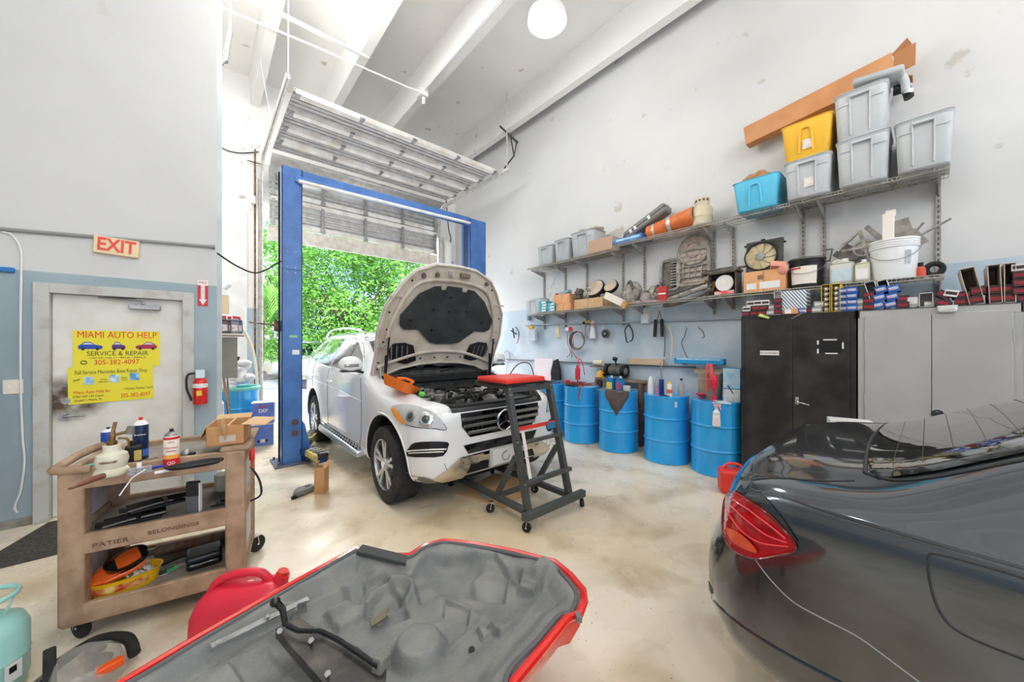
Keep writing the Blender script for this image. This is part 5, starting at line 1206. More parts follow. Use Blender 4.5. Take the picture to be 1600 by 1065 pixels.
# cream pot with neck
q = onc(175, 742, ZT1)
t = thing('cream_plastic_pot', 'round cream plastic jug with fat base ring on the cart top', 'jug', q)
M_ivory = mat('aged_ivory_plastic', (226, 222, 200), (214, 206, 180), rough=.5, scale=6)
MB().lathe([(.045, 0), (.062, .006), (.066, .02), (.060, .034), (.052, .042), (.056, .055), (.062, .085), (.056, .11), (.036, .124), (.034, .128), (.034, .155), (.031, .157)], n=32).build('jug_body', M_ivory, t)
text('TEXACAT', .014, mat('brown_print', (120, 76, 50), rough=.6), t, (-.005, -.0615, .08), depth=.003, bold=.0003)
t = thing('brass_sprayer_head', 'brass valve fitting sitting on the cream jug', 'valve', q + Vector((0, .0, .157)))
M_brass = mat('tarnished_brass', (150, 118, 76), (106, 82, 54), rough=.45, metal=.8, scale=20)
MB().cyl((0, 0, 0), (0, 0, .02), .02, n=12).cyl((0, 0, .02), (.005, 0, .055), .012, n=10).bar((.0, 0, .05), (.012, 0, .115), .022, .014).cyl((-.01, 0, .045), (.065, .01, .06), .008, n=8).tube(cr_spline([(.02, 0, .03), (.055, 0, .02), (.06, 0, -.02)], 5), .006, 6).build('valve_body', M_brass, t, bevel=.002)
MB().cyl((.06, .01, .045), (.068, .01, .085), .02, .014, n=12).build('knob', mat('grey_knob', (120, 118, 112), rough=.6), t)
q = onc(209, 722, ZT1)
t = thing('black_oil_bottle', 'small black bottle with yellow label between jug and blue spray can', 'bottle', q, rz=.15)
MB().box(-.035, -.02, 0, .035, .02, .10).build('bottle_body', M_dark, t, bevel=.012, seg=3); MB().cyl((0, 0, .095), (0, 0, .125), .016, n=14).build('cap', M_dark, t)
MB().box(.0, -.0212, .012, .03, -.0202, .07).build('yellow_label', mat('yellow_label', (216, 196, 110), rough=.6), t)
q = onc(196, 728, ZT1)
t = thing('small_dark_bottle', 'tiny dark bottle in front of the black oil bottle', 'bottle', q)
MB().lathe([(.015, 0), (.016, .05), (.008, .06), (.008, .075)], n=14).build('bottle_body', M_rub, t); MB().box(-.01, -.017, .01, .01, -.016, .045).build('paper_label', M_cream2, t)
q = onc(217, 741, ZT1)
t = thing('small_printed_box', 'small grey box printed with fine lines at the front of the cart top', 'box', q + Vector((0, .02, 0)), rz=R(8))
MB().box(-.045, -.018, 0, .045, .018, .032).build('box_body', mat('grey_fine_print', (168, 168, 170), (120, 120, 124), rough=.6, scale=110), t, bevel=.002)
MB().box(-.01, -.01, .032, .008, .01, .055).build('white_part', M_white, t)
q = onc(236, 734, ZT1 + .003)
t = thing('blue_handled_pick', 'blue handled tool with a long thin white rod hanging off the cart front', 'tool', q)
MB().bar((-.06, -.02, .008), (.03, .02, .008), .022, .014).bar((.02, .015, .008), (.07, .02, .010), .016, .012).build('blue_handle', mat('royal_blue_plastic', (48, 56, 160), rough=.4), t, bevel=.004)
MB().tube([(-.01, -.02, .02), (-.06, -.10, .0), (-.10, -.125, -.07)], .003, 6).build('thin_rod', M_white, t); MB().ball((-.01, -.018, .02), .009).build('ball_joint', M_white, t)
q = onc(146, 750, ZT1 + .012)
t = thing('wooden_handled_tool', 'old tool with reddish brown handle pointing off the cart\'s front left corner', 'tool', q, rz=R(52))
MB().tube([(-.075, 0, .0), (-.05, 0, .002), (0, 0, .006), (.05, 0, .006)], [.008, .011, .014, .013], 10).build('wood_handle', mat('reddish_wood', (124, 78, 62), rough=.6), t)
MB().cyl((-.10, 0, -.002), (-.075, 0, 0), .006, .008, n=8).build('ferrule', M_rust, t)
q = onc(132, 734, ZT1 + .01)
t = thing('teal_spray_trigger', 'teal plastic spray trigger lying at the left end of the cart top', 'spray trigger', q, rz=.2)
MB().box(-.03, -.015, .0, .05, .015, .025).bar((.0, 0, .0), (.035, -.02, -.018), .012, .03).build('trigger_head', mat('teal_plastic', (70, 200, 180), rough=.4), t, bevel=.005)
q = onc(243, 722, ZT1)
t = thing('crumpled_rag', 'crumpled grey and pink rag beside the red spray can', 'rag', q)
mb = MB(); rd = random.Random(4); M_ragm = mat('grey_pink_rag', (122, 112, 106), (190, 168, 164), rough=.95, scale=30, bump=.6)
mb.ball((0, 0, .016), (.034, .024, .018)).ball((.024, .012, .022), (.02, .018, .02)).ball((-.02, .01, .014), (.022, .02, .014)); mb.build('cloth', M_ragm, t)
q = onc(262, 735, ZT1)
tag(MB().tr(q, (0, 0, .1)).box(-.05, -.022, 0, .06, .022, .004).build('white_card', M_white), 'flat white card lying in front of the red spray can', 'card')
q = onc(291, 716, ZT1)
t = thing('paint_spray_gun_cup', 'silver and black round fitting between the red spray can and the cardboard box', 'fitting', q)
MB().ball((0, 0, .028), (.026, .026, .028)).build('silver_ball', M_steel, t); MB().cyl((.015, -.012, .025), (.035, -.02, .02), .018, n=14).build('black_cap', M_dark, t)
q = onc(308, 728, ZT1)
t = thing('black_cable_bundle', 'coiled black cable lying under the cardboard box on the cart', 'cable', q)
mb = MB(); rd = random.Random(8)
for k in range(6): mb.tube([(rd.uniform(-.01, .01) + (.07 + .006 * k) * math.cos(a) * 1.2, (.03 + .004 * k) * math.sin(a), .008 + .005 * (k % 3)) for a in [2 * PI * j / 18 for j in range(18)]], .005, 6, True)
mb.build('coil', M_dark, t)
# open cardboard box over the handle tray
t = thing('open_cardboard_box', 'open cardboard box with spread flaps on the right end of the cart', 'box', cw(.665, .20, .93), rz=CA + R(-2))
w, d_, h = .19, .26, .12; mb = MB()
mb.box(-w / 2, -d_ / 2, 0, w / 2, d_ / 2, .004).box(-w / 2, -d_ / 2, 0, w / 2, -d_ / 2 + .004, h).box(-w / 2, d_ / 2 - .004, 0, w / 2, d_ / 2, h).box(-w / 2, -d_ / 2, 0, -w / 2 + .004, d_ / 2, h).box(w / 2 - .004, -d_ / 2, 0, w / 2, d_ / 2, h)
mb.build('box_body', M_card, t)
MB().bar((0, -d_ / 2, h), (0, -d_ / 2 - .045, h - .045), w, .003, up=(0, 1, 1)).build('flap', M_cardl, t)
MB().bar((w / 2, 0, h), (w / 2 + .13, -.02, h - .012), d_, .003).build('flap', M_cardl, t)
MB().bar((-w / 2, 0, h), (-w / 2 - .03, 0, h - .07), d_, .003, up=(1, 0, 0)).build('flap', M_card, t)
MB().bar((0, d_ / 2, h), (0, d_ / 2 + .06, h + .02), w, .003).build('flap', M_cardl, t)
MB().bar((-.07, -.06, .03), (.02, .10, .13), .014, .004).build('wood_stick', M_cardl, t)
MB().box(-.03, -d_ / 2 - .001, .02, .05, -d_ / 2, .06).build('paper_label', mat('pale_label', (206, 192, 180), rough=.7), t)
tag(MB().tr(cw(CL + .03, .10, .83)).bar((0, 0, .05), (0, 0, -.02), .012, .03).cyl((0, 0, -.02), (.0, 0, -.07), .006, n=8).ball((0, -.005, .01), (.016, .02, .03)).build('red_tool', M_redp), 'red handled tool hanging from the right end of the cart', 'tool')
tag(MB().tube(cr_spline([cw(CL + .0, .35, .70), cw(CL + .05, .34, .60), cw(CL + .06, .33, .50), cw(CL + .0, .32, .47)], 6), .007, 6).build('black_hose_loop', M_dark), 'short black hose loop sticking out of the cart\'s right side', 'hose')
# middle shelf
M_glossb = mat('glossy_black_plastic', (20, 22, 22), rough=.18, coat=.6)
def ribbed(name, label, px, py, z, L_, W_, H_, rz, n):
 q = at(px, py, z=z); t = thing(name, label, 'plastic part', q, rz=rz)
 mb = MB()
 for k in range(n):
  y = -W_ / 2 + W_ * (k + .5) / n; mb.tube([(-L_ / 2, y, H_ * .5), (-L_ * .1, y * .9, H_ * .7), (L_ / 2, y * .7, H_ * .55)], W_ / n * .52, 8)
 mb.build('ribbed_body', M_glossb, t)
 MB().box(-L_ / 2 + .01, -W_ / 2, 0, L_ / 2 - .02, W_ / 2, H_ * .45).build('base', M_dark, t, bevel=.004)
 MB().bar((L_ * .05, -W_ * .6, H_ * .8), (L_ * .05, W_ * .55, H_ * .8), .02, .01).bar((-L_ / 2, 0, H_ * .5), (-L_ / 2 - .03, 0, H_ * .6), .03, .02).build('clip', M_dark, t)
 return t
ribbed('air_intake_duct', 'lower of two glossy black ribbed plastic ducts on the middle shelf', 184, 830, ZT2, .25, .12, .035, CA + R(14), 5).location = cw(.24, .16, ZT2)
ribbed('air_intake_duct', 'upper of two glossy black ribbed plastic ducts, propped on the other one', 212, 806, ZT2 + .045, .29, .11, .035, CA + R(20), 5).location = cw(.33, .24, ZT2 + .04)
q = at(302, 804, z=ZT2)
t = thing('upright_grey_pad', 'grey and black narrow pad standing upright on the middle shelf', 'pad', q, rz=R(-30))
MB().box(-.035, -.012, 0, .035, .012, .115).build('grey_face', mat('slate_pad', (92, 92, 98), rough=.6), t, bevel=.006); MB().box(-.033, -.012, .115, .033, .012, .20).build('black_top', M_dark, t, bevel=.005); MB().box(.035, -.012, .02, .040, .012, .19).build('white_edge', M_white, t)
q = at(345, 790, z=ZT2)
tag(MB().tr(q).bar((-.05, 0, .01), (.04, .02, .012), .008).bar((-.02, .05, .01), (.05, -.05, .012), .007).bar((.0, .06, .01), (.05, .03, .016), .01, .02).build('black_clip_strips', M_dark), 'loose black plastic strips at the right end of the middle shelf', 'plastic strips')
q = at(340, 758, z=ZT2)
t = thing('beige_tape_roll', 'cream roll lying at the back right of the middle shelf', 'roll', cw(.60, .47, ZT2))
MB().lathe([(.02, 0), (.055, .0), (.058, .01), (.058, .10), (.055, .11), (.02, .11)], n=24).build('roll_body', M_ivory, t)
# bottom shelf
q = at(185, 915, z=ZT3)
t = thing('yellow_parts_tub', 'yellow oval plastic tub with red printed front on the bottom shelf', 'tub', cw(.205, .145, ZT3), rz=CA + R(14)); t.scale = (1.12, 1.2, 1.2)
M_yt = mat('yellow_plastic', (240, 190, 20), rough=.35); ring = lambda sx, sy, z: [(sx * math.cos(a), sy * math.sin(a) * (1 + .25 * math.cos(a) ** 2), z) for a in [2 * PI * i / 36 for i in range(36)]]
r_ = [ring(.115, .06, 0), ring(.13, .072, .065), ring(.136, .078, .066), ring(.126, .068, .066), ring(.11, .055, .008)]
mb = MB().grid(r_, closed_u=True); mb._add(r_[0], [tuple(range(36))[::-1]]); mb._add(r_[-1], [tuple(range(36))]); mb.build('tub_shell', M_yt, t)
lb = [(p, q2) for p, q2 in zip(ring(.1215, .0655, .018)[20:32], ring(.1275, .0705, .05)[20:32])]
MB().grid([[a for a, b in lb], [b for a, b in lb]]).build('printed_label', mat('food_print', (200, 60, 30), (236, 206, 120), rough=.5, scale=26), t)
cl_ = MB(); rd = random.Random(2)
for k in range(26): cl_.bc(rd.uniform(.0, .09), rd.uniform(-.04, .04), rd.uniform(.03, .075), rd.uniform(.02, .05), .016, .008, (rd.random(), rd.random(), rd.random() * 3))
cl_.build('clear_scraps', mat('clear_scrap_plastic', (214, 214, 210), rough=.3), t)
q = at(180, 870, z=ZT3 + .085)
t = thing('orange_funnel', 'orange and black plastic funnel lying in the yellow tub', 'funnel', cw(.17, .15, ZT3 + .095), rot=(R(22), R(-14), CA + R(22)))
M_of = mat('glossy_orange_plastic', (244, 106, 42), rough=.2, coat=.5)
MB().grid([[(-.12, -.02, .0), (-.12, .02, .0)], [(-.06, -.055, .03), (-.06, .055, .03)], [(.03, -.065, .05), (.03, .065, .05)], [(.10, -.055, .06), (.10, .055, .06)]]).build('scoop', M_of, t)
MB().prism([(-.13, -.02), (-.05, -.058), (.05, -.066), (.11, -.05), (.11, .05), (.05, .066), (-.05, .058), (-.13, .02)], -.005, .028).build('scoop_body', M_of, t, bevel=.01)
MB().lathe([(.075, 0), (.085, .04), (.089, .04), (.086, .0)], (.045, 0, .03), 32, sy=.75, caps=False).build('black_collar', M_glossb, t); MB().lathe([(.01, .012), (.08, .014)], (.045, 0, .03), 32, sy=.75).build('inner_cone', M_dark, t)
q = at(320, 885, z=ZT3)
t = thing('folded_black_leather_case', 'folded black leather case at the right end of the bottom shelf', 'case', q + Vector((0, .04, 0)), rz=CA + R(10))
MB().box(-.085, -.06, 0, .085, .10, .045).build('lower_fold', M_black, t, bevel=.018, seg=3); MB().box(-.088, -.066, .046, .083, .10, .085).build('upper_fold', mat('soft_black_leather', (34, 38, 44), rough=.35, bump=.2, scale=10), t, bevel=.018, seg=3)
q = at(258, 892, z=ZT3)
t = thing('gauge_with_wire', 'small instrument with green edge and looped grey wire on the bottom shelf', 'instrument', q, rz=.4)
MB().box(-.03, -.02, 0, .04, .03, .018).build('instrument_body', mat('dark_green_case', (50, 66, 58), rough=.5), t, bevel=.005); MB().box(.0, -.026, 0, .045, -.018, .014).build('green_edge', mat('bright_green_plastic', (60, 190, 110), rough=.4), t)
MB().tube(cr_spline([(.03, .02, .012), (-.04, .04, .01), (-.07, .0, .006), (-.02, -.05, .006), (.08, -.035, .006)], 7), .004, 6).build('lead', M_steel, t)
q = cw(.45, .45, ZT3)
t = thing('old_steel_tube', 'old steel tube lying across the back of the bottom shelf', 'tube', q, rz=CA)
MB().cyl((-.2, 0, .035), (.2, .02, .035), .034, n=20).build('tube_body', M_rust, t); MB().cyl((-.24, 0, .035), (-.2, 0, .035), .022, n=16).build('end_fitting', M_steel, t)
tag(MB().tr(cw(.42, .30, ZT3)).tube(cr_spline([(-.1, 0, .012), (0, .03, .02), (.08, -.01, .012), (.16, .03, .012)], 6), .011, 8).build('short_black_hose', M_rub), 'short black hose on the bottom shelf in front of the steel tube', 'hose')
tag(MB().tr(cw(.70, .30, ZT3)).box(-.012, -.12, 0, .006, .14, .20).build('black_board', M_dark, bevel=.003), 'thin black board standing at the right end of the bottom shelf', 'board')
# ================================================================== drums and the right wall
M_drum = mat('cyan_blue_drum_enamel', (50, 172, 240), (42, 160, 232), rough=.24, coat=.5, scale=3)
M_drumt = mat('drum_lid_steel', (60, 130, 180), (120, 140, 150), rough=.45, scale=7)
def make_drum(label, loc):
 t = thing('steel_drum', label, 'drum', loc, group='blue steel drums along the wall')
 r = .285; prof = [(r * .97, .0), (r, .004), (r, .02), (r * .985, .03)]
 for zc in (.295, .585):
  prof += [(r * .985, zc - .016), (r * 1.012, zc - .011), (r * 1.024, zc), (r * 1.012, zc + .011), (r * .985, zc + .016)]
 prof += [(r * .985, .85), (r, .86), (r * 1.006, .872), (r, .88), (r * .97, .878)]
 MB().lathe(prof, n=56, caps=True).build('drum_shell', M_drum, t)
 MB().lathe([(r * .965, .862), (r * .966, .866), (.0001, .866)], n=40, caps=False).build('drum_lid', M_drumt, t)
 MB().cyl((.17, 0, .866), (.17, 0, .880), .035, n=16).build('bung', M_steel, t); MB().cyl((-.18, .0, .866), (-.18, 0, .878), .02, n=12).build('bung', M_steel, t)
 return t
DR = [(4.72, 4.35), (4.68, 3.70), (4.71, 3.03), (4.76, 2.32), (4.785, 1.70)]
DL = ['blue steel drum half hidden by the creeper, farthest along the wall', 'blue steel drum with tangled red wire spilling over its rim', 'blue steel drum with a brown cloth hanging over its rim', 'blue steel drum carrying a row of bottles, second from the black cabinet', 'blue steel drum beside the black cabinet, with red pump on top']
d0 = make_drum(DL[0], (*DR[0], 0))
for (x, y), l in zip(DR[1:], DL[1:]): dup(d0, (x, y, 0), rz=random.Random(l).random() * 6, label=l)
DZT = .881
def onD(i, dx, dy): return Vector((DR[i][0] + dx, DR[i][1] + dy, DZT - .013))
# cloth over drum 3
t = thing('brown_shop_cloth', 'brown cloth draped over the front rim of the middle drum', 'cloth', onD(2, 0, 0))
rows = []
for k in range(15):
 a = PI + R(28) + (k - 7) / 7 * R(34); rr = .292; c, s_ = math.cos(a), math.sin(a)
 drop = .30 * max(0, 1 - abs(k - 7) / 7.5) + .03 + .008 * math.sin(k * 2)
 rows.append([(.12 * c, .12 * s_, .006), (.25 * c, .25 * s_, .02), (rr * c, rr * s_, .024), ((rr + .008) * c, (rr + .008) * s_, .0), ((rr + .012 + .004 * math.sin(k * 1.9)) * c, (rr + .012) * s_, -drop * .5), ((rr + .006) * c, (rr + .006) * s_, -drop)])
o = MB().grid(rows).build('cloth_sheet', mat('brown_cloth', (104, 88, 82), (88, 74, 70), rough=.95, bump=.5), t); m = o.modifiers.new('s', 'SOLIDIFY'); m.thickness = .004
MB().box(-.26, -.20, .006, .20, .20, .016).build('tray_sheet', mat('grey_metal_tray', (130, 138, 142), rough=.5, metal=.3), t, bevel=.003)
M_jy = mat('yellow_label_jug', (238, 210, 90), rough=.45); M_jb = mat('blue_jug', (40, 130, 190), rough=.4)
def jug(name, label, loc, sx, sy, h, m, rz=0, lab=None, cap=None, handle=True):
 t = thing(name, label, 'jug', loc, rz=rz)
 MB().tub(0, 0, 0, h * .78, (sx, sy), (sx * .97, sy * .97), min(sx, sy) * .25).tub(0, 0, h * .775, h * .9, (sx * .97, sy * .97), (sx * .35, sy * .35), min(sx, sy) * .15).build('jug_body', m, t, smooth=50)
 MB().cyl((sx * .1, 0, h * .86), (sx * .1, 0, h), min(sx, sy) * .2, n=14).build('cap', cap or M_white, t)
 if handle: MB().tube(cr_spline([(-sx * .38, 0, h * .70), (-sx * .36, 0, h * .92), (-sx * .1, 0, h * .95), (.0, 0, h * .86)], 5), min(sx, sy) * .09, 7).build('handle', m, t)
 if lab: MB().box(-sx * .38, -sy / 2 - .0025, h * .12, sx * .38, -sy / 2 + .002, h * .58).build('label_print', lab, t)
 return t
FACE = -PI / 2 - R(0)   # front of a thing turned toward -x
jug('yellow_labelled_jug', 'blue topped jug with big yellow label on the middle drum', onD(2, -.12, .05), .12, .09, .22, M_jb, FACE, M_jy)
jug('blue_labelled_jug', 'blue jug with small red label on the middle drum', onD(2, -.11, -.10), .11, .09, .22, M_jb, FACE, mat('red_blue_label', (206, 60, 60), (60, 120, 190), rough=.5, scale=20))
tag(MB().tr(onD(2, -.10, -.20)).tub(0, 0, .003, .09, (.07, .08), (.07, .08), .01).build('white_carton', M_white), 'small white carton at the right side of the middle drum top', 'carton')
# tangle on drum 2, caulk gun style pump
t = thing('red_wire_tangle', 'tangle of red wire and hose lying on the second blue drum', 'wire', onD(1, 0, 0))
rd = random.Random(12); mb = MB(); M_rw = mat('dull_red_wire', (150, 66, 62), rough=.6)
for k in range(26):
 P = [Vector((rd.uniform(-.24, .1), rd.uniform(-.26, .22), .02 + .06 * rd.random())) for _ in range(4)]
 if k > 18: P = [Vector((-.2, -.15, .06)), Vector((-.27, -.2, .04)), Vector((-.30, -.19 - .02 * rd.random(), -.05)), Vector((-.305, -.16 - .06 * rd.random(), -.10 - .1 * rd.random()))]
 mb.tube(cr_spline(P, 6), .005, 5)
mb.build('wire_strands', M_rw, t)
t = thing('red_suction_gun', 'red fluid gun with bent tubes standing on the second blue drum', 'fluid gun', onD(1, -.12, -.02))
MB().cyl((0, 0, .0), (0, 0, .12), .012, n=10).cyl((0, 0, .12), (0, 0, .30), .042, n=20).cyl((0, 0, .30), (0, 0, .34), .025, n=14).build('barrel', M_redg, t)
MB().tube(cr_spline([(0, 0, .34), (.01, .02, .46), (0, .06, .48)], 6), .006, 6).tube(cr_spline([(0, -.03, .32), (0, -.03, .46), (0, -.10, .38), (0, -.14, .2)], 6), .008, 6).build('feed_tube', M_redp, t)
t = thing('drum_top_clutter', 'pale rags and a small red lid on the far drums', 'rags', onD(1, -.05, .20))
MB().ball((0, 0, .03), (.12, .09, .04)).ball((-.05, .05, .05), (.06, .05, .03)).build('rag_heap', M_ragm, t); MB().cyl((-.08, -.02, .07), (-.08, -.02, .10), .04, n=14).build('red_lid', M_redg, t)
tag(MB().tr(onD(0, -.05, -.02), (0, 0, .2)).box(-.16, -.14, .003, .12, .16, .03).box(-.14, -.05, .03, .0, .12, .045).build('blue_grey_tray', mat('blue_grey_tray', (70, 100, 140), rough=.5), bevel=.004), 'blue grey tray on the drum nearest the white car', 'tray')
# bottles on drum 4
t = thing('white_cone_bottle', 'tall white bottle with pointed top, leftmost on the bottle drum', 'bottle', onD(3, -.10, .17)); MB().lathe([(.036, 0), (.038, .01), (.038, .17), (.024, .22), (.01, .245), (.004, .25)], n=18).build('bottle_body', M_white, t)
t = thing('blue_grease_gun', 'dark blue tube with long grey nozzle on the bottle drum', 'grease gun', onD(3, -.13, -.0)); MB().cyl((0, 0, 0), (0, 0, .22), .030, n=16).build('gun_tube', mat('dark_blue_tube', (26, 60, 130), rough=.35), t); MB().cyl((0, 0, .22), (.0, .015, .46), .016, .006, n=10).build('long_nozzle', M_steel, t)
t = thing('pink_bottle', 'clear bottle with pink liquid behind the dark blue tube', 'bottle', onD(3, -.05, .10)); MB().lathe([(.035, 0), (.036, .10), (.034, .17), (.015, .22), (.012, .25)], n=16).build('bottle_body', mat('clear_bottle', (214, 214, 218), rough=.15, trans=.5, ior=1.2), t); MB().lathe([(.0363, .01), (.0368, .09)], n=16, caps=False).build('pink_fill', mat('pink_fluid', (230, 150, 190), rough=.3), t)
t = thing('yellow_top_spray_can', 'cream and orange spray can with yellow top on the bottle drum', 'spray can', onD(3, -.16, -.12)); MB().lathe([(.03, 0), (.032, .005), (.032, .15), (.026, .165), (.024, .17)], n=18).build('can_body', M_cream2, t); MB().lathe([(.0324, .05), (.0324, .10)], n=18, caps=False).build('orange_band', mat('coral_band', (232, 110, 70), rough=.4), t); MB().cyl((0, 0, .165), (0, 0, .20), .025, .02, n=16).build('yellow_cap', mat('yellow_cap', (230, 200, 80), rough=.4), t)
t = thing('clear_bottle', 'clear bottle with dark cap near the right rim of the bottle drum', 'bottle', onD(3, .0, -.2)); MB().lathe([(.038, 0), (.04, .10), (.034, .15), (.014, .19), (.012, .21)], n=18).build('bottle_body', MATS['clear_bottle'], t); MB().cyl((0, 0, .21), (0, 0, .235), .016, n=12).build('cap', M_dark, t)
t = thing('black_spanner_pile', 'small dark tools lying at the front of the bottle drum top', 'tools', onD(3, -.20, -.08)); MB().bar((-.02, -.06, .012), (.02, .07, .012), .03, .018).cyl((.03, .0, .01), (.03, .05, .01), .012, n=8).build('tool_body', M_dark, t, bevel=.004)
tag(MB().tr((DR[3][0] - .20, DR[3][1] - .215, .80), (0, 0, R(-35))).box(-.002, -.035, -.05, .003, .035, .02).build('paper_tag', M_white), 'white paper tag hanging between the two nearest drums', 'tag')
# drum 5
t = thing('brown_pail', 'tan ribbed pail standing at the back of the drum beside the black cabinet', 'pail', onD(4, .07, .10))
MB().lathe([(.125, 0), (.13, .01), (.14, .24), (.146, .245), (.146, .26), (.142, .265), (.148, .30), (.148, .33), (.143, .335)], n=28).build('pail_body', mat('tan_pail', (170, 152, 132), (150, 130, 110), rough=.5, scale=5), t)
t = thing('red_hand_pump', 'translucent red hand pump standing on the drum beside the black cabinet', 'hand pump', onD(4, -.14, -.02))
MB().cyl((0, 0, 0), (0, 0, .06), .032, n=14).cyl((0, 0, .06), (0, 0, .13), .01, n=10).lathe([(.012, .13), (.045, .17), (.045, .27), (.03, .31), (.012, .32)], n=18).build('pump_bowl', M_redg, t)
MB().tube(cr_spline([(0, .03, .26), (.0, .05, .40), (0, .07, .44), (0, .09, .30), (0, .08, .12)], 6), .010, 7).bar((0, .02, .30), (.0, .03, .45), .03, .02).build('pump_hose', mat('salmon_hose', (232, 96, 96), rough=.4), t)
t = thing('red_funnel', 'small red funnel on the drum beside the black cabinet', 'funnel', onD(4, -.12, .14)); MB().lathe([(.012, 0), (.014, .035), (.055, .065), (.058, .078), (.05, .078)], n=20).build('funnel_body', M_redg, t)
t = thing('tall_blue_carton', 'tall blue and white printed box leaning by the black cabinet on the last drum', 'box', onD(4, .0, -.17), rz=R(-78))
mb = MB().box(-.09, -.05, 0, .09, .05, .40); o = mb.build('box_body', mat('sky_blue_carton', (40, 160, 220), rough=.5), t, bevel=.003)
MB().box(-.085, -.0525, .16, .085, -.0505, .395).build('printed_front', mat('pale_blue_print', (150, 204, 232), (214, 230, 240), rough=.5, scale=9), t); MB().box(-.085, -.0525, .005, .085, -.0505, .15).build('white_panel', mat('white_grey_print', (232, 232, 232), (200, 190, 180), rough=.5, scale=9), t)
MB().bar((-.04, -.055, .20), (.02, -.055, .10), .01, .004, up=(0, 1, 0)).build('black_stripe', M_dark, t)
t = thing('white_papers', 'loose white papers and red clip at the front of the last drum top', 'papers', onD(4, -.18, -.12), rz=.4); MB().box(-.08, -.09, .0, .08, .1, .008).bc(0, 0, .012, .12, .14, .004, (0.05, 0, .4)).build('paper_sheets', M_white, t)
t = thing('hanging_spray_bottle', 'white spray bottle hooked over the rim of the drum beside the black cabinet', 'spray bottle', Vector((DR[4][0] - .285, DR[4][1] - .10, .80)), rz=R(-72))
MB().tub(0, 0, -.20, -.05, (.085, .05), (.075, .045), .015).tub(0, 0, -.05, .0, (.075, .045), (.03, .03), .01).build('bottle_body', M_white, t); MB().box(-.03, -.026, -.17, .03, -.0245, -.09).build('faint_print', mat('faint_pink_print', (240, 214, 210), (236, 236, 234), rough=.5, scale=30), t)
MB().cyl((0, 0, 0), (0, 0, .03), .017, n=12).bar((-.03, 0, .045), (.045, 0, .05), .02, .02).bar((.03, 0, .04), (.045, 0, .0), .01, .012).build('trigger_head', mat('white_red_trigger', (238, 180, 180), rough=.4), t)
# bench, grinder, beam
t = thing('wood_bench', 'narrow wooden wall bench behind the middle drums, holding the bench grinder', 'bench', (5.09, 3.25, 0))
MB().box(-.08, -.45, .96, .08, .42, 1.0).build('bench_top', mat('worn_timber', (150, 134, 112), (120, 100, 80), rough=.8, scale=5), t, bevel=.004)
for y in (-.42, .38):
 for x in (-.075, .025): MB().box(x, y, 0, x + .05, y + .05, .96).build('leg', mat('brown_timber_leg', (134, 108, 92), (110, 86, 72), rough=.8, scale=5), t)
t = thing('bench_grinder', 'black and grey bench grinder with round wheel guards on the wooden bench', 'bench grinder', (5.075, 3.30, 1.0))
M_gr = mat('dusty_machine_grey', (104, 104, 100), (70, 70, 68), rough=.6, scale=10)
MB().box(-.08, -.12, 0, .08, .12, .04).cyl((0, -.11, .13), (0, .11, .13), .085, n=24).build('motor', M_gr, t, bevel=.006)
for s_ in (-1, 1):
 MB().cyl((0, s_ * .13, .13), (0, s_ * .18, .13), .10, n=26).build('wheel_guard', M_dark, t); MB().cyl((-.03, s_ * .182, .13), (-.03, s_ * .186, .13), .055, n=20).build('grinding_wheel', M_steel, t)
 MB().bar((-.09, s_ * .15, .03), (-.14, s_ * .15, .07), .05, .01).build('tool_rest', M_dark, t)
MB().cyl((0, .0, .21), (.0, .02, .29), .012, n=8).cyl((-.02, .02, .30), (0, .02, .33), .04, n=16).build('lamp_arm', M_dark, t)
tag(MB().tr((5.08, 3.60, 1.0)).lathe([(.085, 0), (.08, .05), (.05, .10), (.02, .12)], n=20).build('yellow_cover', mat('ochre_cover', (232, 180, 60), rough=.5)), 'yellow rounded cover left of the bench grinder', 'cover')
t = thing('small_jars', 'pale jar on its side beside the bench grinder', 'jar', (5.08, 3.62, 1.19)); MB().cyl((0, -.06, .05), (0, .10, .05), .05, n=18).build('jar_body', M_ivory, t); MB().cyl((0, .10, .05), (0, .12, .05), .042, n=16).build('lid', M_white, t)
tag(MB().box(5.03, 3.50, 1.165, 5.17, 3.80, 1.185).build('small_wall_shelf', MATS['worn_timber']), 'short wooden ledge on the wall holding the pale jar', 'shelf')
tag(MB().box(5.12, 2.55, 1.24, 5.18, 3.12, 1.33).build('timber_batten', mat('pale_timber', (214, 186, 156), (196, 164, 132), rough=.75, scale=4)), 'pale timber batten fixed to the wall right of the bench grinder', 'timber')
tag(MB().box(5.10, 1.45, 1.16, 5.16, 2.1, 1.22).build('timber_rail', MATS['pale_timber']), 'timber rail on the wall behind the tan pail', 'timber')
t = thing('blue_long_tube_box', 'long bright blue box lying level on the wall rail above the tan pail', 'box', (5.07, 2.04, 1.285)); MB().box(-.05, -.34, 0, .05, .30, .08).build('box_body', MATS['sky_blue_carton'], t, bevel=.01); MB().box(-.052, -.30, .055, -.05, .26, .078).build('pale_edge', MATS['pale_blue_print'], t)
t2 = thing('tube_rest', 'steel rest bracket under the long blue box', 'bracket', (5.14, 2.04, 1.27)); MB().box(-.12, -.2, 0, .04, -.17, .014).box(-.12, .17, 0, .04, .2, .014).build('rest_arm', M_steel, t2)
t = thing('leaning_white_sheet', 'white and pinkish board leaning against the wall behind the far drums', 'board', (5.02, 4.95, .86), rot=(0, R(8), R(4)))
MB().box(-.01, -.24, 0, .01, .22, .42).build('board_sheet', mat('pink_white_sheet', (240, 232, 232), (244, 210, 214), rough=.5, scale=1.6), t)
t = thing('black_rubber_boot_mat', 'dark ribbed rubber piece behind the leaning white board', 'rubber piece', (5.08, 4.62, .88), rz=.1)
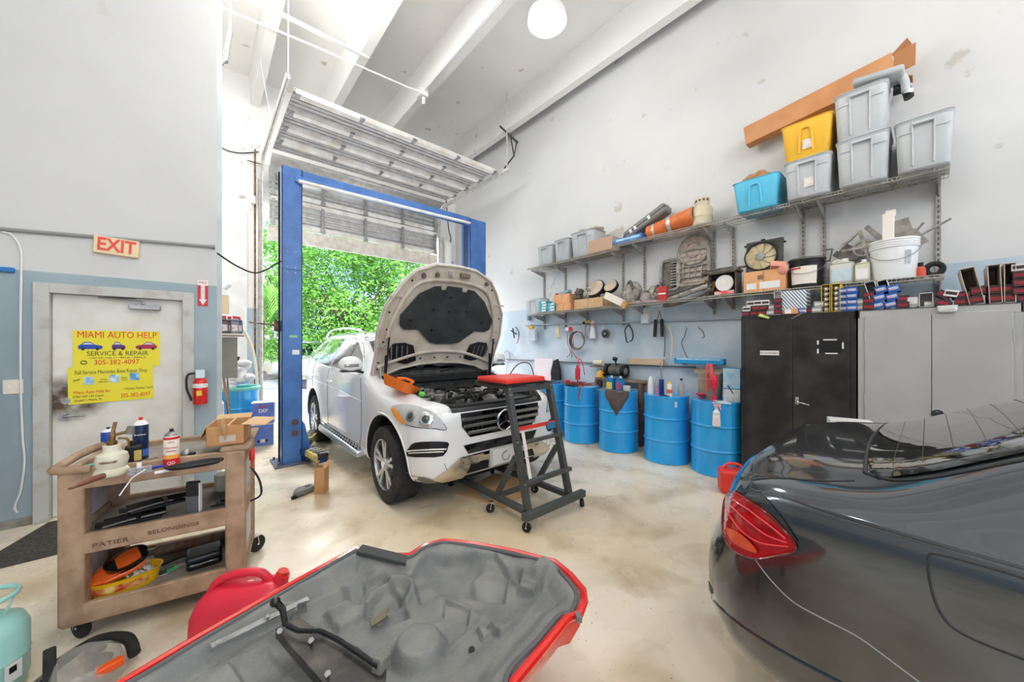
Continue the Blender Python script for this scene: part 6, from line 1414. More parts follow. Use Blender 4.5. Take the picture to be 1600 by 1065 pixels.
MB().prism([(-.12, 0), (.12, 0), (.10, .2), (.03, .36), (-.04, .40), (-.10, .2)], -.03, .03, 'x').build('rubber_sheet', M_rub, t, bevel=.01)
tag(MB().tr((5.0, 4.75, 0)).box(-.16, -.34, .0, .14, .42, .86).build('far_crate', mat('grey_steel_crate', (160, 166, 170), rough=.6), bevel=.01), 'grey steel locker behind the far drums under the leaning board', 'locker')
# conduits on the wall
tag(MB().tube([(5.17, 1.45, 1.88), (5.17, 3.3, 1.91), (5.17, 5.6, 1.96)], .012, 8).build('upper_wall_conduit', mat('painted_conduit', (176, 188, 196), rough=.5)), 'pale horizontal conduit along the block wall carrying the hung tools', 'conduit')
tag(MB().tube([(5.17, 2.1, 1.235), (5.17, 3.9, 1.225), (5.17, 6.2, 1.22)], .012, 8).build('lower_wall_conduit', mat('dark_conduit', (110, 116, 120), rough=.5)), 'dark horizontal conduit low on the block wall behind the drums', 'conduit')
tag(MB().tube([(5.165, 1.43, 0.9), (5.165, 1.43, 1.95)], .014, 8).build('white_vertical_conduit', M_white), 'white vertical conduit between the wall and the black cabinet', 'conduit')
# ---- hung tools
def hung(name, label, cat, px, py, x=5.13): return thing(name, label, cat, at(px, py, x=x))
def hook(t, z=.0): MB().tube([(.035, 0, z), (-.02, 0, z), (-.03, 0, z + .02)], .004, 6).build('hook', M_steel, t)
t = hung('hanging_clamps', 'black clamps hanging at the far left of the wall conduit', 'clamp', 806, 512)
MB().bar((0, .1, 0), (0, .05, -.22), .02, .02).bar((0, .16, -.05), (0, -.02, -.14), .02, .02).tube(cr_spline([(0, 0, .02), (0, -.1, -.1), (0, -.06, -.3), (0, -.02, -.34)], 5), .008, 6).build('clamp_body', M_dark, t); hook(t)
t = hung('yellow_wheel_trolley_bag', 'pale bag with yellow valve hanging on the wall conduit', 'bag', 833, 510)
MB().tub(-.02, 0, -.30, -.06, (.08, .26), (.07, .22), .03).build('bag_body', mat('pale_plastic_bag', (206, 214, 220), (186, 196, 206), rough=.5, scale=8, bump=.3), t); MB().cyl((-.05, -.06, -.02), (-.05, .06, -.02), .03, n=12).cyl((-.05, 0, -.06), (-.05, 0, .04), .02, n=10).build('yellow_valve', mat('yellow_valve', (226, 176, 50), rough=.5), t); hook(t)
t = hung('blue_grey_bottle', 'small blue grey bottle hanging above the pale bag', 'bottle', 826, 493, 5.16); MB().lathe([(.04, -.10), (.045, 0), (.02, .04), (.02, .06)], n=14).build('bottle_body', mat('blue_grey_bottle', (140, 160, 176), rough=.4), t); hook(t)
t = hung('tan_glove', 'cream work glove hanging from the wall conduit', 'glove', 872, 508)
MB().tub(0, 0, -.24, -.02, (.03, .10), (.03, .07), .012).build('glove_body', mat('cream_cloth', (232, 214, 186), rough=.9), t); MB().tub(0, .045, -.16, -.06, (.025, .03), (.025, .025), .01).build('thumb', mat('cream_cloth', 0), t); hook(t)
t = hung('pressure_gauge_set', 'red and white pressure gauge set with hoses hanging on the wall', 'gauge', 891, 514)
for y, m in ((.035, M_white), (-.045, M_redg)): MB().cyl((-.03, y, 0), (-.055, y, 0), .04, n=20).build('gauge_dial', m, t)
MB().bar((-.02, .07, -.05), (-.02, -.07, -.05), .03, .03).cyl((-.02, .07, -.05), (-.02, .10, -.05), .018, n=10).build('manifold', M_steel, t)
for k, (dy, m) in enumerate(((-.05, M_rw), (0, M_rub), (.05, M_rw))): MB().tube(cr_spline([(-.02, dy, -.06), (-.03, dy * 1.4 - .03, -.25), (-.02, dy * .6 - .05, -.42), (-.01, dy * 2.4 - .05, -.52)], 6), .006, 6).build('gauge_hose', m, t)
hook(t, .02)
t = hung('coiled_hose', 'coil of brown hose hanging below the gauge set', 'hose', 903, 531, 5.12); mb = MB()
for k in range(4): mb.torus((-.01 * k, .003 * k, -.004 * k), .15 + .006 * k, .009, 'x', 28, 6)
mb.build('coil', mat('brown_hose', (112, 84, 78), (140, 120, 110), rough=.5, scale=3), t); hook(t, .15)
t = hung('hanging_squeeze_bottle', 'clear squeeze bottle hanging on the conduit beside the hose coil', 'bottle', 912, 503); MB().tub(0, 0, -.26, -.04, (.05, .09), (.045, .08), .02).build('bottle_body', MATS['clear_bottle'], t); MB().cyl((0, 0, -.04), (0, 0, .01), .02, n=12).build('dark_top', M_dark, t); hook(t)
t = hung('yellow_head_spray_bottle', 'clear spray bottle with yellow head hanging on the conduit', 'spray bottle', 917, 503); MB().tub(0, -.03, -.26, -.05, (.05, .08), (.045, .06), .02).build('bottle_body', MATS['clear_bottle'], t); MB().bar((0, .03, 0), (0, -.07, .01), .03, .04).build('spray_head', mat('yellow_valve', 0), t); hook(t)
t = hung('pink_white_spray_bottle', 'white spray bottle with pink collar hanging left of the round pulley', 'spray bottle', 926, 505); MB().tub(0, 0, -.27, -.08, (.06, .12), (.05, .08), .02).tub(0, 0, -.08, -.03, (.05, .08), (.03, .03), .01).build('bottle_body', M_white, t); MB().cyl((0, 0, -.05), (0, 0, -.02), .024, n=12).build('pink_collar', mat('pink_plastic', (236, 140, 150), rough=.4), t); MB().bar((0, .03, .0), (0, -.03, .03), .03, .05).build('spray_head', M_cream2, t); hook(t)
t = hung('grey_pulley', 'grey round pulley hanging on the wall conduit', 'pulley', 947, 521); MB().cyl((0, 0, 0), (-.03, 0, 0), .075, n=26).build('pulley_rim', M_gr, t); MB().cyl((-.03, 0, 0), (-.034, 0, 0), .05, n=20).build('pulley_face', M_dark, t); MB().cyl((-.034, 0, 0), (-.045, 0, 0), .022, n=12).build('hub', M_steel, t); MB().tube([(.03, 0, .12), (-.01, 0, .12), (-.015, 0, .07)], .004, 6).build('hook', M_steel, t)
t = hung('spring_tongs', 'dark steel tongs hanging open on the wall conduit', 'tongs', 982, 507); MB().tube(cr_spline([(0, 0, 0), (0, .06, -.08), (0, .05, -.18), (0, .03, -.27), (0, .0, -.28)], 6), .010, 6).tube(cr_spline([(0, 0, 0), (0, -.06, -.08), (0, -.08, -.18), (0, -.06, -.25), (0, -.02, -.26)], 6), .010, 6).build('tong_arm', M_dark, t); hook(t)
t = hung('hung_rubber_strips', 'two long black rubber straps hanging from one hook', 'straps', 1031, 486, 5.14); MB().bar((0, .06, -.12), (0, .08, -.38), .012, .05, up=(0, 1, 0)).bar((0, -.03, -.12), (0, -.04, -.38), .012, .05, up=(0, 1, 0)).build('strap', M_rub, t); MB().tube([(0, .04, -.12), (0, 0, .0), (0, -.02, -.12)], .006, 6).build('hanging_cord', M_dark, t); hook(t)
t = hung('hung_cream_hoses', 'cream and brown thin hoses hanging right of the black straps', 'hose', 1044, 508, 5.14); MB().tube(cr_spline([(0, .06, 0), (0, .05, -.3), (0, .06, -.46)], 6), .010, 6).build('brown_hose', MATS['brown_hose'], t); MB().tube(cr_spline([(0, 0, 0), (0, -.06, -.2), (0, -.04, -.5)], 6), .010, 6).build('cream_hose', MATS['cream_cloth'], t); hook(t)
t = hung('thin_black_cord', 'thin black cord dangling on the wall left of the tan pail', 'cord', 1073, 512, 5.15); MB().tube(cr_spline([(0, 0, 0), (0, .03, -.12), (0, .07, -.22), (0, .0, -.4), (0, -.06, -.46)], 7), .005, 6).build('cord_line', M_dark, t); hook(t)
t = hung('short_black_cable', 'short curved black cord hanging near the white conduit', 'cord', 1092, 512, 5.15); MB().tube(cr_spline([(0, 0, 0), (0, -.05, -.05), (0, -.07, -.12), (0, -.04, -.14)], 6), .005, 6).build('cord_line', M_dark, t); hook(t)
t = hung('white_switch_box', 'small white box mounted on the wall just under the wire shelf', 'switch box', 1009, 493, 5.17); MB().box(-.04, -.06, -.12, .03, .06, .12).build('box_shell', M_white, t, bevel=.006); MB().box(-.043, -.02, -.03, -.04, .02, .04).build('faceplate', M_cream2, t)
t = hung('wall_cable_ring', 'thin pink cable ring hanging on the wall above the creeper', 'cable', 792, 556, 5.15); MB().torus((0, 0, 0), .12, .006, 'x').torus((0, .01, -.01), .11, .006, 'x').tube([(0, 0, -.12), (0, .02, -.5)], .005, 6).build('ring', mat('pink_grey_cable', (196, 160, 168), rough=.5), t); hook(t, .12)
# sign on the wall behind the right lift post
t = thing('blue_white_poster', 'blue and white poster on the front wall behind the right lift post', 'poster', (5.02, 8.39, 3.45)); MB().box(-.12, -.012, -.35, .14, -.002, .35).build('poster_sheet', mat('blue_white_print', (80, 110, 190), (236, 238, 244), rough=.5, scale=3.5), t)
# ================================================================== wire shelves and what stands on them
M_wire = mat('grey_epoxy_wire', (186, 182, 172), (160, 152, 140), rough=.5, scale=10)
M_std = mat('grey_slotted_standard', (178, 174, 168), (150, 144, 136), rough=.5, scale=14)
def wire_shelf(label, z, y0, y1, x0=4.80, x1=5.17):
 t = thing('wire_shelf', label, 'shelf', (0, 0, z))
 mb = MB(); n = int((y1 - y0) / .028)
 for k in range(n + 1):
  y = y0 + (y1 - y0) * k / n; mb.bar((x0, y, 0), (x1, y, 0), .004); mb.bar((x0, y, 0), (x0, y, -.028), .004)
 tag(mb.build('cross_wires', M_wire, t, smooth=0), kind='stuff')
 mb = MB()
 for x, zz in ((x0, .0), (x0, -.028), (x0 + .12, -.004), (x0 + .25, -.004), (x1, 0)): mb.cyl((x, y0, zz), (x, y1, zz), .005, n=6)
 mb.build('long_rod', M_wire, t)
 return t
ws1 = wire_shelf('long lower grey wire shelf running along the block wall', 2.15, -.09, 4.86)
ws2 = wire_shelf('upper left wire shelf, a little lower than its right neighbour', 3.03, 3.08, 5.12)
ws3 = wire_shelf('upper right wire shelf carrying the big storage bins', 3.08, -.12, 3.18)
stds = [(5.03, 1.86, 3.0, (2, 1)), (4.47, 1.86, 3.0, (2, 1)), (3.97, 1.86, 3.0, (2, 1)), (3.24, 1.86, 3.02, (2, 1)), (2.87, 2.1, 3.07, (3, 1)), (1.87, 1.95, 3.07, (3, 1)), (1.64, 2.0, 3.07, (3, 1)), (.93, 1.95, 3.1, (3, 1)), (.75, 2.1, 3.1, (3, 1)), (-.06, 1.95, 3.16, (3, 1))]
for i, (y, z0, z1, sh) in enumerate(stds):
 t = thing('shelf_standard', 'slotted grey shelf upright, %s' % ['first from the bay door', 'second from the bay door', 'third from the bay door', 'fourth from the bay door', 'left of the hanging grey castings', 'left of the framed white round box', 'left of the radiator fan', 'left of the black lidded pail', 'behind the black lidded pail', 'at the near end of the shelves'][i], 'shelf bracket', (5.185, y, 0))
 mb = MB().box(-.014, -.016, z0, .012, .016, z1); st = mb.build('upright', M_std, t)
 sl = MB()
 for k in range(int((z1 - z0) / .05)): sl.box(-.0155, -.006, z0 + .02 + .05 * k, -.0138, .006, z0 + .045 + .05 * k)
 tag(sl.build('slots', mat('slot_shadow_grey', (96, 90, 84), rough=.8), st, smooth=0), kind='stuff')
 for s_ in sh:
  zz = {1: 2.15, 2: 3.03, 3: 3.08}[s_] - .034
  MB().prism([(-.014, zz), (-.37, zz), (-.37, zz - .018), (-.014, zz - .11)], -.004, .004, 'y').build('bracket_arm', M_std, t)
M_tote = mat('grey_tote_plastic', (194, 198, 200), (182, 186, 188), rough=.45, scale=4)
M_totel = mat('pale_grey_tote', (208, 211, 213), (196, 199, 201), rough=.45, scale=4)
M_cyan = mat('cyan_tote_plastic', (104, 206, 240), rough=.4); M_yelt = mat('yellow_tote_plastic', (252, 196, 62), rough=.4)
def tote(label, x0, x1, y0, y1, z, h, m, lid=True, lab=None, name='storage_tote', group=None, taper=.86, style='ribs', tilt=0):
 cy = (y0 + y1) / 2; cx = (x0 + x1) / 2; sy = y1 - y0; sx = x1 - x0
 t = thing(name, label, 'storage bin', (cx, cy, z), group=group, rot=(tilt, 0, 0))
 MB().tub(0, 0, 0, h * .93, (sx * taper, sy * taper), (sx * .96, sy * .95), .05, .004, top=False).build('bin_body', m, t, smooth=50)
 MB().tub(0, 0, h * .90, h * .945, (sx * .98, sy * .98), (sx * .99, sy * .99), .05, .03, top=False).build('rim', m, t, smooth=50)
 def fy(v, zz): return -sx / 2 * (taper + (.96 - taper) * zz / (h * .93)) - .003
 if style == 'ribs':
  rb = MB()
  for v in (-.17, .17): rb.bar((fy(0, .03) + .0, v * sy, .03), (fy(0, h * .88) - .006, v * sy * 1.05, h * .90), .012, .014, up=(1, 0, 0))
  rb.bar((fy(0, h * .72) - .002, -.45 * sy, h * .72), (fy(0, h * .72) - .002, -.17 * sy, h * .72), .006, .008).bar((fy(0, h * .72) - .002, .45 * sy, h * .72), (fy(0, h * .72) - .002, .17 * sy, h * .72), .006, .008)
  rb.box(-sx / 2 - .022, -.17 * sy, h * .83, -sx / 2 + .01, .17 * sy, h * .86).build('grip', m, t, bevel=.003)
 else:
  rb = MB(); rb.tube(cr_spline([(fy(0, h * .2), -.13 * sy, h * .15), (fy(0, h * .7) - .004, -.10 * sy, h * .68), (fy(0, h * .8) - .006, 0, h * .76), (fy(0, h * .7) - .004, .10 * sy, h * .68), (fy(0, h * .2), .13 * sy, h * .15)], 6), .009, 8).build('grip', m, t)
 if lid: MB().tub(0, 0, h * .945, h, (sx * 1.0, sy * 1.0), (sx * .94, sy * .93), .05).build('lid', m, t, smooth=50)
 if lab: MB().box(fy(0, h * .35) - .004, -.14 * sy, h * .22, fy(0, h * .35) - .001, .06 * sy, h * .46).build('paper_label', mat('faded_paper_label', (232, 226, 220), (214, 206, 200), rough=.6, scale=20), t)
 return t
def ys(pl, pr, x): return at(pr, 400, x=x).y, at(pl, 400, x=x).y
XF = 4.70
def big(label, pl, pr, z, h, m, xf=XF, **k):
 a, b = ys(pl, pr, xf); return tote(label, xf, 5.16, a, b, z, h, m, **k)
Z3 = 3.087
big('open blue storage bin with paper bag, at the left end of the bin row', 1142, 1218, Z3, .36, M_cyan, lid=False, style='arch', taper=.8)
big('grey lidded bin with paper label, standing under the yellow bin', 1223, 1300, Z3, .40, M_totel, lab=1)
big('yellow storage bin stacked on a grey one', 1218, 1302, Z3 + .402, .40, M_yelt, lid=False, style='arch', lab=1, taper=.82)
big('grey lidded bin, lower of the two stacked grey bins', 1304, 1392, Z3, .45, M_totel)
big('grey lidded bin, upper of the two stacked grey bins', 1301, 1389, Z3 + .452, .45, M_totel)
big('grey lidded bin standing alone at the near end of the shelf', 1396, 1494, Z3, .45, M_totel)
# paper bag in the blue bin
a, b = ys(1145, 1214, 4.8)
t = thing('brown_paper_bag', 'crumpled brown paper sticking out of the open blue bin', 'paper bag', (4.92, (a + b) / 2, Z3 + .22))
rd = random.Random(6); rows = []
for k, (s_, z) in enumerate(((.8, 0), (.9, .1), (1.0, .17), (.75, .22), (.4, .25), (.05, .24))):
 rows.append([(.13 * s_ * math.cos(a2) + rd.uniform(-.02, .02), .16 * s_ * math.sin(a2) + rd.uniform(-.02, .02), z + rd.uniform(-.02, .02)) for a2 in [2 * PI * i / 14 for i in range(14)]])
MB().grid(rows, closed_u=True).build('paper_body', mat('kraft_paper', (196, 146, 104), (170, 122, 84), rough=.8, scale=7), t, smooth=0)
MB().bar((-.14, .10, .10), (-.02, -.02, .23), .14, .006).build('paper_fold', mat('kraft_paper', 0), t)
# the very long box
p0 = at(1165, 212, x=5.0); p1 = at(1392, 100, x=5.0)
t = thing('long_cardboard_carton', 'very long flat cardboard carton leaning on top of the storage bins', 'carton', (0, 0, 0))
pa = Vector((5.03, p0.y, p0.z - .02)); pb = Vector((5.03, p1.y - .02, p1.z - .02))
MB().bar(pa, pb, .14, .22).build('carton_body', mat('orange_kraft_carton', (216, 156, 108), (200, 140, 94), rough=.75, scale=3), t, bevel=.004)
dv = (pb - pa).normalized(); nb = dv.cross(Vector((1, 0, 0)))
MB().bar(pb + Vector((0, 0, .09)), pb + dv * .10 + Vector((-.02, 0, .16)), .13, .005).bar(pb + Vector((-.07, 0, -.02)), pb + dv * .14 + Vector((-.12, 0, -.04)), .005, .20).bar(pb + Vector((0, 0, -.12)), pb + dv * .12 + Vector((0, 0, -.2)), .14, .005).build('flap', mat('kraft_inside', (190, 132, 88), rough=.8), t)
t = thing('curved_grey_ducts', 'curved grey and black plastic duct pieces wedged behind the top bin', 'plastic parts', (4.93, at(1405, 160, x=4.93).y, 3.92)); t.scale = (.8, .62, .8)
MB().tube(cr_spline([(-.1, .18, .10), (-.1, .04, .16), (-.06, -.05, .08), (-.04, -.07, -.05)], 6), .05, 12).build('grey_duct', M_totel, t); MB().tube(cr_spline([(.0, .06, .02), (.0, -.06, .0), (0, -.1, -.12)], 6), .055, 12).build('black_duct', M_dark, t)
MB().cyl((-.04, -.09, -.08), (-.05, -.10, -.04), .05, n=16).build('white_ring', M_white, t)
a, b = at(1350, 120, x=4.8).y, at(1395, 120, x=4.8).y
tag(MB().tr((4.85, (a + b) / 2, Z3 + .452 + .47)).bc(0, 0, .03, .3, .34, .06, (R(8), 0, 0)).build('grey_loose_lid', M_tote, bevel=.02), 'loose grey bin lid lying on the topmost grey bin', 'lid')
# upper left shelf
Z2 = 3.037
def sml(label, pl, pr, h, **k):
 a, b = ys(pl, pr, 4.78); return tote(label, 4.78, 5.15, a, b, Z2, h, M_tote, **k)
sml('grey lidded bin, leftmost on the upper left shelf', 838, 862, .34, lid=True)
sml('grey lidded bin, second on the upper left shelf', 864, 888, .38)
sml('wide grey bin with a crumpled cloth bulging out of its top', 890, 928, .42)
a, b = ys(893, 946, 4.9)
t = thing('crumpled_beige_cloth', 'crumpled beige cloth heaped on the widest bin of the upper left shelf', 'cloth', (4.95, (a + b) / 2 , Z2 + .425))
MB().ball((0, .05, .01), (.15, .17, .05)).ball((-.02, -.15, .0), (.12, .14, .04)).build('cloth_heap', mat('beige_cloth', (206, 200, 188), (180, 172, 158), rough=.9, bump=.5), t)
a, b = ys(920, 957, 4.8); t = thing('plain_brown_box', 'plain brown cardboard box beside the wide grey bin', 'box', (4.93, (a + b) / 2, Z2)); MB().box(-.14, -(b - a) / 2, 0, .18, (b - a) / 2, .20).build('box_body', mat('plain_brown_card', (196, 164, 140), rough=.8), t, bevel=.003); MB().box(-.05, -.02, .20, .03, .04, .203).build('tape_gap', M_dark, t)
# upper right shelf, left half
a, b = ys(958, 1003, 4.8); t = thing('blue_flat_carton', 'flat shiny blue carton lying at the left end of the upper right shelf', 'carton', (4.85, (a + b) / 2, Z3)); MB().box(-.06, -(b - a) / 2, 0, .28, (b - a) / 2, .08).build('box_body', mat('glossy_blue_carton', (60, 110, 176), (120, 160, 206), rough=.3, scale=5), t, bevel=.004); MB().box(-.063, -(b - a) / 2 + .03, .03, -.06, (b - a) / 2 - .06, .06).build('pale_print', MATS['pale_blue_print'], t)
t = thing('grey_hard_case', 'long grey hard case tilted up against the wall above the blue carton', 'case', (5.02, 2.72, Z3 + .21), rot=(R(-24), 0, 0))
MB().box(-.10, -.36, 0, .10, .36, .14).build('case_shell', mat('grey_case_plastic', (132, 130, 126), rough=.5), t, bevel=.035, seg=3); MB().box(-.103, -.36, .065, .103, .36, .075).build('case_seam', M_dark, t)
for y in (-.12, .12, .2): MB().box(-.112, y, .04, -.10, y + .04, .10).build('latch', M_white, t, bevel=.003)
t = thing('orange_wrapped_roll', 'orange paper wrapped roll with silver tape, open at its right end', 'roll', (4.93, 2.32, Z3 + .115), rot=(R(-5), 0, 0))
MB().cyl((0, -.30, .02), (0, .34, -.0), .13, .10, n=28, caps=True).build('roll_body', mat('orange_wrap', (226, 124, 62), (206, 104, 50), rough=.5, scale=6), t)
MB().cyl((0, -.02, .01), (0, .03, .01), .122, .120, n=28, caps=False).cyl((0, .22, .0), (0, .25, .0), .111, .109, n=28, caps=False).build('silver_tape', mat('silver_tape', (206, 206, 206), rough=.3, metal=.4), t)
MB().cyl((0, -.302, .03), (0, -.306, .03), .075, n=20).build('roll_opening', M_dark, t); MB().torus((0, -.304, .02), .115, .012, 'y').build('paper_edge', mat('kraft_paper', 0), t)
t = thing('beige_gas_bottle', 'beige refrigerant bottle with collar standing between orange roll and blue bin', 'gas bottle', (4.95, 1.93, Z3))
M_bg = mat('beige_bottle_paint', (222, 208, 180), (204, 190, 162), rough=.4, scale=5)
MB().lathe([(.10, 0), (.12, .02), (.122, .12), (.125, .125), (.122, .13), (.122, .22), (.10, .26), (.06, .275)], n=30).build('bottle_body', M_bg, t)
mb = MB().lathe([(.085, .27), (.088, .36), (.083, .36), (.08, .27)], n=24, caps=False); mb.build('collar', M_bg, t)
ho = MB()
for k in range(5): a2 = PI + (k - 2) * .55; ho.cyl((.086 * math.cos(a2), .086 * math.sin(a2), .33), (.092 * math.cos(a2), .092 * math.sin(a2), .33), .014, n=10)
ho.build('collar_hole', mat('hole_brown', (110, 96, 78), rough=.8), t)
# ---- lower shelf items ------------------------------------------------
Z1 = 2.157
M_cast = mat('dusty_cast_aluminium', (176, 172, 164), (132, 126, 118), rough=.6, metal=.25, scale=16, detail=8)
M_castd = mat('dark_greasy_casting', (120, 114, 106), (82, 76, 70), rough=.6, metal=.3, scale=14)
a, b = ys(812, 842, 4.85); tote('grey bin hanging over the far end of the lower shelf', 4.82, 5.15, 4.78, 5.20, Z1 - .02, .30, M_totel, lid=False, tilt=R(-6))
M_teal = mat('teal_small_box', (60, 160, 176), (120, 196, 206), rough=.5, scale=18)
bx = thing('teal_parts_box', 'small teal printed box in the stack near the far end of the lower shelf', 'box', (4.86, 4.70, Z1), group='teal boxes at the far end of the lower shelf')
MB().box(-.06, -.09, 0, .10, .09, .05).build('box_body', M_teal, bx, bevel=.002); MB().box(-.0615, -.08, .01, -.06, .02, .04).build('white_print', M_white, bx)
for k, (y, z, r) in enumerate(((4.71, .051, .05), (4.69, .102, -.04), (4.72, .153, .02), (4.50, .0, 0), (4.51, .051, .06), (4.49, .102, -.1))): dup(bx, (4.87, y, Z1 + z), rz=r)
def cardbox(label, y0, y1, z, h, x0=4.84, x1=5.08, m=None, rz=0, labm=None, name='cardboard_box'):
 t = thing(name, label, 'box', ((x0 + x1) / 2, (y0 + y1) / 2, z), rz=rz)
 w_, d_ = x1 - x0, y1 - y0
 MB().box(-w_ / 2, -d_ / 2, 0, w_ / 2, d_ / 2, h).build('box_body', m or M_cardl, t, bevel=.003)
 MB().box(-w_ / 2 - .001, -.012, h * .0, -w_ / 2, .012, h).box(-w_ / 2, -.02, h, w_ / 2, .02, h + .001).build('packing_tape', mat('tan_tape', (200, 160, 116), rough=.4), t)
 if labm: MB().box(-w_ / 2 - .0022, -d_ * .38, h * .12, -w_ / 2 - .001, d_ * .1, h * .45).build('paper_label', labm, t)
 return t
M_orb = mat('peach_cardboard', (236, 176, 126), (222, 158, 108), rough=.8, scale=5)
cardbox('peach cardboard box, lower one near the far end of the lower shelf', 4.06, 4.40, Z1, .12, m=M_orb)
cardbox('peach cardboard box stacked on another near the far end of the lower shelf', 4.10, 4.45, Z1 + .122, .17, m=M_orb, rz=.06)
tag(MB().tr((4.95, 4.28, Z1 + .293)).bc(0, 0, .03, .12, .22, .05, (R(-14), 0, .1)).build('blue_grey_box', mat('blue_grey_small_box', (140, 170, 184), rough=.5)), 'blue grey box lying on the peach boxes', 'box')
tag(MB().tr((4.92, 4.43, Z1 + .293)).ball((0, 0, .02), (.05, .05, .02)).build('red_radiator_cap', M_srd), 'small red cap lying on the peach boxes', 'cap')
cardbox('long tan cardboard box under the round black rimmed parts', 3.40, 3.98, Z1, .16, m=M_cardl)
def casting(name, label, loc, seed, size, m, rz=0, cat='car part'):
 rd = random.Random(seed); t = thing(name, label, cat, loc, rz=rz); sx, sy, sz = size
 mb = MB().lathe([(sy * .30, 0), (sy * .42, sz * .1), (sy * .46, sz * .45), (sy * .36, sz * .75), (sy * .2, sz * .95)], (0, 0, 0), 20, sx=sx / sy)
 for k in range(5):
  a2 = 2 * PI * k / 5 + rd.random(); mb.cyl((sx * .3 * math.cos(a2), sy * .3 * math.sin(a2), sz * .2), (sx * .5 * math.cos(a2), sy * .5 * math.sin(a2), sz * rd.uniform(.2, .6)), sz * rd.uniform(.1, .2), n=12)
 mb.build('housing', m, t, bevel=.004)
 fl = MB()
 for k in range(7):
  a2 = 2 * PI * k / 7; fl.cyl((sx * .42 * math.cos(a2), sy * .42 * math.sin(a2), sz * .1), (sx * .42 * math.cos(a2), sy * .42 * math.sin(a2), sz * .28), sz * .06, n=8)
 fl.build('flange_boss', m, t)
 MB().tube(cr_spline([(-sx * .4, -sy * .2, sz * .6), (-sx * .3, 0, sz * .95), (-sx * .1, sy * .3, sz * .7), (0, sy * .45, sz * .4)], 6), sz * .06, 8).build('pipe', M_castd, t)
 rbz = MB()
 for k in range(5): rbz.bc(-sx * .36 + .02, (k - 2) * sy * .14, sz * .42, .012, .01, sz * .6)
 rbz.build('cooling_rib', m, t)
 return t
casting('alternator', 'dirty round alternator resting against the peach boxes', (4.93, 3.93, Z1 + .165), 1, (.22, .22, .20), M_castd)
casting('throttle_body', 'dusty metal throttle body next to the alternator', (4.90, 3.72, Z1 + .165), 2, (.2, .2, .17), M_cast)
t = thing('air_cleaner_pair', 'pair of black rimmed round air cleaners with tan tops above the tan box', 'air cleaner', (4.95, 3.50, Z1 + .30), rot=(0, R(-58), 0))
for y, r in ((.10, .17), (-.20, .12)):
 MB().cyl((0, y, 0), (0, y, .05), r, n=32).build('black_rim', M_dark, t); MB().cyl((0, y, .05), (0, y, .062), r * .88, n=32).build('tan_top', mat('tan_filter_top', (214, 196, 176), (190, 170, 150), rough=.7, scale=6), t)
MB().bar((0, -.2, -.02), (0, .12, -.02), .12, .06).bar((-.05, .1, -.14), (-.04, .08, .0), .03, .03).bar((.05, -.15, -.14), (.04, -.13, 0), .03, .03).build('black_duct', M_dark, t, bevel=.01)
t = thing('open_white_carton', 'open white and brown carton tipping off the front of the lower shelf', 'carton', (4.80, 3.12, Z1 + .02), rot=(R(28), 0, R(8)))
MB().box(-.09, -.12, .0, .02, .20, .10).build('box_body', M_cream2, t, bevel=.002); MB().box(-.095, -.19, -.01, .025, -.12, .09).build('brown_flap', M_card, t)
casting('gearbox_housing', 'big dusty gearbox casting right of the tipping carton', (4.96, 2.93, Z1), 3, (.30, .32, .36), M_cast, cat='gearbox')
casting('small_pump', 'small dusty pump casting with pipe stubs', (4.90, 2.70, Z1), 4, (.18, .18, .18), M_cast, rz=1, cat='pump')
casting('starter_motor', 'greyish starter motor casting beside the red carton', (4.95, 2.60, Z1), 5, (.2, .18, .26), M_cast, rz=2, cat='motor')
tag(MB().tr((4.85, 2.66, Z1)).bar((0, -.2, .012), (0, .26, .016), .05, .02).bar((-.02, -.1, .03), (-.01, .2, .03), .012, .012).build('pink_grey_bars', mat('pink_grey_metal', (190, 160, 160), (150, 140, 136), rough=.6, scale=12)), 'pinkish grey metal bars lying on the front edge of the lower shelf', 'metal bars')
t = thing('red_fluid_carton', 'upright red printed carton in front of the castings', 'carton', (4.87, 2.42, Z1), rz=.1); MB().box(-.04, -.06, 0, .04, .06, .20).build('box_body', mat('red_carton_print', (196, 60, 56), rough=.5), t, bevel=.004); MB().box(-.0415, -.05, .09, -.04, .05, .11).build('pale_band', M_cream2, t); MB().cyl((0, 0, .2), (.01, .04, .27), .008, n=8).build('spout', M_dark, t)
# frame shaped castings stood against the wall
t = thing('ribbed_oil_pan', 'narrow ribbed grey sump standing upright against the wall', 'car part', (5.10, 2.44, Z1 + .18), rot=(0, R(3), 0))
def ringp(w_, h_, r_): return [Vector((0, p.x, p.y)) for p in cr_spline([Vector((a_, b_, 0)) for a_, b_ in ((-w_, -h_ + r_), (-w_, h_ - r_), (-w_ + r_, h_), (w_ - r_, h_), (w_, h_ - r_), (w_, -h_ + r_), (w_ - r_, -h_), (-w_ + r_, -h_))], 4, True)]
MB().tube([p + Vector((0, 0, .22)) for p in ringp(.13, .22, .06)], .02, 8, True).build('rim', M_cast, t)
rb = MB()
for k in range(9): rb.box(-.02, -.12, .06 + .04 * k, .03, -.02, .075 + .04 * k)
rb.build('cooling_rib', M_cast, t); MB().box(.02, -.12, .02, .04, .12, .42).build('back_plate', M_castd, t)
t = thing('transmission_pan', 'large rectangular grey casting with round tan top hanging on the wall', 'car part', (5.10, 2.12, Z1 + .20), rot=(0, R(3), 0))
MB().tube([p + Vector((0, 0, .26)) for p in ringp(.20, .24, .05)], .024, 8, True).build('rim', M_cast, t)
MB().box(.02, -.19, .05, .05, .19, .48).build('back_plate', mat('tan_grey_casting', (196, 184, 170), (160, 150, 140), rough=.7, scale=9), t)
rb = MB()
for k in range(5): rb.box(-.01, -.17, .12 + .075 * k, .03, .17, .13 + .075 * k)
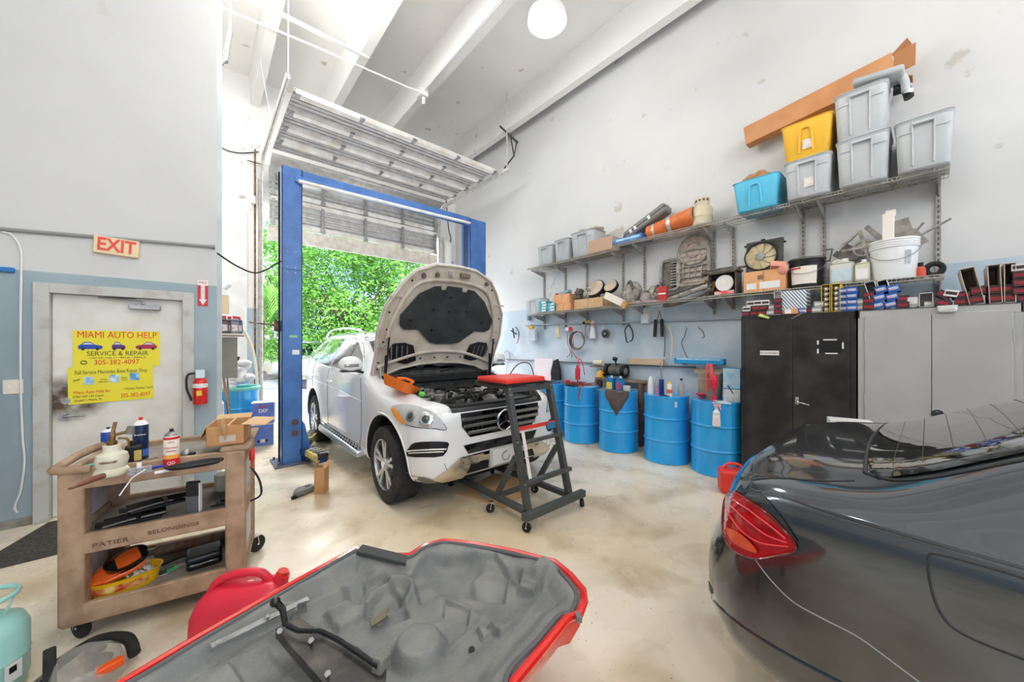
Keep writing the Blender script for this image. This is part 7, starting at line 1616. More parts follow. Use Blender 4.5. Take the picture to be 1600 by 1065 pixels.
for k in range(4): rb.box(-.005, -.12 + .08 * k, .1, .03, -.11 + .08 * k, .42)
rb.build('cooling_rib', M_cast, t)
MB().cyl((.04, .0, .50), (.0, 0, .50), .21, n=32).build('bell_housing', mat('tan_pink_casting', (200, 178, 164), (170, 152, 140), rough=.7, scale=9), t); MB().torus((0, 0, .50), .10, .012, 'x').torus((0, 0, .50), .20, .014, 'x').build('bell_ring', M_cast, t)
t = thing('long_valve_cover', 'long grey valve cover lying tilted in front of the wall castings', 'car part', (4.95, 2.13, Z1 + .06), rot=(R(-14), R(-20), 0))
MB().box(-.10, -.34, 0, .10, .34, .06).build('cover_body', M_cast, t, bevel=.02, seg=3)
rb = MB()
for k in range(9): rb.cyl((-.06, -.30 + .075 * k, .06), (-.06, -.30 + .075 * k, .075), .014, n=10)
rb.build('bolt_boss', M_castd, t); MB().bar((0.03, -.25, .065), (.03, .25, .065), .05, .02).build('raised_band', M_castd, t)
MB().tube(cr_spline([(-.10, .30, -.02), (-.12, .1, -.05), (-.12, -.15, -.05), (-.10, -.36, -.02)], 5), .03, 10).build('gasket_rim', M_castd, t)
tag(MB().tr((5.02, 1.86, Z1)).bc(0, 0, .12, .14, .14, .2, (R(18), 0, 0)).build('tilted_orange_box', mat('orange_black_carton', (206, 140, 70), (60, 50, 40), rough=.6, scale=5), bevel=.003), 'tilted orange and black carton beside the framed round box', 'carton')
t = thing('clear_front_box', 'box with clear window showing a white round part, left of the fan', 'box', (4.92, 1.66, Z1))
MB().box(-.09, -.16, 0, -.085, .16, .012).box(-.10, -.16, 0, .10, -.15, .28).box(-.10, .15, 0, .10, .16, .28).box(.09, -.16, 0, .10, .16, .28).box(-.10, -.16, .27, .10, .16, .28).box(-.10, -.16, 0, .10, .16, .008).build('box_frame', M_castd, t)
MB().cyl((-.05, -.02, .15), (-.06, -.02, .15), .10, n=28).build('white_disc', M_white, t); MB().cyl((-.06, -.02, .16), (-.066, -.02, .16), .035, n=20).build('disc_centre', M_cream2, t)
MB().box(-.098, -.14, .01, -.03, .08, .05).build('red_white_parts', mat('red_white_parts', (226, 90, 80), (236, 232, 228), rough=.5, scale=9), t)
t = thing('flat_dark_tray', 'flat dusty black parts heaped on top of the clear fronted box', 'car part', (4.92, 1.68, Z1 + .282)); MB().box(-.10, -.2, 0, .10, .22, .03).bar((-.06, -.26, .035), (0, .2, .05), .05, .02).bar((-.1, .1, .04), (.05, -.1, .07), .04, .02).build('part_body', M_castd, t, bevel=.006)
# orange cardboard with label + fan
cb = cardbox('tan cardboard carton with white labels under the radiator fan', 1.02, 1.42, Z1, .235, x0=4.82, x1=5.06, m=M_orb, labm=M_white)
MB().box(-.1245, .07, .03, -.1222, .17, .10).build('paper_label', M_white, cb); MB().box(-.1222, .0, .135, -.1212, .06, .185).build('dark_mark', mat('brown_stamp', (150, 110, 80), rough=.8), cb)
t = thing('radiator_fan', 'square black radiator fan with translucent tan blades on the tan carton', 'fan', (4.97, 1.27, Z1 + .24), rot=(0, R(4), 0))
o = MB().box(-.015, -.20, 0, .015, .17, .38).build('shroud', mat('black_fan_shroud', (82, 80, 76), (66, 64, 60), rough=.6), t, bevel=.02)
c_ = MB().cyl((-.1, .02, .19), (.1, .02, .19), .158, n=40).build('cutter', M_dark, t); bpy.context.view_layer.update(); boolean(o, [c_])
M_blade = mat('tan_translucent_blade', (206, 190, 150), (180, 164, 126), rough=.5, scale=8)
fb = MB()
for k in range(9):
 a2 = 2 * PI * k / 9; P = []
 for rr_, w_ in ((.04, .03), (.10, .05), (.15, .052)):
  P.append([(-.012, .02 + rr_ * math.cos(a2) - w_ * math.sin(a2), .19 + rr_ * math.sin(a2) + w_ * math.cos(a2)), (.006, .02 + rr_ * math.cos(a2) + w_ * math.sin(a2), .19 + rr_ * math.sin(a2) - w_ * math.cos(a2))])
 bl = MB().grid(P).build('fan_blade', M_blade, t, smooth=0); s_ = bl.modifiers.new('s', 'SOLIDIFY'); s_.thickness = .003
MB().cyl((-.03, .02, .19), (.01, .02, .19), .045, n=24).build('fan_hub', M_steel, t); MB().torus((-.016, .02, .19), .16, .008, 'x', 40).build('fan_ring', M_dark, t)
for k in range(3): a2 = 2 * PI * k / 3 + .5; MB().bar((.012, .02, .19), (.012, .02 + .165 * math.cos(a2), .19 + .165 * math.sin(a2)), .014, .008).build('motor_arm', M_dark, t)
for y, z in ((-.20, .32), (.17, .10), (.17, .34), (0, .385)): MB().cyl((0, y - .02, z), (0, y + .02, z), .012, n=8).build('mount_lug', M_dark, t)
tag(MB().tr((4.84, 1.09, Z1 + .24)).bc(0, 0, .03, .10, .14, .06, (.2, .3, .3)).ball((-.02, -.05, -.02), (.03, .05, .06)).build('pink_crumpled_paper', mat('salmon_paper', (238, 168, 146), (226, 150, 130), rough=.7, scale=7), bevel=.006), 'crumpled salmon pink wrapper in front of the radiator fan', 'wrapper')
# black pail
def pail(name, label, y, r, h, m, lidm, x=4.95, labelm=None, rings=3):
 t = thing(name, label, 'pail', (x, y, Z1))
 prof = [(r * .88, 0), (r * .90, .01), (r * .97, h * .78)]
 for k in range(rings): z = h * (.78 + .055 * k); prof += [(r * 1.03, z + .004), (r * 1.03, z + .012), (r * .98, z + .016)]
 prof += [(r * 1.02, h * .955), (r * 1.04, h * .965), (r * 1.04, h)]
 MB().lathe(prof, n=40).build('pail_body', m, t)
 if lidm: MB().lathe([(r * 1.07, h * .96), (r * 1.08, h * 1.0), (r * 1.05, h * 1.02), (r * .95, h * 1.01)], n=40).build('lid', lidm, t)
 if labelm:
  rows = [[((r * k_ + .002) * math.cos(a2), (r * k_ + .002) * math.sin(a2), z) for a2 in [PI + R(-55) + R(100) * j / 14 for j in range(15)]] for k_, z in ((.905, h * .12), (.968, h * .72))]
  MB().grid(rows).build('printed_label', labelm, t)
 MB().tube([(r * 1.04 * math.cos(a2), r * 1.04 * math.sin(a2), h * .80 - .35 * h * math.sin(max(0, (a2 - PI / 2)) )) for a2 in [PI / 2 + PI * j / 16 for j in range(17)]], .003, 6).build('wire_handle', M_steel, t)
 return t
bp_ = pail('black_lidded_pail', 'black lidded pail with big white label on the lower shelf', .86, .15, .31, mat('black_pail_plastic', (44, 40, 40), rough=.3), M_castd, labelm=M_cream2)
MB().grid([[(.1475 * k_ * math.cos(a2), .1475 * k_ * math.sin(a2), z) for a2 in [PI + R(-50) + R(40) * j / 6 for j in range(7)]] for k_, z in ((.985, .19), (.999, .215))]).build('red_print', M_srd, bp_)
jug('translucent_jug', 'frosted jug with pale blue label right of the black pail', (4.92, .57, Z1), .19, .14, .26, mat('frosted_plastic', (222, 222, 212), rough=.35), FACE, mat('pale_blue_label', (206, 224, 232), (190, 210, 220), rough=.5, scale=20))
jug('small_oil_jug', 'smaller cream jug with amber contents showing at its base', (4.88, .42, Z1), .11, .10, .22, M_ivory, FACE, mat('white_faded_label', (240, 236, 232), rough=.5), handle=False)
tag(MB().tr((4.88, .42, Z1)).tub(0, 0, .0, .05, (.104, .114), (.104, .114), .02).build('amber_residue', mat('amber_fluid', (226, 180, 110), rough=.3)), 'amber fluid band round the base of the smaller cream jug', 'fluid') if False else None
wp = pail('white_bucket', 'large white bucket with wire handle at the near end of the lower shelf', .215, .165, .37, mat('white_bucket_plastic', (242, 242, 240), rough=.4), None)
MB().tr((4.95 - 4.95, 0, 0)).grid([[(.1555 * k_ * math.cos(a2), .1555 * k_ * math.sin(a2), z) for a2 in [PI + R(28) + R(18) * j / 4 for j in range(5)]] for k_, z in ((.97, .09), (1.035, .25))]).build('grey_label', mat('grey_icon_label', (200, 202, 204), (176, 178, 180), rough=.5, scale=24), wp)
t = thing('white_tube', 'tall pale square tube standing in the white bucket', 'tube', (4.97, .25, Z1 + .30)); MB().box(-.04, -.04, 0, .04, .04, .34).build('tube_body', mat('cream_paper_tube', (240, 230, 220), rough=.7), t, bevel=.006); MB().box(-.03, -.05, .30, .03, .02, .37).build('torn_end', mat('cream_paper_tube', 0), t, bevel=.006)
t = thing('bucket_scrap_plates', 'bent grey and brown metal plates standing in the white bucket', 'scrap metal', (4.98, .16, Z1 + .30)); M_scr = mat('scrap_plate_grey', (150, 146, 138), (110, 96, 84), rough=.6, metal=.3, scale=8)
MB().bc(0, -.01, .14, .01, .12, .26, (R(-14), 0, .2)).bc(-.02, -.08, .07, .01, .10, .16, (R(-30), 0, 0)).bar((.0, .02, -.02), (-.02, -.13, .20), .03, .012).build('plate', M_scr, t)
tag(MB().cyl((4.98, .10, Z1 + .36), (4.98, -.13, Z1 + .50), .009, n=8).build('thin_metal_rod', M_steel), 'thin metal rod sticking out of the white bucket to the right', 'rod')
t = thing('cross_braced_bracket', 'grey cast bracket with round opening leaning left of the white bucket', 'car part', (5.06, .50, Z1 + .27), rot=(R(38), 0, 0))
MB().torus((0, 0, .12), .075, .014, 'x').bar((0, -.16, .0), (0, .14, .25), .025, .03).bar((0, .13, .02), (0, -.12, .24), .03, .03).bar((0, -.15, .22), (0, .12, .30), .03, .04).bar((0, .14, .25), (0, .16, .0), .025, .04).build('bracket_frame', M_cast, t, bevel=.004)
MB().box(-.01, -.03, -.05, .03, .17, .10).build('mount_plate', M_castd, t)
t = thing('small_clamp', 'small C shaped metal clamp above the frosted jug', 'clamp', (5.02, .70, Z1 + .28)); MB().tube([(0, .08, .0), (0, -.02, .0), (0, -.04, .12), (0, .02, .12)], .010, 6).build('clamp_body', M_castd, t)
MB().bar((0, .08, -.275), (0, .08, .0), .02, .02).build('stem', M_castd, t)
t = thing('orange_cap_bottle', 'small orange bottle with dark cap between bucket and black rubber ring', 'bottle', (4.93, .045, Z1)); MB().lathe([(.03, 0), (.034, .02), (.034, .08), (.015, .10)], n=16).build('bottle_body', mat('coral_bottle', (236, 96, 70), rough=.4), t); MB().cyl((0, 0, .1), (0, 0, .135), .018, n=10).build('cap', M_dark, t)
t = thing('black_rubber_ring', 'thick black rubber ring standing at the near end of the lower shelf', 'ring', (4.95, -.035, Z1 + .065), rot=(0, R(-8), R(12))); MB().torus((0, 0, 0), .05, .022, 'x', 30, 12).build('ring_body', M_rub, t); MB().cyl((-.02, 0, 0), (-.01, 0, 0), .0001, n=3)
# ================================================================== cabinets and filter boxes
M_cabk = mat('matt_black_cabinet', (34, 32, 32), (58, 56, 54), rough=.45, scale=4, detail=8)
M_cabg = mat('grey_cabinet_paint', (178, 176, 175), (192, 190, 189), rough=.45, scale=1.6)
M_cabt = mat('dark_cabinet_top', (70, 68, 66), rough=.6)
def cabinet(label, y0, y1, m, door, mirror_handle=None):
 t = thing('metal_cabinet', label, 'cabinet', (4.6, y0, 0)); w = y1 - y0; H = 1.86
 MB().box(.004, 0, .06, .50, .012, H).box(.004, w - .012, .06, .50, w, H).box(.49, 0, .06, .50, w, H).box(.004, 0, .06, .5, w, .08).box(.004, 0, H - .07, .5, w, H).box(.03, .02, 0, .48, w - .02, .06).box(.003, -.001, .061, .02, .045, H - .071).box(.003, w - .045, .061, .02, w + .001, H - .071).build('carcass', m, t, bevel=.002)
 MB().box(.0, 0, H, .50, w, H + .006).build('top_panel', M_cabt, t)
 for a, b in ((.045, w / 2 - .002), (w / 2 + .002, w - .045)):
  dd = MB().box(-.008, a, .10, .010, b, H - .05).build('door', door, t, bevel=.003)
  y = a if a < .1 else b
  for z in (.35, 1.05, 1.62): MB().cyl((-.004, y, z - .05), (-.004, y, z + .05), .007, n=8).build('hinge', m, dd)
 return t
c1 = cabinet('black double door metal cabinet beside the last blue drum', .44, 1.38, M_cabk, M_cabk)
c2 = cabinet('grey double door metal cabinet right of the black one', -.46, .425, M_cabg, M_cabg)
c3 = cabinet('grey metal cabinet cut by the right picture edge', -1.36, -.475, M_cabg, M_cabg)
MB().tr((4.592, .88, .97)).box(-.02, -.012, -.03, 0, .018, .045).bar((-.022, .0, .0), (-.03, -.12, -.02), .018, .012).build('door_handle', M_chrome, c1.children[2], bevel=.003) if False else MB().tr((-.008, .47 - .04, .97)).box(-.02, -.012, -.03, 0, .018, .045).bar((-.022, .0, .0), (-.03, -.10, -.022), .018, .012).build('door_handle', M_chrome, c1, bevel=.003)
MB().tr((-.008, .44 - .03, .98)).cyl((0, 0, 0), (-.012, 0, 0), .034, n=20).cyl((-.012, 0, 0), (-.035, 0, 0), .018, n=16).build('door_knob', M_chrome, c2)
t = thing('no_smoking_sticker', 'white printed strip stuck on the left door of the black cabinet', 'sticker', (4.5895, 1.11, 1.46)); MB().box(-.002, -.085, -.024, .0, .085, .024).build('sticker_sheet', M_white, t)
text('No Smoking', .028, M_darktext, t, (-.0024, .018, .0), rot=(PI / 2, 0, -PI / 2), depth=.0005)
MB().tube([(-.003, -.055 + .009 * math.cos(a), .009 * math.sin(a)) for a in [2 * PI * k / 12 for k in range(12)]], .0012, 4, True).tube([(-.003, -.072 + .007 * math.cos(a), .009 * math.sin(a)) for a in [2 * PI * k / 12 for k in range(12)]], .0012, 4, True).build('red_symbol', M_redtext, t)
t = thing('taped_black_notice', 'black rectangle held with white tape on the right door of the black cabinet', 'notice', (4.5895, .62, 1.53)); MB().box(-.002, -.085, -.06, .0, .085, .06).build('notice_sheet', M_dark, t)
for y, z, w, h in ((0, .066, .10, .012), (-.01, -.066, .09, .012), (.09, .04, .014, .04), (.09, -.045, .014, .045), (-.092, .01, .012, .06)): MB().box(-.004, y - w / 2, z - h / 2, -.002, y + w / 2, z + h / 2).build('tape_strip', M_white, t)
ZB = 1.867
# prototypes of filter boxes: end face toward -x
def filt(name, label, body, band, top=None, sz=(.16, .075, .055)):
 t = thing(name, label, 'box', (0, 0, 0)); d, w, h = sz
 MB().box(0, -w / 2, 0, d, w / 2, h).build('box_body', body, t, bevel=.0015, seg=1)
 MB().box(-.0012, -w * .42, h * .3, 0, w * .42, h * .72).build('end_band', band, t)
 return t
M_fk = mat('dark_box_card', (66, 48, 50), rough=.6); M_fr2 = mat('maroon_band', (150, 40, 52), rough=.5); M_fw = mat('white_box_card', (226, 222, 218), rough=.6); M_fb = mat('blue_box_card', (44, 96, 170), rough=.45); M_fbl = mat('light_band', (196, 206, 226), (200, 80, 90), rough=.5, scale=40); M_fg = mat('grey_box_card', (160, 156, 150), rough=.6)
P_red = filt('filter_box', 'dark red banded filter box piled at the left end of the cabinet tops', M_fk, M_fr2)
P_wht = filt('filter_box', 'white filter box piled at the left end of the cabinet tops', M_fw, M_fk)
P_blu = filt('filter_box', 'blue filter box stacked right of the yellow cartons', M_fb, M_fbl)
P_gry = filt('filter_box', 'grey white filter box right of the blue ones', M_fg, M_fw)
used = {}
BASE = {id(p): p['label'] for p in (P_red, P_wht, P_blu, P_gry)}
def put(p, px, pz, lab=None, grp=None, rz=0, rx=0, x=4.62, sc=None):
 """px: column in the photograph (front plane x), pz: height above the cabinet top"""
 q = at(px, 480, x=x); jr = random.Random(px * 7 + int(pz * 900)); loc = (x + jr.uniform(-.015, .02) * (x == 4.62), q.y, ZB + pz); rot = (rx, 0, rz + jr.uniform(-.12, .12) * (x == 4.62))
 if id(p) not in used: used[id(p)] = 1; o = p; o.location = loc; o.rotation_euler = rot; o['group'] = grp or 'filter boxes'; o['label'] = lab or BASE[id(p)]
 else:
  o = dup(p, loc, rot=rot, label=lab or BASE[id(p)])
  if grp: o['group'] = grp
  elif 'group' in o: del o['group']
 if sc: o.scale = sc
 return o
gl = 'filter boxes at the left end of the cabinet tops'
for px, k in ((1165, 0), (1178, 0), (1190, 0), (1181, 1), (1193, 1)): put(P_red, px, .056 * k, None, gl, rz=.05 * (k - 1))
for px, k in ((1166, 1), (1172, 2), (1184, 2), (1195, 2)): put(P_wht, px, .056 * k, None, gl, rz=.08)
put(P_gry, 1203, 0, 'pale grey filter box just left of the striped carton', gl); put(P_gry, 1206, .056, 'pale grey filter box stacked just left of the striped carton', gl)
tag(MB().tr((4.60, at(1194, 490, x=4.6).y, ZB)).bc(0, 0, -.01, .06, .10, .012, (R(20), R(-25), 0)).build('lime_packet', mat('lime_packet', (206, 220, 120), rough=.5)), 'lime green packet drooping over the left edge of the black cabinet', 'packet')
def carton(label, pl, pr, h, m, depth=.30, x=4.62, lean=0, rz=0, z=0, name='open_filter_carton', sidem=None):
 y0, y1 = at(pr, 480, x=x).y, at(pl, 480, x=x).y; w = y1 - y0
 t = thing(name, label, 'carton', (x, (y0 + y1) / 2, ZB + z), rot=(lean, 0, rz))
 mb = MB().box(0, -w / 2, 0, depth, -w / 2 + .004, h).box(0, w / 2 - .004, 0, depth, w / 2, h).box(0, -w / 2, 0, depth, w / 2, .004).box(0, -w / 2, h - .004, depth, w / 2, h).box(depth - .004, -w / 2, 0, depth, w / 2, h)
 mb.build('carton_shell', m, t); return t, w
def striped():
 m = bpy.data.materials.new('blue_white_stripes'); m.use_nodes = True; nt = m.node_tree; b = nt.nodes['Principled BSDF']; N = nt.nodes.new; L_ = nt.links.new
 tc = N('ShaderNodeTexCoord'); mp = N('ShaderNodeMapping'); mp.inputs['Rotation'].default_value = (R(0), R(90), R(0)); mp.inputs['Rotation'].default_value = (R(35), 0, 0); L_(tc.outputs['Object'], mp.inputs[0])
 w = N('ShaderNodeTexWave'); w.wave_type = 'BANDS'; w.bands_direction = 'Y'; w.inputs['Scale'].default_value = 14; L_(mp.outputs[0], w.inputs['Vector'])
 cr = N('ShaderNodeValToRGB'); cr.color_ramp.interpolation = 'CONSTANT'; cr.color_ramp.elements[0].color = lin((240, 242, 244)); cr.color_ramp.elements[1].position = .62; cr.color_ramp.elements[1].color = lin((88, 112, 140)); L_(w.outputs['Fac'], cr.inputs[0]); L_(cr.outputs[0], b.inputs['Base Color']); return m
t, w = carton('tall carton with diagonal blue and white stripes and dark red boxes inside', 1209, 1221, .25, M_fw, depth=.06)
yS = at(1237, 480, x=4.66).y
MB().tr((.02, -.12, 0)).box(0, -.115, .01, .2, .085, .245).build('striped_side', striped(), t)
for k in range(3): put(P_red, 1215, .005 + .058 * k, 'dark red filter box end showing in the striped carton', 'filter boxes in the striped carton', sc=(.33, .9, 1), x=4.618)
t = thing('orange_white_box', 'small orange and white box in front of the striped carton', 'box', (4.59, at(1236, 484, x=4.59).y, ZB), rz=.1); MB().box(0, -.055, 0, .05, .055, .05).build('box_body', mat('orange_small_box', (226, 160, 100), rough=.6), t); MB().box(-.001, -.0, 0.004, .0, .05, .046).build('white_face', M_white, t)
tag(MB().tr((4.60, at(1243, 500, x=4.6).y, ZB)).bar((0, .035, -.055), (.0, -.05, .0), .008, .018).build('brown_stick', mat('brown_stick', (110, 96, 80), rough=.7)), 'small stick poking down over the black cabinet door', 'stick')
put(P_blu, 1254, 0, 'blue filter box lying alone between striped and yellow cartons', None, rz=.5)
P_k2 = put(P_red, 1266, 0, 'dark box beside the blue box left of the yellow cartons', None, rz=-.3); put(P_gry, 1276, .0, 'pale box just left of the yellow cartons', None)
put(P_gry, 1279, .056, 'pale box stacked just left of the yellow cartons', None)
M_yc = mat('yellow_carton', (236, 200, 60), rough=.5); M_can = mat('dark_spark_tube', (70, 60, 46), (180, 168, 140), rough=.4, metal=.3, scale=22)
for pl, pr, nm in ((1283, 1297, 'left of two tall open yellow cartons filled with dark round filters'), (1299, 1313, 'right of two tall open yellow cartons filled with dark round filters')):
 t, w = carton(nm, pl, pr, .27, M_yc, depth=.2)
 for k in range(5):
  q = t.location; c_ = thing('round_filter', 'round dark filter in the %s yellow carton' % ('left' if pl == 1283 else 'right'), 'filter', (q.x + .012, q.y, q.z + .03 + .05 * k), group='round filters in the yellow cartons'); MB().cyl((0, 0, 0), (.12, 0, 0), .0235, n=16).build('filter_can', M_can, c_); MB().cyl((-.002, 0, 0), (.002, 0, 0), .010, n=12).build('filter_port', M_cream2, c_)
gb_ = 'blue filter boxes right of the yellow cartons'
for px in (1318, 1331):
 for k in range(4): put(P_blu, px, .056 * k, None, gb_, rz=.03 * (k - 1))
for k in range(2): put(P_gry, 1345, .056 * k, 'grey white filter box right of the blue stack', 'grey white filter boxes right of the blue stack')
for k in range(3): put(P_red, 1357, .056 * k, 'dark red filter box just left of the leaning white cartons', 'dark red filter boxes by the leaning cartons')
for j, (pl, pr) in enumerate(((1365, 1382), (1385, 1402))):
 t, w = carton(('left' if j == 0 else 'right') + ' of two white cartons leaning right and holding blue boxes', pl, pr, .27, M_fw, depth=.2, lean=R(-14))
 for k in range(3): put(P_blu, (pl + pr) / 2 + 2.2 * k, .008 + .07 * k, 'blue filter box inside the %s leaning white carton' % ('left' if j == 0 else 'right'), 'blue boxes in the leaning cartons', rx=R(-14), x=4.615, sc=(1, 1, 1.15))
for k in range(2): put(P_red, 1411, .056 * k, 'dark red filter box right of the leaning white cartons', 'dark red boxes right of the leaning cartons')
t = thing('white_roll_box', 'rounded white box between dark red boxes and the open white box', 'box', (4.62, at(1425, 480, x=4.62).y, ZB)); MB().tub(.06, 0, 0, .09, (.12, .085), (.12, .08), .03).build('box_body', M_fw, t); MB().box(-.002, -.03, .02, .0, .03, .03).build('grey_line', M_fg, t)
t, w = carton('open empty white box lying on the grey cabinet', 1436, 1458, .12, M_fw, depth=.16); put(P_gry, 1450, .005, 'pale box inside the open white box', None, x=4.64, sc=(.8, .6, .8))
for px, z, r_ in ((1470, 0, .3), (1469, .075, .7), (1479, .0, -.4)): put(P_red, px, z, 'dark red and white box, tumbled in the loose heap on the grey cabinet', 'tumbled boxes on the grey cabinet', rx=r_)
put(P_wht, 1484, .075, 'white box, tumbled in the loose heap on the grey cabinet', None, rx=.3)
t = thing('white_plastic_tub', 'small white tub hanging over the front edge of the grey cabinet', 'tub', (4.585, at(1480, 480, x=4.585).y, ZB - .055)); MB().tub(0, 0, 0, .055, (.05, .10), (.05, .11), .02).build('tub_body', M_white, t)
for px, k in ((1500, 0), (1500, 1), (1510, 0), (1508, 1)): put(P_red, px, .056 * k, 'dark filter box with red band left of the tall slanted carton', 'red banded boxes left of the slanted carton', sc=(1, .8, 1))
M_bcw = mat('brown_white_carton', (196, 172, 148), (226, 222, 216), rough=.7, scale=4)
gr_ = 'dark boxes in the tall cartons at the right'
for (pl, pr, lean, nm) in ((1515, 1540, R(-10), 'tall open carton leaning right, leftmost of the three large ones'), (1546, 1567, R(-2), 'tall open carton in the middle of the three large ones'), (1569, 1588, 0, 'tall open carton, rightmost of the three large ones')):
 t, w = carton(nm, pl, pr, .30, M_bcw, depth=.3, lean=lean)
 MB().bar((.04, 0, .302), (.24, 0, .33), w, .004).build('lid_flap', mat('blue_white_flap', (200, 206, 228), (240, 240, 242), rough=.6, scale=3), t)
 for k in range(2): put(P_red, (pl + pr) / 2 + (3 * k if lean < -.1 else 0), .006 + .07 * k, 'dark red banded box inside the tall carton, %s' % ('leftmost' if pl == 1515 else 'middle one' if pl == 1546 else 'rightmost'), gr_, rx=lean, sc=(1, 1, 1.2), x=4.63)
for k in range(4): put(P_red, 1597, .0 + .058 * k, 'dark red filter box piled at the right picture edge', 'boxes at the right picture edge', sc=(1, 1.1, 1))
put(P_wht, 1594, .235, 'white and red box topmost at the right picture edge', None)
t = thing('white_printed_box', 'white and blue printed box standing between the sedan boot and the cabinets', 'box', (4.22, .44, 0), rz=R(-75)); MB().box(-.14, -.1, 0, .14, .1, .90).build('box_body', M_white, t);
pz = MB()
for k in range(3): pz.box(-.11 + .085 * k, -.1022, .81, -.055 + .085 * k, -.1005, .85)
pz.build('blue_print', mat('slate_blue_print', (96, 120, 150), rough=.6), t)
# ================================================================== door wall and the corner behind it
YW = YL
M_exit = mat('exit_sign_cream', (240, 214, 172), rough=.45); M_exr = mat('exit_letters_red', (232, 84, 66), rough=.5)
def wl(px, py): return at(px, py, y=YW)
a = wl(147, 390); b = wl(218, 390)
t = thing('exit_sign', 'cream sign with red EXIT letters above the white door', 'exit sign', ((a.x + b.x) / 2, YW, 2.47), rot=(0, R(2.5), 0))
w = b.x - a.x
MB().box(-w / 2, -.045, -.075, w / 2, 0, .085).build('sign_box', M_exit, t, bevel=.006)
text('EXIT', .165, M_exr, t, (.0, -.047, .006), sx=.74, bold=.004, depth=.002)
a = wl(0, 358); b = wl(334, 386)
tag(MB().tube([(-2.6, YW - .02, a.z - .06), (a.x, YW - .02, a.z), (b.x, YW - .02, b.z)], .016, 8).cyl((b.x - .02, YW - .02, b.z), (b.x + .01, YW - .02, b.z), .024, n=10).build('door_wall_conduit', mat('grey_conduit', (150, 152, 150), rough=.5)), 'grey metal conduit running along the wall just above the exit sign', 'conduit')
pts = [wl(3, 362), wl(20, 368), wl(33, 390), wl(34, 430), wl(33, 500), wl(33, 600), wl(36, 680), wl(39, 720), wl(33, 765), wl(24, 790), wl(28, 800)]
tag(MB().tube(cr_spline([Vector((p.x, YW - .012, p.z)) for p in pts], 6), .008, 6).build('white_wall_cable', M_white), 'white cable hanging down the blue wall left of the exit door', 'cable')
a = wl(20, 604); t = thing('light_switch_plate', 'cream double switch plate on the blue wall left of the door', 'switch', (a.x, YW, a.z)); MB().box(-.05, -.008, -.06, .055, 0, .06).build('plate', M_cream2, t, bevel=.002)
for x in (-.02, .02): MB().box(x - .006, -.018, -.012, x + .006, -.008, .012).build('toggle', M_cream2, t)
a = wl(5, 421); t = thing('blue_handled_brush', 'small blue item stuck high on the wall at the left picture edge', 'blue item', (a.x, YW, a.z)); MB().box(-.1, -.03, -.02, .06, 0, .02).build('item_body', mat('bright_blue_plastic', (40, 120, 190), rough=.4), t, bevel=.006)
text('SNAP', .022, M_whitetext, t, (.0, -.031, 0), depth=.0008) if False else None
t = thing('dark_tool_cabinet', 'dark tall cabinet cut by the left picture edge', 'cabinet', (-1.72, YW - .42, 0)); MB().box(-.4, 0, .02, .36, .40, 1.72).build('cabinet_body', mat('dark_grey_cabinet', (58, 58, 60), rough=.4), t, bevel=.006); MB().box(-.38, -.012, .06, .34, .0, 1.68).build('door', mat('dark_grey_cabinet', 0), t, bevel=.004); MB().bar((.30, -.03, .8), (.30, -.03, 1.0), .015).build('handle', M_steel, t)
a = at(2, 478, y=YW - .2); t = thing('pink_round_sign', 'dark board with a pink round sticker above the dark cabinet', 'sign', (-1.36, YW - .02, 1.86)); MB().box(-.3, -.01, -.14, .03, .01, .2).build('board', M_dark, t); MB().tr((-.03, -.012, 0)).cyl((0, 0, 0), (0, -.004, 0), .08, n=24).build('pink_disc', mat('pink_sticker', (232, 150, 156), rough=.5), t)
# fire extinguisher sign + extinguisher
a = wl(317, 458); t = thing('fire_extinguisher_sign', 'red and white fire extinguisher arrow sign right of the door', 'sign', (a.x, YW, a.z)); t.scale = (1.0, 1, 1.1)
MB().box(-.042, -.004, -.125, .042, 0, .125).build('sign_sheet', M_redp if False else mat('sign_red', (206, 34, 44), rough=.4), t)
MB().box(-.042, -.0055, .075, .042, -.004, .125).box(-.016, -.0055, -.06, .016, -.004, .075).prism([(-.032, -.06), (.032, -.06), (0, -.115)], -.0055, -.004, 'y').build('white_arrow', M_white, t)
text('FIRE', .034, MATS['sign_red'], t, (0, -.006, .10), depth=.0006)
for k, c in enumerate('EXTINGUISHER'): text(c, .015, MATS['sign_red'], t, (0, -.006, .066 - .0115 * k), depth=.0006) if k < 11 else None
a = wl(313, 605); t = thing('fire_extinguisher', 'red fire extinguisher hanging on the blue wall under its sign', 'fire extinguisher', (a.x - .0, YW - .085, a.z - .165)); t.scale = (1.0, 1, 1.08)
MB().lathe([(.055, 0), (.06, .01), (.06, .21), (.045, .245), (.02, .26), (.018, .275)], n=28).build('cylinder', mat('extinguisher_red', (220, 30, 30), rough=.25, coat=.6), t)
MB().lathe([(.0605, .16), (.0605, .20)], n=28, caps=False).build('grey_band', M_white, t)
MB().cyl((0, 0, .27), (0, 0, .31), .016, n=12).bar((-.02, -.01, .31), (.07, -.01, .34), .02, .008).bar((-.02, -.01, .335), (.08, -.01, .375), .02, .008).cyl((-.02, 0, .30), (-.045, 0, .30), .012, n=10).build('valve_head', M_steel, t)
MB().tube(cr_spline([(-.04, 0, .30), (-.10, -.01, .28), (-.105, -.02, .16), (-.075, -.03, .07), (-.07, -.03, .04)], 6), .010, 8).build('hose', M_dark, t)
MB().bar((.0, .03, .18), (0, .085, .18), .03, .03).bar((0, .08, .10), (0, .08, .30), .02, .006).build('wall_bracket', M_steel, t)
MB().box(-.035, -.066, .255, .035, -.062, .335).build('inspection_tag', mat('pale_blue_tag', (214, 232, 240), rough=.5), t)
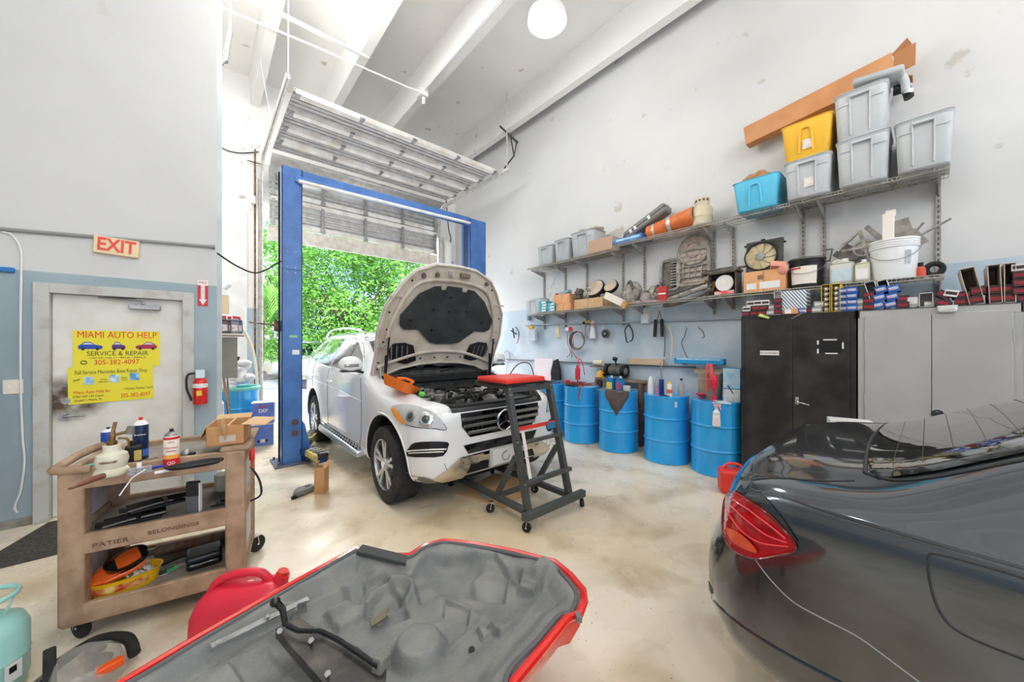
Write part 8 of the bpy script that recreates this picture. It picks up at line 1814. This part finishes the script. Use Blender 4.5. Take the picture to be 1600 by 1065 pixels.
MB().tr((-.008, -.0608, .11)).box(-.022, -.001, -.024, .022, .001, .024).build('yellow_label', mat('yellow_label_b', (230, 206, 60), rough=.5), t)
# posters
M_py = mat('poster_yellow', (238, 224, 48), rough=.45); M_pr = mat('poster_red', (226, 44, 32), rough=.5); M_pk = mat('poster_dark', (60, 66, 24), rough=.5)
YD_ = YW + .05
def poster(label, px0, px1, pyt, pyb):
 a = at(px0, pyt, y=YD_); b = at(px1, pyb, y=YD_)
 return a, b
x0 = at(114, 560, y=YD_).x; x1 = at(250, 560, y=YD_).x; W = x1 - x0
t = thing('upper_yellow_sign', 'yellow sign with three cars and red MIAMI AUTO HELP lettering, upper of the two', 'sign', (x0, YD_, 0)); zT, zM, zB = (at(180, v, y=YD_).z for v in (517, 573, 626)); k_ = (zT - zM) / .255; t.scale = (1, 1, k_); t.location.z = zT - 1.665 * k_
zt = 1.665; zb = 1.41
MB().box(0, -.008, zb, W, 0, zt).build('sign_sheet', M_py, t)
cx = W / 2
text('MIAMI AUTO HELP', .064, M_pr, t, (cx, -.009, zt - .030), sx=.98)
text('SERVICE & REPAIR', .045, M_pk, t, (cx, -.009, zb + .095), sx=1.13)
text('11901 SW 144th CT \u2022 BAY #1 \u2022 MIAMI, FL', .017, M_darktext, t, (cx, -.009, zb + .065), sx=1.25)
text('305-382-4097', .05, M_pr, t, (cx - .01, -.009, zb + .033), sx=1.05)
MB().tr((.065, -.009, zb + .036)).tube([(.018 * math.cos(q), 0, .011 * math.sin(q)) for q in [2 * PI * k / 20 for k in range(20)]], .003, 5, True).build('oval_mark', M_darktext, t)
for cxx, m_, mir in ((.105, mat('car_picture_blue', (30, 70, 180), rough=.5), 1), (cx, mat('car_picture_purple', (96, 54, 130), rough=.5), 1), (W - .095, mat('car_picture_crimson', (176, 30, 80), rough=.5), -1)):
 c = MB().tr((cxx, -.0085, zb + .128)); pr = [(-.07, .0), (.07, .0), (.078, .012), (.07, .024), (.03, .03), (.0, .05), (-.035, .05), (-.06, .03), (-.075, .022)]
 cc_ = c.prism([(x * mir * (.6 if cxx == cx else 1), z) for x, z in pr], -.002, 0, 'y').build('car_picture', m_, t)
 MB().tr((cxx, -.0112, zb + .128)).prism([(x * mir * (.6 if cxx == cx else 1), z) for x, z in [(-.05, .031), (-.03, .045), (-.002, .045), (.022, .031)]], -.0004, 0, 'y').build('car_window_picture', mat('pale_picture_glass', (200, 210, 226), rough=.4), cc_)
 for wx in (-.045, .045): MB().tr((cxx + wx * (.6 if cxx == cx else 1), -.0112, zb + .130)).cyl((0, 0, 0), (0, -.0006, 0), .011, n=14).build('wheel_picture', M_dark, cc_)
t = thing('lower_yellow_sign', 'yellow sign headed Full Service with blue panels, lower of the two on the door', 'sign', (x0, YD_ - .002, 0), rot=(0, R(-.8), 0)); k_ = (zM - zB + .01) / .215; t.scale = (1, 1, k_); t.location.z = zM + .004 - 1.405 * k_
zt = 1.405; zb = 1.19; W2 = W * .965; cx = W2 / 2
MB().box(0, -.007, zb, W2, -.001, zt).build('sign_sheet', M_py, t)
text('Full Service Mercedes Benz Repair Shop', .032, M_pk, t, (cx, -.008, zt - .032), sx=.9)
text('Free', .022, M_darktext, t, (.05, -.008, zt - .075), shear=.3, rot=(PI / 2, R(-20), 0))
text('10 Years\nExperience', .013, M_darktext, t, (.215, -.008, zt - .085)); text('Factory\nTrained', .013, M_darktext, t, (.35, -.008, zt - .08))
for k, (xx, zz) in enumerate(((.125, zt - .08), (.285, zt - .075), (.42, zt - .068))):
 o = MB().box(xx - .032, -.009, zz - .024, xx + .032, -.007, zz + .022).build('blue_panel', mat('sign_blue_panel', (70, 160, 216), (220, 236, 244), rough=.5, scale=18), t)
text('Miami Auto Help Inc', .027, M_pr, t, (.145, -.008, zb + .067), sx=1.0)
text('\u2022 Factory Trained Tech\'s', .021, M_darktext, t, (W2 - .105, -.008, zb + .072), shear=.3)
text('11901 SW 144 Court', .018, M_darktext, t, (.12, -.008, zb + .042), sx=1.2); text('Suite#1 \u2022 Miami, FL', .018, M_darktext, t, (.12, -.008, zb + .02), sx=1.2)
text('305-382-4097', .036, M_pr, t, (W2 - .125, -.008, zb + .03), sx=1.0)
# ---- corner behind the partition
YB = YF - .03
t = thing('oil_bottle_ledge', 'small beige ledge sticking out past the door wall, holding oil bottles', 'ledge', (.25, 5.66, 0)); zz = at(352, 521, y=5.66).z
MB().box(-.09, -.16, zz - .02, .14, .22, zz).build('ledge_board', M_ivory, t, bevel=.003); MB().tube([(-.08, -.161, zz - .03), (.13, -.161, zz - .03)], .008, 6).build('ledge_edge', MATS['brown_timber_leg'], t)
MB().box(-.14, .0, zz - .4, -.085, .04, zz).build('support', M_steel, t)
M_ob = mat('dark_oil_bottle', (96, 84, 86), rough=.4); M_ob2 = mat('grey_oil_bottle', (130, 134, 138), rough=.4)
for k, (x, y, m, rm, lb) in enumerate(((.19, 5.58, M_ob, M_redg, 'dark oil bottle with white label, leftmost on the ledge'), (.245, 5.68, M_ob, M_redg, 'dark oil bottle at the back of the ledge with red cap'), (.29, 5.58, M_ob2, M_redp, 'grey oil bottle with printed label in front on the ledge'), (.335, 5.66, mat('blue_oil_bottle', (70, 90, 130), rough=.4), M_redg, 'blue grey oil bottle, rightmost on the ledge'))):
 t = thing('oil_bottle', lb, 'bottle', (x, y, zz)); MB().tub(0, 0, 0, .15, (.085, .06), (.08, .055), .015).tub(0, 0, .15, .19, (.08, .055), (.03, .03), .01).build('bottle_body', m, t); MB().cyl((0, 0, .185), (0, 0, .215), .02, n=12).build('cap', rm, t); MB().box(-.028, -.032, .03, .03, -.029, .11).build('label_print', mat('white_grey_label', (226, 224, 222), (200, 150, 150), rough=.5, scale=30), t)
t = thing('grey_panel_box', 'grey brown electrical panel box behind the end of the door wall', 'panel box', (.22, 6.0, 0)); z0, z1 = at(345, 590, y=6).z, at(345, 526, y=6).z
MB().box(-.12, -.05, z0, .12, .10, z1).build('box_shell', mat('taupe_steel', (150, 146, 136), (136, 132, 122), rough=.5, scale=5), t, bevel=.006)
MB().bar((-.14, .12, 0), (-.14, .12, z1), .05).build('post', M_steel, t)
t = thing('corner_drum', 'blue steel drum full of rags beside the left door track', 'drum', (.43, 7.15, 0), group='blue steel drums along the wall')
for ch in d0.children: dup(ch, parent=t)
t['group'] = 'blue drum in the far left corner'
t.scale = (.92, .92, .95)
t = thing('rag_heap', 'heap of white rags and green plastic bag piled on the corner drum', 'rags', (.43, 7.15, .845))
M_rag = mat('white_rag_cloth', (232, 232, 230), (206, 208, 212), rough=.9, scale=7, bump=.5)
rd = random.Random(31); mb = MB()
for k in range(9): mb.ball((rd.uniform(-.14, .12), rd.uniform(-.12, .1), .05 + .045 * k), (rd.uniform(.08, .13), rd.uniform(.08, .12), rd.uniform(.05, .08)), 12, 8)
mb.build('white_rags', M_rag, t); MB().torus((0, 0, .02), .26, .025).build('green_bag_edge', mat('mint_bag', (120, 206, 180), rough=.4), t)
MB().bc(-.12, -.05, .42, .035, .035, .22, (.2, .3, 0)).bc(-.05, -.05, .40, .04, .04, .24, (-.1, .35, 0)).build('black_handles', M_dark, t, bevel=.008)
tag(MB().tube(cr_spline([(.42, 7.4, 1.95), (.52, 7.4, 1.75), (.62, 7.45, 1.5), (.68, 7.5, 1.1), (.70, 7.5, .6)], 6), .022, 8).build('cream_hose', mat('cream_hose_rubber', (226, 218, 196), rough=.5)), 'cream hose curving down the corner beside the rag heap', 'hose')
tag(MB().bar((.32, 6.15, .02), (.20, 6.75, 1.28), .16, .022, up=(0, 1, 1)).build('leaning_plank', mat('brown_plank', (162, 120, 92), (140, 100, 74), rough=.7, scale=4)), 'brown timber plank leaning in the corner behind the door wall', 'plank')
tag(MB().cyl((.30, 6.05, .01), (.235, 6.2, 1.25), .012, n=8).build('leaning_steel_rod', M_steel), 'thin steel rod leaning beside the brown plank', 'rod')
tag(MB().tr((.13, 6.4, 0)).tub(0, 0, 0, .75, (.20, .5), (.16, .4), .06).build('white_sack', M_rag), 'tall white sack behind the end of the door wall', 'sack')
q = at(372, 690, z=.0); t = thing('yellow_bucket', 'yellow bucket on the floor behind the cart\'s cardboard box', 'bucket', (.36, 6.35, 0)); MB().lathe([(.10, 0), (.13, .26), (.137, .262), (.137, .275), (.12, .275)], n=26).build('bucket_body', mat('ochre_bucket', (226, 180, 60), (200, 150, 40), rough=.5, scale=6), t); MB().torus((0, 0, .27), .13, .008).build('rim', mat('pale_rim', (220, 210, 170), rough=.5), t)
M_tin = mat('blue_violet_tin', (92, 120, 200), (108, 140, 214), rough=.4, scale=6)
def tin(label, loc, rz):
 t = thing('fluid_box', label, 'box', loc, rz=rz); MB().box(-.14, -.10, 0, .14, .10, .32).build('box_body', M_tin, t, bevel=.006); MB().box(-.15, -.11, .32, .15, .11, .33).build('pale_lid', M_white, t)
 MB().box(-.03, -.1015, .05, .03, -.10, .10).build('window_print', M_white, t)
 for x in (-.05, .05): MB().cyl((x, -.1012, .075), (x, -.104, .075), .02, n=12).build('dark_port', M_dark, t)
 return t
t = tin('blue box with DEF lettering, lower of two stacked near the left door track', (.70, 6.75, 0), R(-8))
t2 = dup(t, (.715, 6.76, .332), rz=R(-12), label='blue box with DEF lettering, upper of two stacked near the left door track')
for tt in (t2,):
 text('DEF', .07, M_whitetext, tt, (0, -.102, .20), depth=.001, bold=.001); text('BLUE', .05, M_redtext, tt, (0, -.102, .27), depth=.001, bold=.001)
t = thing('wall_outlet_box', 'small tan outlet and white phone mounted on the column behind the door wall', 'outlet', (.20, 5.9, at(341, 475, y=5.9).z)); MB().box(-.05, -.03, -.12, .05, .03, .12).build('outlet_shell', M_exit, t, bevel=.005); MB().cyl((0, -.04, .2), (.05, -.04, .26), .03, n=12).bar((-.06, 0, .12), (-.06, 0, .3), .02).build('white_fitting', M_white, t); MB().bar((-.06, .02, -.12), (-.06, .02, .3), .02).build('mount_strip', M_steel, t)
